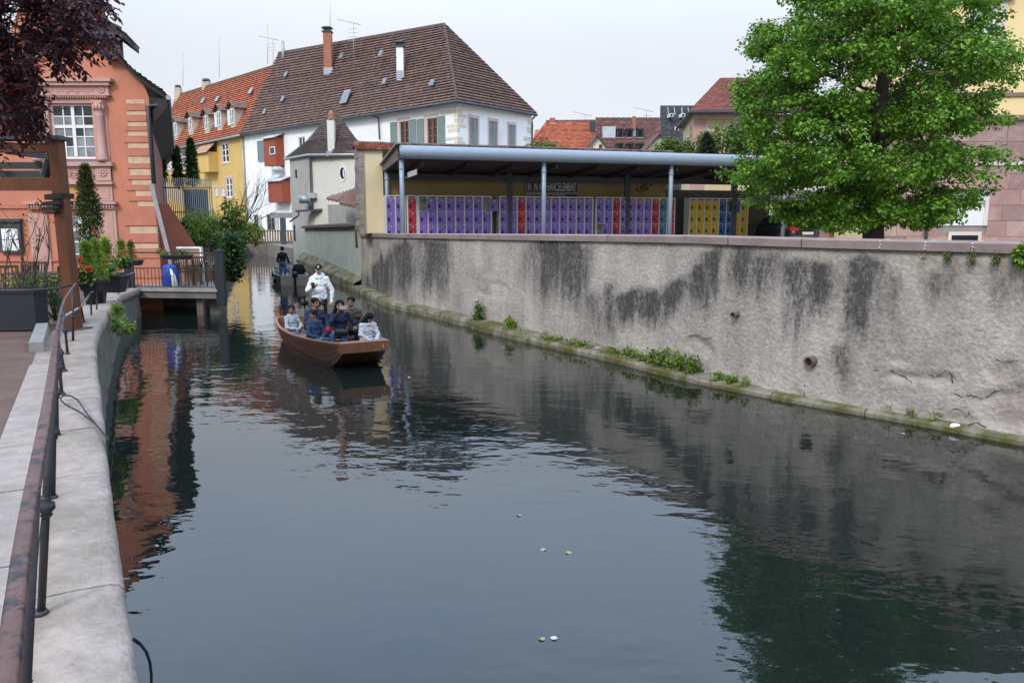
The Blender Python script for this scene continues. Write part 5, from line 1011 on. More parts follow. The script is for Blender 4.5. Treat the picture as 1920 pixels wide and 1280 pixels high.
# gate and bits between shelter and school
gt = thing('yard_gate', at(1560, 440, 30), 'brown red timber gate beside the sandstone base under the tree', 'gate'); mb = MB(); hbox(mb, 1536, 1566, 395, 455, 31, .1); ob('leaf', mb, PB[0], gt); mb = MB(); hbox(mb, 1528, 1536, 390, 455, 30.8, .2); ob('post', mb, DKST, gt); mb = MB(); hbox(mb, 1556, 1567, 400, 455, 30.9, .08); ob('rusty_panel', mb, M('rust_orange', (.28, .1, .04), .8), gt)
# ================================================================== foliage helpers
LEAFM = {}
def leaf_material(name, rough=.55, trans=.3):
    if name not in LEAFM: LEAFM[name] = M(name, (.1, .2, .05), rough, .25, 3, 0, attr=True, spec=.3, trans=trans)
    return LEAFM[name]
def leaf_arrays(pos, dirs, ups, ln, wd, cols, shape='oval', fold=.25):
    pos, dirs, ups, ln, wd, cols = [np.asarray(x, dtype=float) for x in (pos, dirs, ups, ln, wd, cols)]; n = len(pos)
    dirs /= np.linalg.norm(dirs, axis=1)[:, None] + 1e-9
    side = np.cross(dirs, ups); side /= np.linalg.norm(side, axis=1)[:, None] + 1e-9; nor = np.cross(side, dirs)
    prof = {'oval': [(0, 0), (.3, .5), (.72, .42), (1, 0)], 'heart': [(0, 0), (.06, .42), (.5, .5), (1, 0)], 'blade': [(0, 0), (.25, .5), (.6, .4), (1, 0)]}[shape]
    L_, W_ = ln[:, None], wd[:, None]; P = lambda t, s: pos + dirs * L_ * t + side * W_ * s + nor * (abs(s) * W_ * fold - (t ** 2) * L_ * .18)
    v = np.stack([P(prof[0][0], 0), P(prof[1][0], -prof[1][1]), P(prof[2][0], -prof[2][1]), P(1, 0), P(prof[2][0], prof[2][1]), P(prof[1][0], prof[1][1])], 1).reshape(-1, 3)
    b = (np.arange(n) * 6)[:, None]; f = np.concatenate([b + np.array([0, 1, 2, 3]), b + np.array([0, 3, 4, 5])], 1).reshape(-1, 4)
    return v, f, np.repeat(cols, 2, axis=0)
def quads_mesh(name, v, f, c, mat):
    me = bpy.data.meshes.new(name); me.vertices.add(len(v)); me.vertices.foreach_set('co', v.astype(np.float32).ravel()); n = len(f)
    me.loops.add(n * 4); me.loops.foreach_set('vertex_index', f.astype(np.int32).ravel()); me.polygons.add(n); me.polygons.foreach_set('loop_start', np.arange(n, dtype=np.int32) * 4); me.polygons.foreach_set('loop_total', np.full(n, 4, dtype=np.int32))
    at_ = me.color_attributes.new('Col', 'FLOAT_COLOR', 'CORNER'); at_.data.foreach_set('color', np.concatenate([np.repeat(c, 4, axis=0), np.ones((n * 4, 1))], 1).astype(np.float32).ravel())
    me.materials.append(mat); me.update(); me.validate(); return me
RS = np.random.RandomState(11)
def rdir(n):
    d = RS.normal(size=(n, 3)); return d / np.linalg.norm(d, axis=1)[:, None]
def leafcloud(centers, nper, spread, ln, wd, pal, droop=.5, shape='oval', outw=None, cc=None):
    centers = np.asarray(centers, dtype=float); k = len(centers); n = k * nper
    off = rdir(n) * (RS.rand(n, 1) ** .5) * np.asarray(spread); pos = np.repeat(centers, nper, axis=0) + off
    d = off * 1.2 / (np.linalg.norm(off, axis=1)[:, None] + 1e-6) + rdir(n) * .7 + np.array([0, 0, -droop])
    up = np.array([0, 0, 1.0]) + rdir(n) * .55
    pal = np.asarray(pal); ci = RS.randint(len(pal), size=n); cols = pal[ci] * (.75 + .5 * RS.rand(n, 1)) * np.repeat(.68 + .64 * RS.rand(k, 1), nper, axis=0)
    L_ = ln * (.7 + .6 * RS.rand(n)); return leaf_arrays(pos, d, up, L_, L_ * wd / ln, cols, shape)
BARK = M('grey_brown_bark', (.075, .06, .05), .95, .3, 6, .6, 25)
def branch(mb, a, b, ra, rb, bend=.15, n=5, k=6):
    a, b = Vector(a), Vector(b); m = (b - a).length * bend; pts = []
    o = Vector((rnd(-m, m), rnd(-m, m), rnd(-m * .2, m)))
    for i in range(n + 1):
        t = i / n; pts.append(a.lerp(b, t) + o * math.sin(math.pi * t))
    mb.tube(pts, [ra + (rb - ra) * i / n for i in range(n + 1)], k, False); return pts
def bush(name, c, rad, ncl, nper, ln, wd, pal, label, cat='shrub', group=None, shape='oval', trunk=True, mat='green_leaves', gap=.0, crown_name='crown', pw=.45, spread=None, flat=0):
    c = Vector(c); t = thing(name, c - Vector((0, 0, rad[2])), label, cat, group); pts = []; base = c - Vector((0, 0, rad[2]))
    while len(pts) < ncl:
        d = rdir(1)[0] * (RS.rand() ** pw); p = np.array([c.x + d[0] * rad[0], c.y + d[1] * rad[1], c.z + d[2] * rad[2]])
        if noise.noise(Vector(p) * (1.6 / max(rad))) < gap - .35: continue
        pts.append(p)
    v, f, co = leafcloud(pts, nper, spread or max(rad) * .16, ln, wd, pal, .35, shape); link(crown_name, quads_mesh(crown_name, v, f, co, leaf_material(mat)), t, kind='stuff')
    if trunk:
        mb = MB(); ns = max(3, min(12, ncl // 10))
        for k in range(ns): branch(mb, base + Vector((rnd(-.1, .1) * rad[0], rnd(-.1, .1) * rad[1], 0)), Vector(pts[k]), .03 * max(rad), .008 * max(rad))
        ob('stems', mb, BARK, t, kind='stuff')
    return t
# ================================================================== handrail on the quay
RUSTP = M('worn_brown_paint', (.115, .052, .04), .45, .3, 9, .3, 30, spec=.4, dirt=(.018, .016, .018), dscale=13, damt=1, dlo=.5, dhi=.58)
IRON = M('black_iron', (.028, .027, .03), .5, .3, 8, .2, 40, spec=.5)
SILV = M('bare_worn_metal', (.3, .3, .31), .4, .25, 8, .1, metal=.6)
pb = [gd(76, 1150, 1.4), gd(98, 933, 1.4), gd(106, 815, 1.4), gd(116, 738, 1.39), gd(121, 695, 1.37), gd(127, 664, 1.34), gd(137, 640, 1.3)]
d_ = (pb[0] - pb[1]).normalized() * 1.45; pb = [pb[0] + d_ * 2, pb[0] + d_] + pb
hr = thing('handrail', pb[3], 'worn brown iron handrail with thin posts along the near quay', 'railing')
rl_ = [gd(-18, 1500, 2.4), gd(12, 1280, 2.4), gd(36, 1036, 2.4), gd(59, 918, 2.4), gd(83, 805, 2.4), gd(98, 698, 2.39), at(106, 622, pb[-3].y), at(117, 566, pb[-2].y), at(141, 532, pb[-1].y + .4)]
dv_ = (rl_[1] - rl_[2]).normalized(); rl_[0] = rl_[1] + dv_ * 1.2
def on_rail(y):
    for a_, b_ in zip(rl_, rl_[1:]):
        if a_.y <= y <= b_.y: return a_.lerp(b_, (y - a_.y) / (b_.y - a_.y))
    return rl_[0] if y < rl_[0].y else rl_[-1]
pb = pb[1:]; rail = rl_
rs = smooth(resample(rail, .25), 5); mb = MB(); mb.smooth = True; pr = []
for i, p in enumerate(rs):
    n = left(rs, i); w_, h_ = .0155, .011; pr.append([p - n * w_ - Vector((0, 0, h_)), p - n * w_ + Vector((0, 0, h_ * .4)), p - n * w_ * .7 + Vector((0, 0, h_)), p + n * w_ * .7 + Vector((0, 0, h_)), p + n * w_ + Vector((0, 0, h_ * .4)), p + n * w_ - Vector((0, 0, h_)), p - n * w_ - Vector((0, 0, h_))])
mb.grid(pr); mb.smooth = False; mb.poly(pr[-1][:6]); ob('top_rail', mb, RUSTP, hr)
mid = [p + Vector((0, 0, .47)) for p in pb[:-1]]; ms = smooth(resample(mid, .3), 4)
mb = MB(); mb.tube(ms, .013, 8); ob('middle_rail', mb, IRON, hr)
for i, p in enumerate(pb):
    top = on_rail(p.y) - Vector((0, 0, .012)); mb = MB(); mb.tube([p - Vector((0, 0, .02)), top], .016, 8); mb.tube([p - Vector((0, 0, .004)), p + Vector((0, 0, .018))], [.034, .026], 10); o_ = ob('post', mb, IRON, hr)
    c = p.lerp(top, .47); mb = MB(); mb.lathe(c, [(.016, -.045), (.024, -.035), (.018, -.026), (.034, -.012), (.034, .012), (.018, .026), (.024, .035), (.016, .045)], 10); ob('knob', mb, IRON, o_)
mb = MB(); mb.tube([at(141, 532, pb[-1].y + .4), at(110, 540, pb[-1].y + .3), at(60, 544, pb[-1].y + .1), at(-40, 546, pb[-1].y)], .018, 6); ob('side_rail', mb, IRON, hr)
# lower rail further on with planters hung on it
lrp = [(at(152, 575, 13.3), gd(158, 603, 1.2)), (at(170, 549, 14.4), gd(171, 590, 1.12)), (at(182, 540, 15.8), gd(181, 580, 1.06)), (at(196, 530, 17.4), gd(195, 569, 1.0)), (at(222, 519, 20), gd(222, 550, .92)), (at(239, 515, 22), gd(239, 541, .88)), (at(252, 511, 24), gd(252, 537, .86))]
lr = thing('lower_handrail', lrp[0][1], 'bare metal handrail with hanging planters stepping down to the terrace', 'railing')
mb = MB(); mb.tube([ms[-1]] + [a for a, b in lrp], .02, 8); ob('top_rail', mb, SILV, lr)
for a, b in lrp: mb = MB(); a2 = Vector((b.x, b.y, a.z)) ; mb.tube([b - Vector((0, 0, .05)), a], .017, 6); ob('post', mb, IRON, lr)
# cable looped on the coping
cb = MB(); pts = [gd(213, 836, 1.2), gd(205, 826, 1.41), gd(180, 795, 1.42), gd(150, 772, 1.43), gd(122, 758, 1.44), gd(110, 746, 1.45), gd(112, 739, 1.47), gd(128, 738, 1.47), gd(145, 748, 1.45), gd(163, 775, 1.43), gd(190, 808, 1.42), gd(206, 827, 1.415), gd(211, 834, 1.25), gd(216, 850, .9)]
cb.tube(smooth(resample(pts, .06), 3), .007, 6); ob('cable', cb, M('black_rubber', (.015, .015, .017), .5), label='black cable looped through the handrail on the near coping', cat='cable')
cb = MB(); cb.tube(smooth([gd(251, 1198, 1.2), gd(262, 1203, 1.0), gd(275, 1215, .8), gd(284, 1236, .6), gd(285, 1262, .4), gd(284, 1290, .1)], 2), .008, 6); ob('cable', cb, MATS['black_rubber'], label='black cable hanging down the quay face at the bottom of the picture', cat='cable')
# ================================================================== timber pergola
PW = M('oiled_brown_timber', (.135, .045, .017), .55, .3, 4, .25, 30, stretch=(3, 3, .35), dirt=(.085, .03, .014), dscale=2, damt=.7)
PY = 12.6; pbse = gd(140, 622, 1.22); PY = pbse.y
pg = thing('pergola', pbse, 'brown timber pergola with thick post beside the handrail', 'pergola')
a, b = at(107, 262, PY), pbse; wd = .25; mb = MB(); mb.hexa([(b.x - .13, PY, b.z + .03), (b.x + .03, PY, b.z + .03), (b.x + .03, PY + .2, b.z + .03), (b.x - .13, PY + .2, b.z + .03), (b.x - .17, PY, a.z + .0), (b.x - .01, PY, a.z + .0), (b.x - .01, PY + .2, a.z + .0), (b.x - .17, PY + .2, a.z + .0)]); o_ = ob('post', mb, PW, pg)
mb = MB(); mb.hexa([(b.x + x, PY + y, b.z + z) for z, o in ((.03, 0), (2.2, -.028)) for x, y in ((-.17 + o, .05), (-.132 + o, .05), (-.132 + o, .16), (-.17 + o, .16))]); ob('cable_duct', mb, DKST, pg); mb = MB(); mb.box(b.x - .16, b.x + .15, PY - .03, PY + .27, b.z - .02, b.z + .05); ob('foot_plate', mb, DKST, o_)
def beam(y0, y1, Y, m, dep=.2, nm='beam', xl=-160, xr=None):
    z1, z0 = at(60, y0, Y).z, at(60, y1, Y).z; mb = MB(); x1 = (b.x - .172) if xr is None else xr; mb.box(at(xl, 300, Y).x, x1, Y, Y + dep, z0, z1); ob(nm, mb, m, pg)
beam(268, 285, PY + .02, PW, .18); beam(304, 316, PY + .9, DKST, .12, 'steel_beam', xr=b.x - .8); beam(320, 332, PY + 1.3, DKST, .12, 'steel_beam', xr=b.x - 1.05); beam(333, 357, PY + .05, PW, .16)
mb = MB(); mb.bar(at(100, 275, PY + .25), at(86, 330, PY + .5), .08, .12); ob('brace', mb, DKST, pg)
mb = MB(); mb.bar(at(95, 290, PY + .25), at(80, 325, PY + 1.2), .08, .1); ob('brace', mb, SILV, pg)
z_ = at(60, 262, PY).z - .18; mb = MB(); mb.box(at(-160, 262, PY).x, b.x + .04, PY - .06, PY + .3, z_ + .18, z_ + .24); ob('roof_edge', mb, DKST, pg)
for k in range(5): mb = MB(); x = b.x - .9 - k * .9; mb.box(x - .05, x + .05, PY + .2, PY + 1.1, z_ - .02, z_ + .16); ob('rafter', mb, DKST, pg)
ht = thing('patio_heater', at(95, 400, PY + .1), 'black louvred patio heater fixed under the pergola beam', 'heater')
for k, (y0, y1, x0, x1) in enumerate(((362, 372, 76, 115), (376, 383, 70, 114), (386, 391, 70, 112), (395, 399, 74, 108))):
    mb = MB(); p, q = at(x0, y1, PY - .05), at(x1, y0, PY - .05); mb.hexa([Vector((p.x, PY + .05, p.z - .02)), Vector((q.x, PY - .1, p.z)), Vector((q.x, PY + .3, p.z)), Vector((p.x, PY + .3, p.z - .02)), Vector((p.x, PY + .05, q.z - .02)), Vector((q.x, PY - .1, q.z)), Vector((q.x, PY + .3, q.z)), Vector((p.x, PY + .3, q.z - .02))]); ob('louvre', mb, LBK, ht)
# ================================================================== planters and terrace furniture on the left bank
PLB = M('anthracite_planter', (.022, .024, .03), .5, .15, 3, .05)
def planter(x0, x1, y0, y1, Y, dep, label, m=PLB, taper=.88):
    a, b = at(x0, y1, Y), at(x1, y0, Y); t = thing('planter', (a.x, Y, a.z), label, 'planter'); mb = MB(); cx = (a.x + b.x) / 2; hw = (b.x - a.x) / 2; e = (1 - taper)
    mb.hexa([(cx - hw * taper, Y + dep * e, a.z), (cx + hw * taper, Y + dep * e, a.z), (cx + hw * taper, Y + dep * (1 - e), a.z), (cx - hw * taper, Y + dep * (1 - e), a.z), (cx - hw, Y, b.z - .04), (cx + hw, Y, b.z - .04), (cx + hw, Y + dep, b.z - .04), (cx - hw, Y + dep, b.z - .04)]); ob('box', mb, m, t)
    mb = MB(); r_ = .02; mb.box(cx - hw - r_, cx + hw + r_, Y - r_, Y + .03, b.z - .04, b.z); mb.box(cx - hw - r_, cx + hw + r_, Y + dep - .03, Y + dep + r_, b.z - .041, b.z - .001); mb.box(cx - hw - r_, cx - hw + .03, Y + .03, Y + dep - .03, b.z - .042, b.z - .002); mb.box(cx + hw - .03, cx + hw + r_, Y + .03, Y + dep - .03, b.z - .042, b.z - .002); ob('rim', mb, m, t)
    mb = MB(); mb.box(cx - hw + .03, cx + hw - .03, Y + .03, Y + dep - .03, b.z - .08, b.z - .05); ob('soil', mb, DIRT, t)
    return Vector((cx, Y + dep / 2, b.z))
GRP = [(.13, .22, .035), (.17, .27, .04), (.1, .18, .03)]
YGP = [(.22, .32, .035), (.28, .38, .05), (.17, .26, .035)]
DGP = [(.03, .07, .018), (.045, .09, .02), (.06, .11, .025)]
pbig = planter(-70, 62, 545, 617, 12.35, .35, 'big anthracite planter box at the edge of the earth terrace', taper=1.0)
BX = M('grey_concrete_kerb', (.26, .25, .23), .9, .2, 3, .3); mb = MB(); mb.bar(gd(68, 652, 1.37), gd(80, 614, 1.35), .16, .14); ob('kerb_block', mb, BX, label='short grey kerb stone beside the big planter', cat='kerb')
bush('clipped_hedge', at(100, 556, 13.6), (.42, .5, .42), 150, 16, .035, .022, DGP, 'dark green clipped bush between big planter and timber post', 'hedge')
bush('low_shrub', at(50, 530, 12.9), (.75, .3, .16), 60, 14, .04, .022, GRP + DGP, 'low green plants spilling over the big planter')
# bare shrub in the big planter
sb_ = thing('bare_shrub', (pbig.x, pbig.y, pbig.z - .05), 'bare branching shrub with few leaves in the big planter', 'shrub'); mb = MB(); tips = []
for k in range(9):
    p0 = Vector((pbig.x + rnd(-.05, .75), pbig.y + rnd(-.1, .1), pbig.z - .06)); p1 = p0 + Vector((rnd(-.5, .4), rnd(-.2, .2), rnd(.5, 1.1))); pts = branch(mb, p0, p1, .014, .006, .1)
    for j in range(3): q = p1 + Vector((rnd(-.3, .3), rnd(-.15, .15), rnd(.05, .35))); branch(mb, pts[3], q, .006, .003, .1, 3, 4); tips.append(q)
ob('stems', mb, BARK, sb_, kind='stuff'); v, f, co = leafcloud(tips, 5, .06, .05, .028, DGP, 0); link('leaves', quads_mesh('leaves', v, f, co, leaf_material('green_leaves')), sb_, kind='stuff')
# tables and chairs behind
TKW = M('dark_slatted_wood', (.07, .035, .022), .7, .2, 6)
def table(x, y, z, w_, d_, h, label, m=TKW):
    t = thing('terrace_table', (x, y, z), label, 'table')
    for k in range(6): mb = MB(); mb.box(x - w_ / 2, x + w_ / 2, y - d_ / 2 + d_ * k / 6 + .008, y - d_ / 2 + d_ * (k + 1) / 6 - .008, z + h - .03, z + h); ob('slat', mb, m, t)
    for sx in (-1, 1):
        for sy in (-1, 1): mb = MB(); mb.bar((x + sx * w_ * .42, y + sy * d_ * .4, z), (x + sx * w_ * .42, y + sy * d_ * .4, z + h - .03), .05); ob('leg', mb, m, t)
def chair(x, y, z, yaw, label, m=TKW):
    t = thing('terrace_chair', (x, y, z), label, 'chair'); mw = Matrix.Translation((x, y, z)) @ Matrix.Rotation(yaw, 4, 'Z')
    for k in range(5): mb = MB(); mb.box(-.22, .22, -.22 + .09 * k, -.15 + .09 * k, .43, .455); ob('seat_slat', mb, m, t, mw=mw)
    for k in range(6): mb = MB(); mb.bar((-.18 + .072 * k, .23, .5), (-.18 + .072 * k, .3, .92), .04, .015); ob('back_slat', mb, m, t, mw=mw)
    mb = MB(); mb.bar((-.24, .3, .92), (.24, .3, .92), .04, .06); ob('top_rail', mb, m, t, mw=mw)
    for sx in (-.22, .22): mb = MB(); mb.bar((sx, -.2, 0), (sx, -.2, .64), .04); ob('leg', mb, m, t, mw=mw); mb = MB(); mb.bar((sx, .22, 0), (sx, .3, .92), .04); ob('leg', mb, m, t, mw=mw); mb = MB(); mb.bar((sx, -.24, .65), (sx, .26, .65), .05, .025); ob('armrest', mb, m, t, mw=mw)
tz = .95
table(at(65, 515, 19).x, 19, tz + .0, 1.3, .8, .76, 'dark slatted wooden table behind the big planter')
chair(at(92, 520, 18.6).x, 18.6, tz, R(-80), 'wooden armchair at the right end of the slatted table'); chair(at(55, 520, 20).x, 20.1, tz, R(0), 'pale backed wooden chair behind the slatted table')
chair(at(8, 530, 17.6).x, 17.6, tz + .05, R(20), 'dark wooden chair at the left picture edge behind the planter'); chair(at(32, 530, 17.8).x, 17.9, tz + .05, R(-15), 'dark wooden chair between the planter shrub and the slatted table')
# rail planters with conifers and geraniums
def conifer(px, y0, y1, Y, r, pal, label, tw_=60, ln=.05, nm='conifer', gr=None, flame=False):
    t_, b_ = at(px, y0, Y), at(px, y1, Y); t = thing(nm, b_, label, 'conifer', gr); H_ = t_.z - b_.z; pts = []
    for k in range(tw_):
        u = RS.rand() ** .8; rr = r * ((1 - u) ** .7 if not flame else (min(1, u * 5 + .55) * (1 - u ** 3))) ; a_ = RS.rand() * 6.283; q = rr * RS.rand() ** .35; pts.append((b_.x + math.cos(a_) * q, b_.y + math.sin(a_) * q, b_.z + u * H_))
    n = len(pts); v, f, co = leafcloud(pts, 16, r * .33, ln, ln * .35, pal, -.75, 'blade'); link('foliage', quads_mesh('foliage', v, f, co, leaf_material('conifer_leaves', .6, .15)), t, kind='stuff')
    mb = MB(); mb.tube([b_ - Vector((0, 0, .08)), b_ + Vector((0, 0, H_ * .8))], [r * .12, r * .03], 6); ob('trunk', mb, BARK, t)
p1_ = planter(148, 182, 526, 546, 14.2, .3, 'first hanging planter with geraniums beside the pergola post'); p2_ = planter(180, 224, 517, 549, 15.6, .32, 'second hanging planter with yellow green conifers'); p3_ = planter(196, 224, 512, 530, 18.2, .3, 'small dark planter behind the second conifer box')
p4_ = planter(213, 236, 493, 504, 20.5, .35, 'grey planter with the fourth conifer near the facade'); p5_ = planter(240, 258, 488, 498, 22.5, .35, 'grey planter with the smallest conifer by the terrace corner')
conifer(166, 456, 528, 14.5, .2, YGP, 'broad yellow green conifer behind the red geraniums', 150, .05); conifer(184, 452, 525, 15.2, .2, YGP, 'yellow green conifer in the middle of the hanging planters', 150, .05); conifer(203, 449, 520, 16.2, .2, YGP, 'yellow green conifer next to the tall dark cypress foot', 140, .05)
conifer(229, 452, 495, 20.7, .2, YGP + [(.18, .2, .03)], 'small yellow green conifer with an orange bloom below', 90, .05); conifer(247, 453, 490, 22.7, .17, [(.2, .19, .03), (.24, .2, .04), (.14, .16, .03)], 'smallest golden conifer next to the quoins', 80, .05)
conifer(172, 314, 472, 18.5, .27, [(.05, .075, .018), (.07, .095, .022), (.09, .105, .025)], 'tall slim dark cypress before the red facade', 420, .07, 'cypress', flame=True)
mb = MB(); q_ = at(176, 520, 18.5); mb.lathe((q_.x, q_.y, .95), [(.2, 0), (.28, .55), (.31, .56), (.31, .62), (.26, .62)], 14); ob('plant_pot', mb, PLB, label='dark round pot holding the tall slim cypress', cat='pot')
def geranium(px, py, Y, label, reds):
    c = at(px, py, Y); t = thing('geranium', c - Vector((0, 0, .15)), label, 'flower'); pts = [c + Vector((rnd(-.2, .2), rnd(-.12, .12), rnd(-.12, .1))) for _ in range(40)]
    v, f, co = leafcloud([tuple(p) for p in pts], 7, .06, .06, .055, GRP + DGP, .2); link('leaves', quads_mesh('leaves', v, f, co, leaf_material('green_leaves')), t, kind='stuff')
    for rx_, ry_ in reds:
        q = at(rx_, ry_, Y - .15); v, f, co = leafcloud([tuple(q)], 34, .045, .03, .03, [(.62, .02, .012), (.7, .05, .02)], 0); link('flower_head', quads_mesh('flower_head', v, f, co, leaf_material('petals', .6, .2)), t, kind='stuff')
geranium(158, 515, 14.3, 'red geranium in the first hanging planter', ((150, 486), (149, 500), (165, 502), (167, 504))); geranium(192, 510, 15.6, 'green geranium with one orange bloom in the second planter', ((196, 488),)); geranium(228, 490, 20.4, 'geranium with an orange red bloom in the fourth planter', ((228, 478),))
bush('weed_tuft', at(220, 583, 16.2) , (.1, .1, .22), 20, 12, .07, .03, YGP + GRP, 'bright green weeds growing from the quay wall joint', 'weeds', trunk=False); bush('weed_tuft', at(230, 610, 15.8), (.3, .12, .2), 28, 12, .06, .03, YGP + GRP, 'weeds hanging low above the water on the near quay', 'weeds', trunk=False)
# ================================================================== terrace deck over the water
DW = M('grey_deck_wood', (.3, .27, .24), .85, .2, 4, .25, 25); DB = M('grey_brown_steel_beam', (.16, .14, .13), .7, .2, 3)
dk = thing('terrace_deck', gd(268, 545, .86), 'grey timber terrace deck on steel beams over the canal', 'terrace')
dl, dr_ = Vector((-11.75, 24.55, .86)), Vector((-9.15, 24.25, .86)); DF_ = Fac((dl.x, dl.y), (dr_.x, dr_.y)); DD = 6.5
bk = Vector((-.30, .95, 0))
for k in range(16):
    t0 = k / 16; a_, b_ = dl.lerp(dr_, t0), dl.lerp(dr_, (k + .93) / 16); mb = MB(); q = [a_, b_, b_ + bk * DD, a_ + bk * DD]; mb.hexa([x - Vector((0, 0, .05)) for x in q] + [x + Vector((0, 0, rnd(-.003, .003))) for x in q]); ob('deck_board', mb, DW, dk)
mb = MB(); mb.fbox(DF_, -.05, DF_.L + .05, .76, .83, .01, .1); ob('edge_board', mb, DW, dk); mb = MB(); mb.fbox(DF_, 0, DF_.L, .55, .755, -.15, .04); ob('front_beam', mb, DB, dk)
p_ = at(377, 575, 24.6); mb = MB(); mb.box(p_.x - .1, p_.x + .1, 24.5, 24.75, -.5, .55); ob('support_post', mb, M('rusty_brown_steel', (.2, .135, .11), .8, .25, 3), dk); mb = MB(); p_ = at(404, 560, 24.9); mb.box(p_.x - .12, p_.x + .18, 24.7, 25.3, -.5, .56); ob('pier', mb, QUAY, dk)
rl = thing('terrace_railing', dl, 'dark iron railing with slim bars round the terrace deck', 'railing')
zt_, zm_ = at(330, 474, 24.4).z, at(330, 503, 24.4).z; zb_ = .9
mb = MB(); mb.bar(DF_.P(-.1, zt_, 0), DF_.P(DF_.L, zt_, 0), .05, .04); ob('top_rail', mb, IRON, rl); mb = MB(); mb.bar(DF_.P(-.1, zm_, 0), DF_.P(DF_.L, zm_, 0), .04, .03); ob('middle_rail', mb, IRON, rl); mb = MB(); mb.bar(DF_.P(-.1, zb_, 0), DF_.P(DF_.L, zb_, 0), .03, .03); ob('bottom_rail', mb, IRON, rl)
for k in range(22): mb = MB(); u = .02 + k * DF_.L / 21.5; mb.bar(DF_.P(u, zb_, 0), DF_.P(u, zm_, 0), .016); ob('baluster', mb, IRON, rl)
mb = MB(); mb.bar(DF_.P(-.12, .5, .02), DF_.P(-.12, zt_ + .12, .02), .09); mb.bar(DF_.P(-.38, .86, -.15), DF_.P(-.38, zt_ - .25, -.15), .18, .14); ob('corner_post', mb, PLB, rl)
bkd = bk * 5.5; e_ = DF_.P(DF_.L, 0, 0)
for z_ in (zt_, zm_): mb = MB(); mb.bar(e_ + Vector((0, 0, z_)), e_ + bkd + Vector((0, 0, z_)), .04); ob('side_rail', mb, IRON, rl)
for k in range(1, 14): mb = MB(); q = e_ + bkd * k / 14; mb.bar(q + Vector((0, 0, .9)), q + Vector((0, 0, zm_)), .016); ob('side_baluster', mb, IRON, rl)
bp = thing('corner_bollard', at(416, 545, 24.3), 'thick anthracite square post at the outer terrace corner', 'post'); p, q = at(407, 541, 24.3), at(419, 472, 24.3); mb = MB(); mb.box(p.x, q.x, 24.2, 24.36, .3, q.z); ob('shaft', mb, PLB, bp); mb = MB(); mb.box(p.x - .02, q.x + .02, 24.18, 24.38, q.z, q.z + .05); ob('cap', mb, PLB, bp)
pr_ = planter(302, 355, 478, 487, 24.0, .25, 'long dark planter box hung on the terrace railing'); bush('box_plant', pr_ + Vector((-.45, 0, .08)), (.2, .12, .14), 18, 12, .05, .025, YGP, 'pale yellow green plant at the left end of the railing planter'); bush('box_plant', pr_ + Vector((.12, 0, .05)), (.3, .12, .1), 24, 12, .05, .025, DGP + GRP, 'dark green plants at the right end of the railing planter')
bg_ = thing('blue_bag', at(320, 541, 24.9), 'bright blue wrapped sack standing on the terrace deck', 'bag'); c = at(320, 540, 25.0); mb = MB(); mb.lathe((c.x, c.y, .86), [(.2, 0), (.25, .05), (.26, .3), (.24, .5), (.2, .64), (.12, .7), (.03, .71)], 16, (1.05, .8)); ob('sack', mb, M('blue_tarpaulin', (.025, .07, .42), .45, .2, 7, .5, 9), bg_); mb = MB(); mb.tube([(c.x + .24, c.y - .22, .88), (c.x + .2, c.y - .2, 1.2), (c.x + .1, c.y - .2, 1.45)], [.1, .07, .03], 8); ob('white_cloth', mb, WHITEP, bg_)
wb = thing('menu_board', at(360, 470, 26.5), 'white topped wooden board leaning on the terrace furniture', 'board'); p, q = at(336, 482, 26.5), at(377, 466, 26.5); mb = MB(); mb.box(p.x, q.x, 26.4, 26.5, .9, q.z); ob('panel', mb, M('tan_wood', (.4, .22, .13), .8), wb); mb = MB(); mb.box(p.x - .02, q.x + .04, 26.36, 26.53, q.z, q.z + .06); mb.box(q.x, q.x + .05, 26.36, 26.53, .9, q.z); ob('frame', mb, WHITEP, wb)
table(at(358, 500, 26).x, 25.9, .86, 1.1, .7, .74, 'grey slatted terrace table behind the iron bars', DB); chair(at(345, 510, 25.4).x, 25.35, .86, R(185), 'dark slatted chair behind the terrace railing near the blue sack'); chair(at(385, 510, 25.5).x, 25.4, .86, R(170), 'dark slatted chair at the outer end of the terrace'); chair(at(390, 500, 27).x, 27.2, .86, R(10), 'dark slatted chair behind the grey terrace table'); chair(at(352, 500, 27).x, 27.3, .86, R(-5), 'dark slatted chair hidden behind table and menu board')
# ================================================================== green bank beyond the terrace
bush('bamboo_clump', at(352, 436, 31.5), (1.2, 1.3, .95), 230, 22, .11, .03, YGP + YGP + GRP, 'feathery green bamboo clump behind the terrace', 'bamboo', shape='blade'); bush('bamboo_clump', at(400, 437, 32.5), (1.0, 1.3, .9), 200, 22, .11, .03, YGP + YGP + GRP, 'feathery bamboo clump next to the leafy shrub over the water', 'bamboo', shape='blade'); bush('maple_shrub', at(455, 437, 33), (.85, .9, .5), 120, 18, .12, .05, [(.2, .26, .03), (.25, .3, .04), (.16, .22, .03)], 'yellow green shrub reaching furthest out over the canal')
bush('leafy_shrub', at(435, 410, 31), (.55, .6, .75), 70, 14, .13, .06, GRP + [(.12, .19, .05)], 'loose upright leafy shrub over the ivy'); bush('purple_shrub', at(333, 436, 30.5), (.45, .6, .65), 70, 18, .08, .04, [(.04, .015, .02), (.06, .02, .025)], 'dark purple shrub by the raking buttress')
bush('ivy', at(434, 480, 28.3), (.5, .5, .9), 190, 16, .09, .08, DGP + [(.05, .1, .03)], 'dark ivy mass hanging down to the water beside the terrace', 'ivy', shape='heart', gap=-.2); bush('ivy', at(420, 455, 29), (.5, .5, .35), 90, 16, .08, .07, [(.12, .17, .07), (.1, .16, .05), (.16, .2, .1)], 'pale flowering ivy on top of the terrace corner', 'ivy', shape='heart')
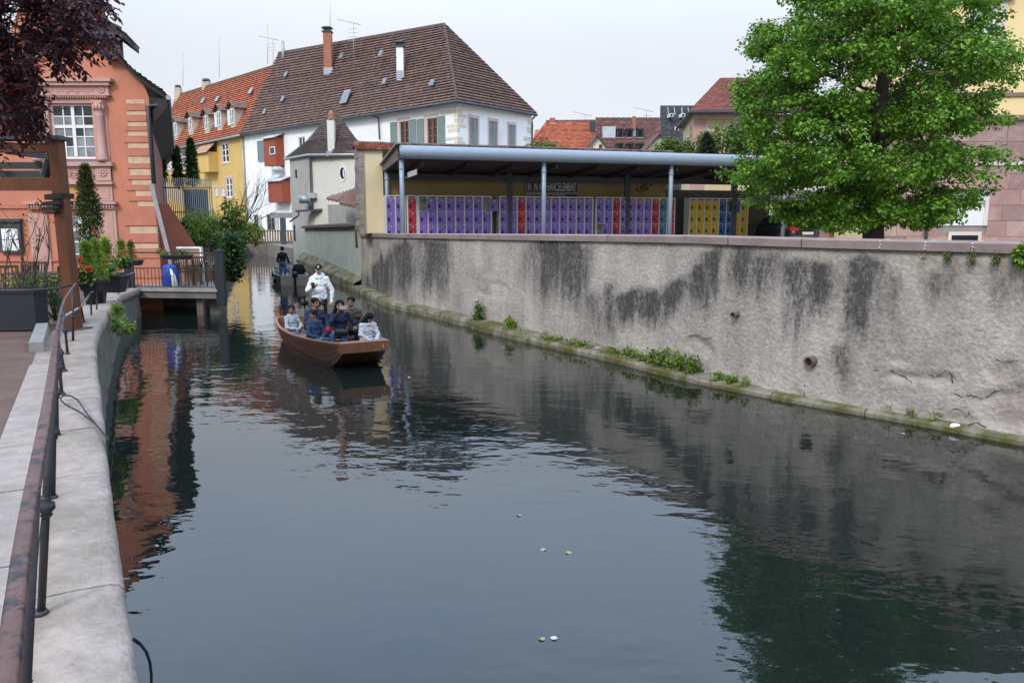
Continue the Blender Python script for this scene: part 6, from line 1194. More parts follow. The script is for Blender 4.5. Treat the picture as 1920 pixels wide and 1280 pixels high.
bs = thing('bare_branches', at(455, 430, 34), 'bare thin branches before the white house wall', 'shrub'); mb = MB(); root = at(440, 450, 33.5)
for k in range(16):
    e_ = at(rnd(430, 530), rnd(330, 400), 34 + rnd(-.6, 1)); pts = branch(mb, root, e_, .02, .006, .12)
    for j in range(5): branch(mb, pts[random.choice((3, 4))], e_ + Vector((rnd(-.5, .5), rnd(-.3, .3), rnd(-.1, .5))), .006, .003, .1, 3, 4)
ob('stems', mb, BARK, bs, kind='stuff')
# tall screen of grey slats with a dark chimney-like box
sc = thing('slat_screen', at(350, 420, 40), 'tall curved screen of pale grey vertical slats above the shrubs', 'screen'); N_ = 26
for k in range(N_):
    t = k / (N_ - 1); px = 303 + 92 * t; Y = 40 - 2.2 * math.sin(math.pi * t); a_, b_ = at(px, 333 + 6 * abs(t - .4), Y), at(px + 1, 418, Y); mb = MB(); mb.bar(Vector((a_.x, Y, b_.z)), a_, .06, .03); ob('slat', mb, M('grey_weathered_slat', (.3, .31, .33), .8, .2, 5), sc)
for yy in (352, 398): mb = MB(); mb.tube([at(303 + 92 * k / 12, yy, 40.05 - 2.2 * math.sin(math.pi * k / 12)) for k in range(13)], .03, 6); ob('hoop', mb, DKST, sc)
dbx = thing('dark_box_tower', at(360, 415, 39.5), 'dark slate coloured box standing inside the slat screen', 'box'); p, q = at(347, 416, 39), at(377, 358, 39); mb = MB(); mb.box(p.x, q.x, 39, 39.8, p.z, q.z); ob('shell', mb, PLB, dbx); mb = MB(); mb.box(p.x - .03, q.x + .03, 38.97, 39.83, q.z, q.z + .08); ob('lid', mb, DKST, dbx)
conifer(335, 278, 350, 44, .24, DGP, 'slim dark cypress at the left end before the yellow house', 200, .16, 'cypress', flame=True); conifer(362, 263, 350, 44, .29, DGP, 'taller slim dark cypress before the yellow house', 230, .16, 'cypress', flame=True); conifer(304, 296, 345, 42, .25, DGP, 'dark conifer half hidden at the red house eaves', 120, .16, 'cypress', flame=True)
mb = MB(); fz = at(350, 416, 38).z; mb.box(at(296, 416, 38).x, at(388, 416, 38).x, 37.6, 39.9, .9, fz); ob('garden_terrace', mb, QUAY, label='raised masonry garden terrace under the slat screen', cat='terrace')
# ================================================================== the big linden
TX, TYY = at(1637, 430, 17).x, 17.0
lt = thing('linden_tree', (TX, TYY, YARDZ), 'large bright green leafy tree behind the canal wall', 'tree')
LC_ = Vector((at(1624, 200, TYY).x, TYY, 5.6))
def crown_r(z): return (2.62 if z < 5.6 else 2.62 - .16 * (z - 5.6)) * min(1.0, .45 + (z - 2.75) * .36) * (1 if z < 7.1 else math.sqrt(max(0, 1 - ((z - 7.1) / 1.75) ** 2)))
pts = []
while len(pts) < 2150:
    z = 2.75 + 6.1 * RS.rand(); a_ = RS.rand() * 6.2832; q_ = RS.rand() ** .38; d = Vector((math.cos(a_), math.sin(a_), z * .55))
    k = 1.0 + .22 * noise.noise(d * 1.9 + Vector((3, 1, 2))) + .2 * noise.noise(d * 4.3); r = crown_r(z) * q_ * k
    q = Vector((LC_.x + math.cos(a_) * r, LC_.y + math.sin(a_) * r, z - .25 * q_ * q_))
    if q.z < 2.92 + .3 * noise.noise(Vector((q.x * .9, q.y * .9, 0))): continue
    if q_ > .5 and math.sin(6.6 * q.z + 3 * noise.noise(Vector((math.cos(a_) * 1.3, math.sin(a_) * 1.3, 0)))) < -.78: continue
    if noise.noise(q * .8) < -.24 or noise.noise(q * 1.7 + Vector((5, 5, 5))) < -.4: continue
    pts.append(tuple(q))
LPAL = [(.085, .19, .018), (.12, .25, .022), (.165, .315, .03), (.1, .21, .02), (.22, .38, .045)]
v, f, co = leafcloud(pts, 60, (.24, .24, .14), .06, .054, LPAL, .75, 'heart'); link('crown', quads_mesh('crown', v, f, co, leaf_material('linden_leaves', .5, .35)), lt, kind='stuff')
mb = MB(); b0 = Vector((TX, TYY, YARDZ - .1)); tk = [b0, b0 + Vector((.02, 0, .9)), b0 + Vector((-.05, .05, 2.4)), b0 + Vector((-.02, -.02, 4.2)), b0 + Vector((.05, 0, 6.0))]; mb.tube(tk, [.29, .22, .18, .12, .04], 12); ob('trunk', mb, BARK, lt)
limb_pts = []; mb = MB()
for k in range(46):
    e_ = Vector(pts[RS.randint(len(pts))]); e_ = e_.lerp(LC_, .15); hz = min(max(e_.z - .3 - .45 * (e_ - Vector((TX, TYY, e_.z))).length * .6, 2.6), 7.4); t = (hz - YARDZ) / 6; a_ = Vector((TX - .03, TYY, hz)); r_ = .075 * (1.15 - t)
    limb_pts += branch(mb, a_, e_, max(r_, .03), .012, .12, 6, 6)[1:]
la = np.array([tuple(p) for p in limb_pts])
for p in pts[::3]:
    j = int(np.argmin(((la - np.array(p)) ** 2).sum(1))); branch(mb, limb_pts[j], p, .01, .004, .1, 2, 4)
ob('limbs', mb, BARK, lt, kind='stuff')
# ================================================================== garden trees and bushes behind the canopy
MG = [(.09, .15, .035), (.12, .19, .045), (.07, .12, .03)]
bush('garden_tree', at(1352, 272, 44), (1.35, 1.3, 1.35), 130, 18, .15, .1, [(.16, .22, .05), (.2, .26, .07), (.12, .18, .04)], 'pale green garden tree before the ochre hip roofed building', 'tree'); bush('garden_tree', at(1400, 258, 43), (1.2, 1.2, 1.1), 100, 18, .15, .1, MG, 'mid green garden tree next to the big linden', 'tree')
bush('garden_bush', at(1258, 280, 46), (1.1, 1, .55), 120, 18, .12, .09, [(.1, .19, .03), (.13, .23, .035)], 'bright green bush before the dark slate house'); bush('garden_bush', at(1310, 282, 45), (1.0, 1, .9), 90, 18, .13, .08, MG + [(.2, .22, .1)], 'pale bush left of the dark garden cypress'); bush('garden_bush', at(1017, 279, 46), (1.1, .9, .38), 80, 18, .12, .09, [(.09, .16, .02), (.12, .2, .03)], 'green bush at the corner of the white house')
conifer(1325, 254, 292, 42, .42, [(.02, .04, .016), (.03, .05, .02)], 'dark garden cypress before the pale trees', 150, .12, 'cypress', flame=True)
bush('garden_tree', at(1430, 225, 46), (1.3, 1.3, 2.2), 80, 16, .16, .07, [(.12, .1, .05), (.16, .13, .06), (.1, .1, .04)], 'brownish thin crowned tree half hidden behind the linden', 'tree')
bush('climbing_plant', cv(11.6, 4.2, 2.68) , (1.5, .3, .12), 50, 14, .1, .07, [(.12, .2, .04), (.16, .24, .06)], 'pale green creeper on the low wall behind the third post', 'creeper')
# ================================================================== dark red tree hanging in at the top left
PPAL = [(.06, .015, .018), (.085, .02, .02), (.04, .013, .02), (.11, .03, .022), (.05, .02, .035)]
pt_ = thing('copper_leaved_tree', (-8.6, 9.0, 1.4), 'dark purple leaved tree hanging in from the upper left', 'tree')
outline = [(0, -30), (205, -30), (212, 20), (206, 70), (186, 100), (160, 108), (148, 128), (118, 136), (98, 118), (74, 96), (60, 120), (74, 150), (58, 182), (82, 205), (96, 226), (62, 234), (60, 246), (44, 258), (22, 262), (0, 268)]
def inside(x, y):
    c = False; j = len(outline) - 1
    for i in range(len(outline)):
        (xi, yi), (xj, yj) = outline[i], outline[j]
        if (yi > y) != (yj > y) and x < (xj - xi) * (y - yi) / (yj - yi) + xi: c = not c
        j = i
    return c
mb = MB(); P_, D_L, U_, LN, WD_, CO = [], [], [], [], [], []
trunk = [Vector((-8.6, 9.0, 1.3)), Vector((-8.55, 9.05, 3.0)), Vector((-8.3, 9.3, 4.6)), Vector((-7.9, 9.5, 6.4))]; tm = MB(); tm.tube(trunk, [.2, .16, .13, .08], 10); ob('trunk', tm, BARK, pt_)
limbs = []
for ex_, ey_, Y in ((60, 20, 10.2), (150, 30, 10.6), (190, 10, 10.8), (30, 130, 9.8), (40, 230, 9.6), (110, 80, 10.4), (10, 280, 9.4), (130, -60, 10.2), (0, 60, 10.8)):
    limbs += branch(mb, trunk[2].lerp(trunk[3], RS.rand()), at(ex_, ey_, Y), .05, .012, .1, 7, 6)[2:]
sprays = 0
while sprays < 1400:
    x, y = rnd(-90, 215), rnd(-60, 305)
    if x > 0 and not inside(x, max(y, -25)): continue
    Y = rnd(9.3, 11.4); c = at(x, y, Y)
    if noise.noise(Vector((x * .022, y * .022, Y * .8))) < -.12: continue
    sprays += 1; L0 = min(limbs, key=lambda q: (q - c).length_squared); dv = (c - L0); dv = dv.normalized() * .35 if dv.length > .01 else Vector((.2, 0, -.2)); dv = dv + Vector((rnd(-.12, .2), rnd(-.15, .15), rnd(-.22, 0))); s0 = c - dv * .5
    if sprays % 2 == 0 and (L0 - s0).length < 1.6: branch(mb, L0, s0, .008, .004, .08, 3, 4)
    branch(mb, s0, s0 + dv, .005, .0025, .08, 3, 4)
    for j in range(9):
        t = (j + 1) / 9; P_.append(tuple(s0 + dv * t)); sd_ = Vector((-dv.y, dv.x, 0)).normalized() * (1 if j % 2 else -1); dd_ = dv.normalized() * .7 + sd_ * .8 + Vector((rnd(-.3, .3), rnd(-.3, .3), rnd(-.7, .1))); D_L.append(tuple(dd_)); U_.append((rnd(-.5, .5), rnd(-.5, .5), 1)); l = rnd(.06, .1); LN.append(l); WD_.append(l * .52); c_ = random.choice(PPAL); k = rnd(.7, 1.5); CO.append(tuple(q * k for q in c_))
ob('limbs', mb, M('dark_bark', (.03, .022, .022), .9, .3, 6), pt_, kind='stuff')
# the largest leaves in view are leaves of their own, the rest one mass
vis = [i for i, p in enumerate(P_) if 5 < proj(p)[0] < 215 and 4 < proj(p)[1] < 300]; big = set(sorted(vis, key=lambda i: -LN[i] / P_[i][1])[:280])
rest = [i for i in range(len(P_)) if i not in big]; sel = lambda A: np.array([A[i] for i in rest]); v, f, co = leaf_arrays(sel(P_), sel(D_L), sel(U_), sel(LN), sel(WD_), sel(CO)); link('foliage', quads_mesh('foliage', v, f, co, leaf_material('purple_leaves', .4, .25)), pt_, kind='stuff')
protos = []
for c_ in PPAL: v, f, co = leaf_arrays([(0, 0, 0)], [(0, 1, 0)], [(0, 0, 1)], [1], [.52], [c_]); protos.append(quads_mesh('leaf', v, f, co, leaf_material('purple_leaves', .4, .25)))
for i in big:
    d = Vector(D_L[i]).normalized(); s_ = d.cross(Vector(U_[i])).normalized(); n_ = s_.cross(d); mw = Matrix(((s_.x, d.x, n_.x, P_[i][0]), (s_.y, d.y, n_.y, P_[i][1]), (s_.z, d.z, n_.z, P_[i][2]), (0, 0, 0, 1))) @ Matrix.Scale(LN[i], 4); link('leaf', random.choice(protos), pt_, mw)
# ================================================================== weeds on the canal wall and ledge
def wallpt(px, dz=0):
    j = min(range(len(WLS)), key=lambda j: abs((proj(WLS[j])[0] if WLS[j].y > 3 else 9e9) - px)); n = left(WLS, j) * -1; return WLS[j] + n * (ledge_w(px) * .55) + Vector((0, 0, .14 + dz)), n, j
for px, r_, h, pal, lab in ((885, .13, .34, DGP + GRP, 'tall dark green weed leaning on the canal wall'), (942, .13, .2, YGP, 'yellow green weed clump on the ledge right of the tall weed')):
    p, n, j = wallpt(px); bush('ledge_weed', p + Vector((0, 0, h)), (r_, r_, h), 26, 14, .09, .035, pal, lab, 'weeds', trunk=True)
def carpet(x0, x1, n_, hgt, label, pal, ln=.05, z=0):
    t = thing('ledge_weeds', wallpt((x0 + x1) / 2)[0], label, 'weeds'); pts = []
    for k in range(n_): p, n, j = wallpt(rnd(x0, x1)); pts.append(tuple(p + n * rnd(-.15, .12) + Vector((0, 0, rnd(-.04, hgt) + z))))
    v, f, co = leafcloud(pts, 14, .07, ln, ln * .5, pal, -.2); link('leaves', quads_mesh('leaves', v, f, co, leaf_material('green_leaves')), t, kind='stuff')
WP = YGP + GRP + [(.14, .15, .04)]
carpet(960, 1010, 14, .05, 'small weeds on the ledge before the broken wall foot', WP); carpet(1010, 1082, 55, .1, 'low green weed strip on the ledge left of the loose stones', WP); carpet(1138, 1200, 60, .14, 'bushy weeds on the ledge right of the loose stones', WP); carpet(1205, 1288, 120, .26, 'largest weed clump overhanging the ledge', WP + [(.12, .08, .04)], .06); carpet(1322, 1392, 36, .05, 'thin weed strip on the narrow ledge below the small drain pipe', WP); carpet(1655, 1760, 12, .03, 'scattered tiny weeds at the wall foot near the right', WP, .04)
def under_coping(x0, x1, n_, label, pal, up=0.0, ln=.05):
    t = thing('coping_weeds', wallpt((x0 + x1) / 2)[0], label, 'weeds'); pts = []
    for k in range(n_):
        px = rnd(x0, x1); p, n, j = wallpt(px); z = wtop(FOOT[j]); pts.append(tuple(FOOT[j] - n * rnd(.02, .08) + Vector((0, 0, z - rnd(.0, .14) + up))))
    v, f, co = leafcloud(pts, 12, .05, ln, ln * .4, pal, .5); link('leaves', quads_mesh('leaves', v, f, co, leaf_material('green_leaves')), t, kind='stuff')
under_coping(1718, 1800, 26, 'yellowish moss tufts hanging under the wall coping', [(.14, .14, .03), (.11, .13, .03)], 0, .035); under_coping(1815, 1848, 14, 'small moss tuft between the two coping weeds', [(.14, .14, .03), (.11, .13, .03)], 0, .035); under_coping(1862, 1925, 36, 'spiky green weed growing from the coping at the right edge', GRP + YGP, .06, .11)
# fallen stones on the ledge
BS = M('pinkish_rubble', (.3, .2, .165), .9, .3, 6, .5, 20)
for px, s_, lab in ((1098, .13, 'small pinkish loose stone on the ledge'), (1128, .2, 'larger pale loose stone on the ledge beside the weeds'), (1793, .09, 'flat white chip of render on the ledge at the right')):
    p, n, j = wallpt(px); mb = MB(); rows = []
    for i in range(6): rows.append([p + Vector((math.cos(6.283 * k / 8) * s_ * math.sin(math.pi * (i + .02) / 5.04) * rnd(.8, 1.1), math.sin(6.283 * k / 8) * s_ * .7 * math.sin(math.pi * (i + .02) / 5.04) * rnd(.8, 1.1), -s_ * .5 * math.cos(math.pi * i / 5) + (.02 if px < 1700 else -.06))) for k in range(8)])
    for r_ in rows: r_.append(r_[0])
    mb.grid(rows); ob('loose_stone', mb, BS if px < 1120 else LEDGE if px < 1200 else WHITEP, label=lab, cat='stone')
# floating bits
FLM = M('pale_dead_leaf', (.42, .4, .2), .6, .2)
for px, py, lab in ((976, 967, 'pale yellow leaf floating in the middle of the canal'), (1061, 1033, 'yellow green leaf floating below the middle'), (1022, 1027, 'tiny brown leaf floating left of the yellow green one'), (1046, 1196, 'white speck floating near the bottom edge'), (1020, 1200, 'grey speck floating beside the white one near the bottom'), (298, 1024, 'white paper scrap floating near the left quay'), (770, 707, 'tiny white scrap floating before the brown boat'), (1560, 792, 'small pale leaf floating near the canal wall'), (1690, 812, 'white fleck floating near the wall at the right')):
    p = gd(px, py, .006); v, f, co = leaf_arrays([tuple(p)], [(math.cos(px), math.sin(px), 0)], [(0, 0, 1)], [.07 if px != 298 else .13], [.045], [(.42, .4, .2) if py not in (1196, 1024, 707, 812) else (.7, .7, .7)]); link('floating_leaf', quads_mesh('floating_leaf', v, f, co, leaf_material('dry_leaf')), None, label=lab, cat='leaf')
# ================================================================== boats
def boat(name, B, back, L, st, wood, label, cat='boat', trim=None, planks=True):
    B = Vector((B[0], B[1], 0)); back = Vector((back[0], back[1], 0)).normalized(); rt = Vector((back.y, -back.x, 0)); trim = trim or wood
    if rt.x < 0: rt = -rt
    t = thing(name, B, label, cat); W = lambda s, y, z: B + back * s + rt * y + Vector((0, 0, z))
    S = []                                            # densify
    for (a, b) in zip(st, st[1:]):
        for k in range(4): S.append([a[i] + (b[i] - a[i]) * k / 4 for i in range(5)])
    S.append(list(st[-1]))
    for _ in range(2): S = [S[0]] + [[(p[i] + 2 * q[i] + r[i]) / 4 for i in range(5)] for p, q, r in zip(S, S[1:], S[2:])] + [S[-1]]
    for sg in (-1, 1):
        for k in range(4):                            # lapped strakes each side
            mb = MB(); f0, f1 = k / 4, (k + 1) / 4 - .01
            mk = lambda q, f, o: W(q[0] + 0, sg * (q[2] + (q[1] - q[2]) * f + o), q[4] + (q[3] - q[4]) * f)
            e = .004 + .006 * k
            mb.grid([[mk(q, f0, e - .02), mk(q, f0, e), mk(q, f1, e), mk(q, f1, e - .05), mk(q, f0, e - .05), mk(q, f0, e - .02)] for q in S]); ob('strake', mb, wood, t)
        mb = MB(); mb.grid([[W(q[0], sg * (q[1] - .05), q[3]), W(q[0], sg * (q[1] + .025), q[3]), W(q[0], sg * (q[1] + .025), q[3] + .035), W(q[0], sg * (q[1] - .05), q[3] + .035), W(q[0], sg * (q[1] - .05), q[3])] for q in S]); ob('gunwale', mb, trim, t)
    mb = MB(); mb.smooth = True; mb.grid([[W(q[0], -q[2], q[4]), W(q[0], 0, q[4] - .01), W(q[0], q[2], q[4])] for q in S]); ob('bottom', mb, wood, t)
    mb = MB(); mb.grid([[W(q[0], -q[2] * .95, max(.03, q[4] + .1)), W(q[0], q[2] * .95, max(.03, q[4] + .1))] for q in S[2:-1]]); ob('floor', mb, wood, t)
    a, z = S[0], S[-1]
    mb = MB(); mb.hexa([W(-.02, -a[1] - .03, a[4] + .0), W(-.02, a[1] + .03, a[4] + .0), W(.16, a[1] + .03, a[4]), W(.16, -a[1] - .03, a[4]), W(-.06, -a[1] - .04, a[3] + .04), W(-.06, a[1] + .04, a[3] + .04), W(.16, a[1] + .03, a[3] + .04), W(.16, -a[1] - .03, a[3] + .04)]); ob('end_board', mb, trim, t)
    mb = MB(); mb.hexa([W(z[0] - .05, -z[2], z[4]), W(z[0] - .05, z[2], z[4]), W(z[0], z[2], z[4]), W(z[0], -z[2], z[4]), W(z[0] - .05, -z[1], z[3] + .03), W(z[0] - .05, z[1], z[3] + .03), W(z[0] + .03, z[1], z[3] + .03), W(z[0] + .03, -z[1], z[3] + .03)]); ob('end_board', mb, trim, t)
    return t, W, S
BW = M('brown_varnished_boat_wood', (.1, .044, .024), .45, .25, 3, .2, 25, spec=.5, dirt=(.07, .03, .02), dscale=2, damt=.6); BTm = M('orange_brown_boat_trim', (.23, .095, .05), .5, .2, 5, .2, 30, spec=.45)
st1 = [(0, .47, .44, .53, .36), (.35, .54, .47, .51, .14), (.7, .6, .5, .49, -.03), (1.4, .70, .56, .45, -.1), (2.6, .80, .62, .42, -.1), (3.8, .78, .6, .43, -.08), (4.7, .64, .5, .47, .02), (5.2, .5, .38, .5, .14)]
b1, W1, S1 = boat('punt_boat', (-2.95, 15.5), (-.5, .866), 5.2, st1, BW, 'brown flat bottomed tour boat full of passengers', trim=BTm)
for s_ in (1.25, 2.1, 2.95, 3.3): mb = MB(); mb.hexa([W1(s_ - .14, -.58, .3), W1(s_ - .14, .58, .3), W1(s_ + .14, .58, .3), W1(s_ + .14, -.58, .3), W1(s_ - .14, -.62, .34), W1(s_ - .14, .62, .34), W1(s_ + .14, .62, .34), W1(s_ + .14, -.62, .34)]); ob('bench', mb, BTm, b1)
mb = MB(); mb.hexa([W1(.16, -.46, .47), W1(.16, .46, .47), W1(.75, .52, .45), W1(.75, -.52, .45), W1(.16, -.46, .5), W1(.16, .46, .5), W1(.75, .52, .48), W1(.75, -.52, .48)]); ob('bow_deck', mb, BTm, b1)
for sg in (-1, 1):                                  # wet tide line, rub rail and ribs
    mb = MB(); mb.grid([[W1(q[0], sg * (q[2] + (q[1] - q[2]) * .3 + .03), max(q[4], -.2) + (q[3] - q[4]) * .0 - .01), W1(q[0], sg * (q[2] + (q[1] - q[2]) * .36 + .032), .05 if q[4] < 0 else q[4])] for q in S1[6:-6]]); ob('wet_line', mb, M('wet_dark_wood', (.03, .018, .013), .25, .3, 5), b1)
    for q in S1[6:-3:4]: mb = MB(); mb.bar(W1(q[0], sg * (q[2] - .03), q[4] + .05), W1(q[0], sg * (q[1] - .06), q[3]), .05, .03); ob('rib', mb, BTm, b1)
rp_ = thing('mooring_rope', W1(.4, .2, .5), 'small coil of pale rope on the bow of the brown boat', 'rope'); mb = MB(); mb.tube([W1(.42 + .09 * math.cos(k * .5) * (1 - k * .008), .12 + .09 * math.sin(k * .5) * (1 - k * .008), .5 + k * .0012) for k in range(60)] + [W1(.2, .3, .52), W1(-.02, .36, .53), W1(-.06, .37, .45), W1(-.05, .37, .38)], .011, 5); ob('coil', mb, M('pale_rope', (.42, .36, .26), .9), rp_)
om = thing('outboard_motor', W1(5.1, -.3, .5), 'small black electric motor with tiller on the boat stern', 'motor'); p = at(571, 568, 19.6); mb = MB(); mb.lathe(p, [(.05, -.06), (.1, -.04), (.1, .06), (.05, .1)], 10, (1, 1.4)); ob('head', mb, LBK, om); mb = MB(); mb.tube([p - Vector((0, 0, .05)), p - Vector((0, 0, .7))], .03, 8); ob('shaft', mb, DKST, om); mb = MB(); mb.tube([p, p + Vector((.05, -.2, .12)), p + Vector((.1, -.3, .22))], .022, 6); ob('tiller', mb, LBK, om)
GW = M('weathered_grey_boat_wood', (.3, .25, .2), .75, .25, 4, .3, 25, dirt=(.12, .09, .06), dscale=2.4, damt=.7)
st2 = [(0, .58, .5, .44, -.04), (.8, .68, .56, .42, -.1), (2, .74, .6, .4, -.1), (3.4, .66, .52, .42, -.06), (4.4, .5, .38, .48, .08), (5.0, .36, .26, .54, .24)]
b2, W2, S2 = boat('punt_boat', (at(553, 530, 35.4).x, 35.4), (-.36, .933), 5, st2, GW, 'weathered grey boat moving away near the canal bend')
for s_ in (1.2, 2.4): mb = MB(); mb.hexa([W2(s_ - .13, -.58, .28), W2(s_ - .13, .58, .28), W2(s_ + .13, .58, .28), W2(s_ + .13, -.58, .28), W2(s_ - .13, -.6, .32), W2(s_ - .13, .6, .32), W2(s_ + .13, .6, .32), W2(s_ + .13, -.6, .32)]); ob('bench', mb, GW, b2)
rd = thing('outboard_motor', W2(-.1, 0, .5), 'dark motor shaft at the stern of the grey boat', 'motor'); mb = MB(); mb.bar(W2(-.1, 0, -.3), W2(-.1, 0, .42), .09); ob('shaft', mb, LBK, rd); mb = MB(); mb.lathe(W2(-.06, 0, .5), [(.07, -.1), (.13, -.06), (.13, .08), (.06, .14)], 10); ob('head', mb, LBK, rd)
# ================================================================== people: one smooth skin grown from joints
def sdf_mesh(prims, h):
    lo, hi = np.full(3, 9.0), np.full(3, -9.0)
    for p in prims:
        if p.get('cut'): continue
        if p['t'] == 'c': r = max(p['ra'], p['rb']); a, b = np.array(p['a']), np.array(p['b']); l_, h_ = np.minimum(a, b) - r, np.maximum(a, b) + r
        else: r = max(p['r']); c = np.array(p['c']); l_, h_ = c - r, c + r
        p['lo'], p['hi'] = l_, h_; lo = np.minimum(lo, l_); hi = np.maximum(hi, h_)
    lo -= 3 * h + .02; hi += 3 * h + .02; n = np.ceil((hi - lo) / h).astype(int) + 1
    X, Y, Z = [lo[i] + h * np.arange(n[i]) for i in range(3)]
    F = np.full(n, .3); best = np.full(n, 9.0); idm = np.zeros(n, dtype=np.int8)
    for p in prims:
        if p.get('cut'):
            g = (slice(None),) * 3
        else:
            i0 = np.maximum(((p['lo'] - .07 - lo) / h).astype(int), 0); i1 = np.minimum(((p['hi'] + .07 - lo) / h).astype(int) + 2, n); g = tuple(slice(a, b) for a, b in zip(i0, i1))
        x, y, z = X[g[0]][:, None, None], Y[g[1]][None, :, None], Z[g[2]][None, None, :]
        if p['t'] == 'c':
            a, b = np.array(p['a'], float), np.array(p['b'], float); ab = b - a; L2 = ab.dot(ab) + 1e-12
            t = np.clip(((x - a[0]) * ab[0] + (y - a[1]) * ab[1] + (z - a[2]) * ab[2]) / L2, 0, 1)
            d = np.sqrt((x - a[0] - t * ab[0]) ** 2 + (y - a[1] - t * ab[1]) ** 2 + (z - a[2] - t * ab[2]) ** 2) - (p['ra'] + t * (p['rb'] - p['ra']))
        else:
            c = np.array(p['c'], float); Rm = np.array(p.get('R', np.eye(3))); r = np.array(p['r'], float); dx, dy, dz = x - c[0], y - c[1], z - c[2]
            q = [(dx * Rm[0, i] + dy * Rm[1, i] + dz * Rm[2, i]) / r[i] for i in range(3)]
            k0 = np.sqrt(q[0] ** 2 + q[1] ** 2 + q[2] ** 2) + 1e-9; k1 = np.sqrt((q[0] / r[0]) ** 2 + (q[1] / r[1]) ** 2 + (q[2] / r[2]) ** 2) + 1e-9; d = k0 * (k0 - 1) / k1
        if p.get('cut'): F[g] = np.maximum(F[g], -d); continue
        if p['m'] in (1, 2):
            d = d + .011 * np.sin(29 * x + 1.5 * np.sin(21 * z)) * np.sin(26 * y + .7) * np.sin(34 * z + 1.2 * np.sin(23 * x)) + .004 * np.sin(61 * z + 3 * np.sin(15 * x + 11 * y))
        f = F[g]; k = p.get('k', .02); hh = np.clip(.5 + .5 * (f - d) / k, 0, 1); F[g] = f * (1 - hh) + d * hh - k * hh * (1 - hh)
        db = d - p.get('bias', 0); bb = best[g]; w_ = db < bb; bb[w_] = db[w_]; idg = idm[g]; idg[w_] = p['m']; best[g] = bb; idm[g] = idg
    s = F < 0
    cnt = sum(s[i:n[0] - 1 + i, j:n[1] - 1 + j, k:n[2] - 1 + k].astype(np.int8) for i in (0, 1) for j in (0, 1) for k in (0, 1))
    act = (cnt > 0) & (cnt < 8); idx = -np.ones(act.shape, dtype=np.int64); cells = np.argwhere(act); idx[act] = np.arange(len(cells))
    acc = np.zeros((len(cells), 3)); num = np.zeros(len(cells)); ci, cj, ck = cells.T
    cor = [(i, j, k) for i in (0, 1) for j in (0, 1) for k in (0, 1)]
    for a in cor:
        for ax in range(3):
            if a[ax]: continue
            b = list(a); b[ax] = 1; fa = F[ci + a[0], cj + a[1], ck + a[2]]; fb = F[ci + b[0], cj + b[1], ck + b[2]]; cr = (fa < 0) != (fb < 0); t = np.where(cr, fa / np.where(np.abs(fa - fb) < 1e-12, 1, fa - fb), 0)
            pt = np.tile(np.array(a, float), (len(cells), 1)); pt[:, ax] += t; acc[cr] += pt[cr]; num[cr] += 1
    V = lo + h * (cells + acc / np.maximum(num, 1)[:, None]); Q = []; QM = []
    for ax in range(3):
        o1, o2 = [(1, 2), (2, 0), (0, 1)][ax]; sl0 = [slice(1, -1)] * 3; sl1 = [slice(1, -1)] * 3; sl0[ax] = slice(0, -1); sl1[ax] = slice(1, None)
        e = np.argwhere(s[tuple(sl0)] != s[tuple(sl1)]); base = np.ones(3, int); base[ax] = 0; e = e + base
        if not len(e): continue
        def cid(d1, d2):
            c = e.copy(); c[:, o1] -= d1; c[:, o2] -= d2; return idx[c[:, 0], c[:, 1], c[:, 2]]
        q = np.stack([cid(1, 1), cid(0, 1), cid(0, 0), cid(1, 0)], 1); inside = s[e[:, 0], e[:, 1], e[:, 2]]; q[~inside] = q[~inside][:, ::-1]; Q.append(q); QM.append(idm[e[:, 0], e[:, 1], e[:, 2]])
    Q = np.concatenate(Q); QM = np.concatenate(QM); ok = (Q >= 0).all(1); return V, Q[ok], QM[ok]
def to_mesh(name, V, Q, QM, mats, MW):
    V = np.c_[V, np.ones(len(V))] @ np.array(MW).T; me = bpy.data.meshes.new(name); me.vertices.add(len(V)); me.vertices.foreach_set('co', V[:, :3].astype(np.float32).ravel()); n = len(Q); me.loops.add(n * 4); me.loops.foreach_set('vertex_index', Q.astype(np.int32).ravel()); me.polygons.add(n); me.polygons.foreach_set('loop_start', np.arange(n, dtype=np.int32) * 4); me.polygons.foreach_set('loop_total', np.full(n, 4, dtype=np.int32))
    for m in mats: me.materials.append(m)
    me.polygons.foreach_set('material_index', np.minimum(QM, len(mats) - 1).astype(np.int32)); me.polygons.foreach_set('use_smooth', np.ones(n, dtype=bool)); me.update(); me.validate(); return me
def rotm(yaw, pitch=0.0, roll=0.0): return np.array((Matrix.Rotation(yaw, 3, 'Z') @ Matrix.Rotation(pitch, 3, 'X') @ Matrix.Rotation(roll, 3, 'Y')))
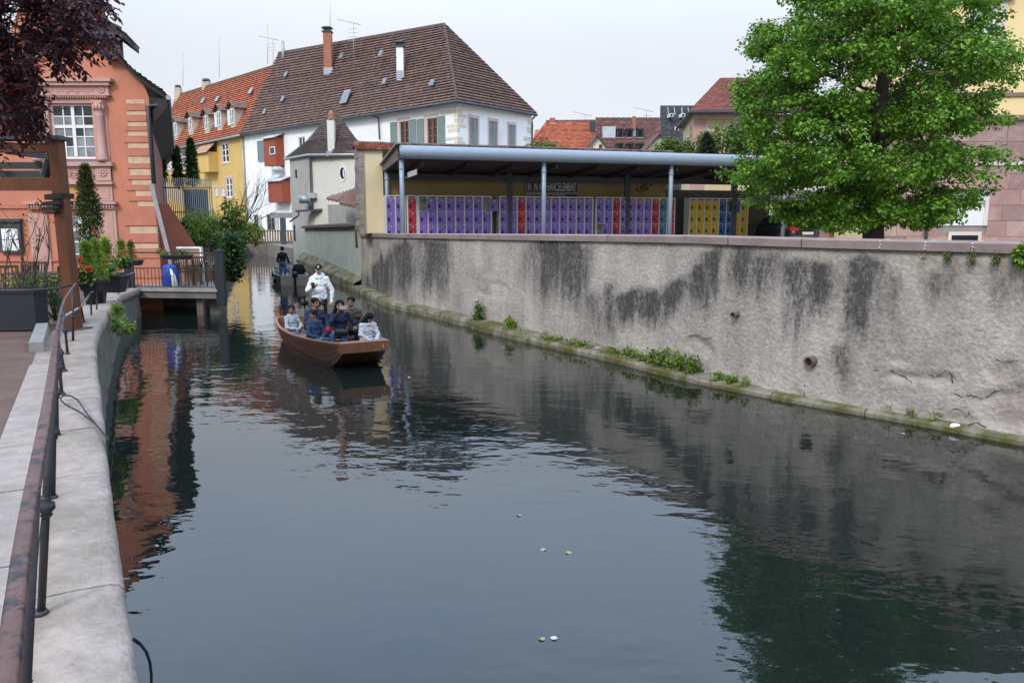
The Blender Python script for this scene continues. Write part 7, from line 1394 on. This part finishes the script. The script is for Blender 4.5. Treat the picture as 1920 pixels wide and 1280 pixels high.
def hand(pr, wrist, dirv, side, curl=.5, thumb=1):
    w_ = np.array(wrist, float); d = np.array(dirv, float); d /= np.linalg.norm(d); s_ = np.array(side, float); s_ -= d * s_.dot(d); s_ /= np.linalg.norm(s_); nn = np.cross(d, s_)
    Rm = np.stack([s_, d, nn], 1); pr.append(dict(t='e', c=w_ + d * .05, R=Rm, r=(.042, .055, .02), m=0, k=.015))
    for k, (o, l) in enumerate(((-.03, .062), (-.01, .075), (.011, .07), (.03, .055))):
        a = w_ + d * .09 + s_ * o; b = a + d * l * .55 * (1 - .3 * curl) - nn * l * .5 * curl; c = b + d * l * .5 * (1 - 1.2 * curl) - nn * l * .6 * curl; pr.append(dict(t='c', a=a, b=b, ra=.0105, rb=.0095, m=0, k=.006)); pr.append(dict(t='c', a=b, b=c, ra=.0095, rb=.008, m=0, k=.006))
    a = w_ + d * .03 - s_ * .03 * thumb; b = a + d * .035 - s_ * .03 * thumb - nn * .015; c = b + d * .03 - s_ * .002 - nn * .015; pr.append(dict(t='c', a=a, b=b, ra=.014, rb=.012, m=0, k=.008)); pr.append(dict(t='c', a=b, b=c, ra=.012, rb=.009, m=0, k=.006))
SHOE = M('dark_shoe', (.02, .02, .022), .6); EYE_ = M('dark_eye_and_brow', (.012, .009, .008), .4); LIP = M('lip', (.2, .07, .06), .5)
HAIRB = M('black_hair', (.007, .006, .006), .65, .4, 40, .4, 90, spec=.15, stretch=(4, 4, .6)); CHAIR_N = [0]
def cloth(name, col, rough=.85): return M('cloth_' + name, col, rough, .18, 9, .35, 26, spec=.2)
def person(headtop, yaw, S, pose, top, legs, skin, label, hair='short', hy=0.0, hp=0.0, arms=None, lean=0.0, leanx=0.0, bulk=1.0, hood=False, seated=True, feet=True, hroll=0.0, hairm=None, gh=.0105, female=False):
    pr = []; add = lambda **k: pr.append(k); B_ = bulk
    if seated: pel = np.array((0, 0, .0)); Tz = .0
    else: pel = np.array((0, 0, .93)); Tz = .93
    sp = np.array((leanx, -lean, 1.0)); sp /= np.linalg.norm(sp); up = lambda z, y=0.0, x=0.0: pel + sp * z + np.array((x, y, 0))
    Rt = np.array(Matrix.Rotation(math.atan2(lean, 1), 3, 'X') @ Matrix.Rotation(leanx, 3, 'Y'))
    add(t='e', c=up(.02), R=Rt, r=(.165 * B_, .125 * B_, .13), m=1 if B_ > 1.05 else 2, k=.04, bias=-.01 if seated else 0); add(t='e', c=up(.16, .0), R=Rt, r=(.15 * B_, .115 * B_, .16), m=1, k=.05); add(t='e', c=up(.34, .01), R=Rt, r=(.172 * B_, .12 * B_, .17), m=1, k=.05)
    sh = {s: up(.45, .015) + Rt @ np.array((s * .162, 0, -.02)) for s in (-1, 1)}
    for s in (-1, 1): add(t='c', a=up(.47, .015), b=sh[s], ra=.062 * B_, rb=.066 * B_, m=1, k=.04)
    if female: add(t='e', c=up(.32, -.09), R=Rt, r=(.14, .06, .07), m=1, k=.04)
    nb = up(.5, .01); hc = up(.665, -.015) + np.array((math.sin(hy) * .015, -math.cos(hy) * .0 + math.sin(hp) * -.03, -abs(math.sin(hp)) * .03))
    add(t='c', a=nb, b=hc - np.array((0, -.01, .05)), ra=.055, rb=.05, m=0, k=.02)
    H = rotm(hy, hp, hroll); hl = lambda x, y, z: hc + H @ np.array((x, y, z))
    add(t='e', c=hl(0, .005, .02), R=H, r=(.076, .096, .1), m=0, k=.02); add(t='e', c=hl(0, -.03, -.05), R=H, r=(.056, .06, .066), m=0, k=.03); add(t='c', a=hl(0, -.092, .008), b=hl(0, -.112, -.028), ra=.009, rb=.015, m=0, k=.012)
    for s in (-1, 1): add(t='e', c=hl(s * .077, .01, -.005), R=H, r=(.012, .02, .032), m=0, k=.008); add(t='e', c=hl(s * .031, -.0885, .004), R=H, r=(.011, .006, .0055), m=4, k=.003, bias=.003); add(t='c', a=hl(s * .016, -.094, .028), b=hl(s * .05, -.083, .029), ra=.0045, rb=.004, m=4, k=.003, bias=.003)
    add(t='c', a=hl(-.02, -.0875, -.063), b=hl(.02, -.0875, -.063), ra=.006, rb=.006, m=5, k=.004, bias=.003)
    if hood: add(t='e', c=up(.52, .085), R=Rt, r=(.13, .075, .085), m=1, k=.03); add(t='c', a=up(.5, .0, -.1), b=up(.47, -.09, -.04), ra=.045, rb=.04, m=1, k=.03); add(t='c', a=up(.5, .0, .1), b=up(.47, -.09, .04), ra=.045, rb=.04, m=1, k=.03)
    else: add(t='c', a=up(.5, .05, -.055), b=up(.5, .05, .055), ra=.045, rb=.045, m=1, k=.02)
    # legs
    if seated:
        kn = {s: np.array((s * .13, -.40, .02)) for s in (-1, 1)}; an = {s: np.array((s * .13, -.42, -.36)) for s in (-1, 1)}
        if pose.get('knees'): kn = {s: np.array(pose['knees'][i]) for i, s in enumerate((-1, 1))}; an = {s: kn[s] + np.array((0, -.02, -.38)) for s in (-1, 1)}
    else: kn = {s: np.array((s * .1, -.02, .5)) for s in (-1, 1)}; an = {s: np.array((s * .11, .02, .09)) for s in (-1, 1)}
    for s in (-1, 1):
        add(t='c', a=pel + np.array((s * .09, 0, -.02)), b=kn[s], ra=.088, rb=.066, m=2, k=.03); add(t='c', a=kn[s], b=an[s], ra=.062, rb=.045, m=2, k=.02); add(t='c', a=an[s] + np.array((0, .02, -.05)), b=an[s] + np.array((0, -.15, -.06)), ra=.042, rb=.036, m=3, k=.015)
    # arms: elbow and wrist for each side
    arms = arms or {}
    dft = {-1: ((-.25, -.05, .22), (-.13, -.26, .12)), 1: ((.25, -.05, .22), (.13, -.26, .12))}
    for s in (-1, 1):
        el, wr = arms.get(s, dft[s]); el, wr = np.array(el) + (0, 0, Tz), np.array(wr) + (0, 0, Tz); aw = 1 + (B_ - 1) * .9
        add(t='c', a=sh[s], b=el, ra=.06 * aw, rb=.05 * aw, m=1, k=.03); add(t='c', a=el, b=wr, ra=.05 * aw, rb=.037 * aw, m=1, k=.02); dv = wr - el; hand(pr, wr - dv / np.linalg.norm(dv) * .01, dv + np.array(pose.get('hd', (0, 0, 0))), (s, .3, 0), pose.get('curl', .6), s)
    V, Q, QM = sdf_mesh(pr, gh)
    top_local = hl(0, .01, .135); Rz = Matrix.Rotation(yaw, 4, 'Z'); MW = Matrix.Translation(Vector(headtop)) @ Rz @ Matrix.Scale(S, 4) @ Matrix.Translation(-Vector(tuple(top_local)))
    base = MW @ Vector((0, 0, -.42 if seated else 0)); t = link('person', to_mesh('person', V, Q, QM, [skin, top, legs, SHOE, EYE_, LIP], MW), None, label=label, cat='person')
    if hair:
        hp_ = []; ha = lambda **k: hp_.append(dict(k, m=k.get('m', 0)))
        ha(t='e', c=hl(0, .016, .034), R=H, r=(.086, .102, .104), k=.01)
        for k in range(14):
            a_ = k * 2.4; e_ = .35 + .55 * ((k * .618) % 1); ha(t='e', c=hl(.07 * math.cos(a_) * math.cos(e_), .016 + .085 * math.sin(a_) * math.cos(e_), .036 + .088 * math.sin(e_)), R=H, r=(.028, .03, .024), k=.02)
        if hair in ('long', 'tail'):
            for s in (-1, 1): ha(t='c', a=hl(s * .07, .03, .02), b=hl(s * .085, .03, -.17), ra=.035, rb=.045, k=.03)
            ha(t='c', a=hl(0, .08, .02), b=hl(0, .085, -.22), ra=.07, rb=.075, k=.03)
            if hair == 'tail': ha(t='c', a=hl(-.06, -.02, -.1), b=hl(-.03, -.09, -.3), ra=.045, rb=.03, k=.03)
        ha(t='e', c=hl(0, -.105, -.055), R=H, r=(.075, .075, .115), cut=1)
        V, Q, QM = sdf_mesh(hp_, .009); link('hair', to_mesh('hair', V, Q, QM, [hairm or HAIRB], MW), t)
    return t, MW, hl, up
SKD = M('brown_skin', (.27, .145, .098), .5, .08, 8, .05); SKM = M('tan_skin', (.36, .2, .14), .5, .08, 8, .05); SKL = M('light_skin', (.5, .3, .23), .5, .08, 8, .05)
JE = cloth('blue_jeans', (.06, .1, .19)); DJ = cloth('dark_jeans', (.035, .05, .09)); BK = cloth('black', (.014, .014, .017)); NV = cloth('navy', (.02, .028, .055)); GRY = cloth('light_grey', (.36, .38, .42)); BLU = cloth('slate_blue', (.035, .055, .1)); BRL = cloth('dark_brown_leather', (.05, .033, .028), .5); WHJ = cloth('white', (.66, .66, .66)); SIL = cloth('silver_white', (.52, .53, .56), .5)
def face_cam(p): return math.atan2(-p.x, p.y) * -1
# boatman
p = at(597, 495, 18.9); t, MW, hl, up = person(p, R(8), 1.0, {'curl': .7}, WHJ, BK, SKL, 'boatman in white hooded jacket and black cap standing at the stern', hair=None, hy=R(4), hp=R(6), arms={-1: ((-.27, -.1, .17), (-.1, -.28, .27)), 1: ((.3, .02, .16), (.28, -.04, -.1))}, bulk=1.12, hood=True, seated=False)
hp_ = []; Hc = rotm(R(4), R(6)); hp_.append(dict(t='e', c=hl(0, .012, .055), R=Hc, r=(.089, .102, .085), m=0)); hp_.append(dict(t='e', c=hl(0, -.115, .045), R=Hc, r=(.07, .075, .014), m=0)); hp_.append(dict(t='e', c=hl(0, -.02, -.075), R=Hc, r=(.2, .2, .1), m=0, cut=1)); V, Q, QM = sdf_mesh(hp_, .008); cp = link('cap', to_mesh('cap', V, Q, QM, [BK], MW), t)
e0 = MW @ Vector(tuple(hl(-.022, -.098, .072))); ex_ = (MW.to_3x3() @ Vector(tuple(Hc @ np.array((1, 0, 0))))).normalized()
bpy.context.view_layer.update(); text_mesh('N', .05, WHITEP, e0, ex_, .036, 'cap_emblem', cp, bold=.004); text_mesh('Y', .05, WHITEP, e0 + ex_ * .006 + Vector((0, 0, -.004)), ex_, .036, 'cap_emblem', cp, bold=.004)
ph = MB(); q = MW @ Vector((-.1, -.34, 1.23)); ph.box(q.x - .05, q.x + .03, q.y - .01, q.y + .01, q.z - .06, q.z + .08); ob('phone', ph, LBK, label='black phone in the hand of the standing boatman', cat='phone')
# passengers
person(at(546, 571, 18.4), R(52), .84, {'curl': .8}, GRY, JE, SKD, 'boy in light grey sweatshirt and jeans seated leftmost in the brown boat', hy=R(-36), arms={-1: ((-.25, -.1, .18), (-.04, -.24, .14)), 1: ((.25, -.1, .18), (.04, -.25, .14))})
person(at(590, 557, 17.7), R(40), .99, {}, NV, DJ, SKD, 'moustached man in navy jacket looking to the side in the brown boat', hy=R(12), arms={-1: ((-.27, -.08, .2), (-.16, -.28, .06)), 1: ((.27, -.08, .2), (.12, -.28, .06))}, bulk=1.16)
person(at(588, 580, 17.0), R(50), .84, {'curl': .8}, BLU, JE, SKD, 'boy in slate blue hooded jacket turning his head left in the brown boat', hy=R(-95), arms={-1: ((-.26, -.1, .18), (-.06, -.27, .08)), 1: ((.26, -.12, .16), (.02, -.28, .06))}, bulk=1.14, hood=True)
person(at(602, 566, 18.35), R(10), .93, {}, BK, BK, SKM, 'half hidden woman in black behind the navy jacketed man', hair='long', hy=R(10), female=True)
t, MW, hl, up = person(at(638, 561, 16.95), R(6), .96, {'curl': .7, 'hd': (0, -.02, .1)}, NV, JE, SKM, 'long haired woman in navy cardigan raising a phone with both hands', hair='long', hy=R(14), hp=R(4), hroll=R(8), arms={-1: ((-.18, -.2, .3), (.05, -.27, .56)), 1: ((.3, -.16, .28), (.19, -.27, .52))}, female=True, lean=.03)
ph = MB(); q = MW @ Vector((.12, -.33, .64)); ph.box(q.x - .08, q.x + .08, q.y - .01, q.y + .01, q.z - .04, q.z + .04); ob('phone', ph, M('pink_grey_phone', (.4, .3, .3), .3), label='phone held up by the long haired woman', cat='phone')
person(at(658, 555, 17.65), R(8), .98, {}, BRL, BK, SKD, 'man in dark brown leather jacket seated behind the woman with the phone', hy=R(-8), bulk=1.1)
bgm = MB(); q = at(640, 622, 16.55); bgm.lathe(q, [(.04, -.08), (.12, -.07), (.14, 0), (.12, .05), (.04, .07)], 12, (1.1, .55)); ob('handbag', bgm, M('black_leather', (.015, .014, .014), .45), label='black handbag on the lap of the long haired woman', cat='bag')
bgm = MB(); q = at(616, 617, 16.9); bgm.lathe(q, [(.03, -.08), (.06, -.06), (.065, 0), (.04, .05), (.01, .06)], 10); ob('pink_bag', bgm, M('crimson_fabric', (.4, .02, .06), .7), label='small crimson bag wedged between the passengers', cat='bag')
person(at(697, 588, 16.35), R(38), .82, {'curl': .6, 'knees': ((-.1, -.38, .05), (.14, -.38, .05))}, SIL, cloth('pale_grey', (.5, .5, .52)), SKD, 'girl in silver white puffer jacket bending down at the bow', hair='tail', hy=R(18), hp=R(38), arms={-1: ((-.24, -.16, .2), (-.05, -.34, .04)), 1: ((.24, -.2, .18), (.08, -.36, .02))}, bulk=1.16, hood=True, lean=.28)
# people in the second boat, seen from behind
person(at(529, 462, 37.0), R(172), 1.0, {}, BK, JE, SKL, 'person in black top and jeans standing in the grey boat', seated=False, hy=R(10), arms={-1: ((-.27, -.02, .16), (-.2, -.2, .02)), 1: ((.27, -.02, .16), (.22, -.2, 0))}, gh=.013, lean=.05)
person(at(559, 484, 36.4), R(185), 1.02, {}, BK, BK, SKL, 'broad person in black jacket seated at the right of the grey boat', hairm=M('grey_hair', (.25, .23, .21), .6, .2, 30), bulk=1.2, gh=.013); person(at(545, 488, 37.6), R(160), .95, {}, cloth('pale_blue', (.3, .36, .45)), JE, SKL, 'person in pale blue seated between the two black clad people', hairm=M('blond_hair', (.3, .2, .1), .6, .2, 30), gh=.013); person(at(517, 498, 38.2), R(175), .86, {}, cloth('grey_green', (.16, .19, .18)), BK, SKL, 'person in grey green crouching at the left of the grey boat', hairm=MATS['grey_hair'], gh=.013)
# ================================================================== groups of look-alikes
GROUPS = {'locker_bank': 'locker banks under the canopy', 'terrace_chair': 'wooden chairs on the terraces', 'terrace_table': 'slatted terrace tables', 'conifer': 'small potted conifers by the rail', 'cypress': 'slim cypresses', 'planter': 'dark planter boxes', 'geranium': 'geraniums in the planters', 'roof_antenna': 'antennas on the roofs', 'lightning_rod': 'thin masts on the roofs', 'person': 'people in the boats', 'floating_leaf': 'bits floating on the canal', 'parked_car': 'cars parked in the yard', 'punt_boat': 'flat bottomed boats on the canal', 'outboard_motor': 'motors of the boats', 'cable': 'black cables on the quay', 'ledge_weeds': 'weeds on the wall ledge', 'ledge_weed': 'weeds on the wall ledge', 'coping_weeds': 'weeds under the wall coping', 'weed_tuft': 'weeds on the near quay', 'garden_tree': 'garden trees behind the canopy', 'garden_bush': 'garden bushes behind the canopy', 'bamboo_clump': 'bamboo behind the terrace', 'ivy': 'ivy beside the terrace', 'box_plant': 'plants in the railing planter', 'loose_stone': 'loose stones on the ledge', 'phone': 'phones held in the boat'}
for o in list(C.objects):
    if o.parent is None and 'label' in o and 'group' not in o:
        g_ = GROUPS.get(o.name.split('.')[0])
        if g_: o['group'] = g_
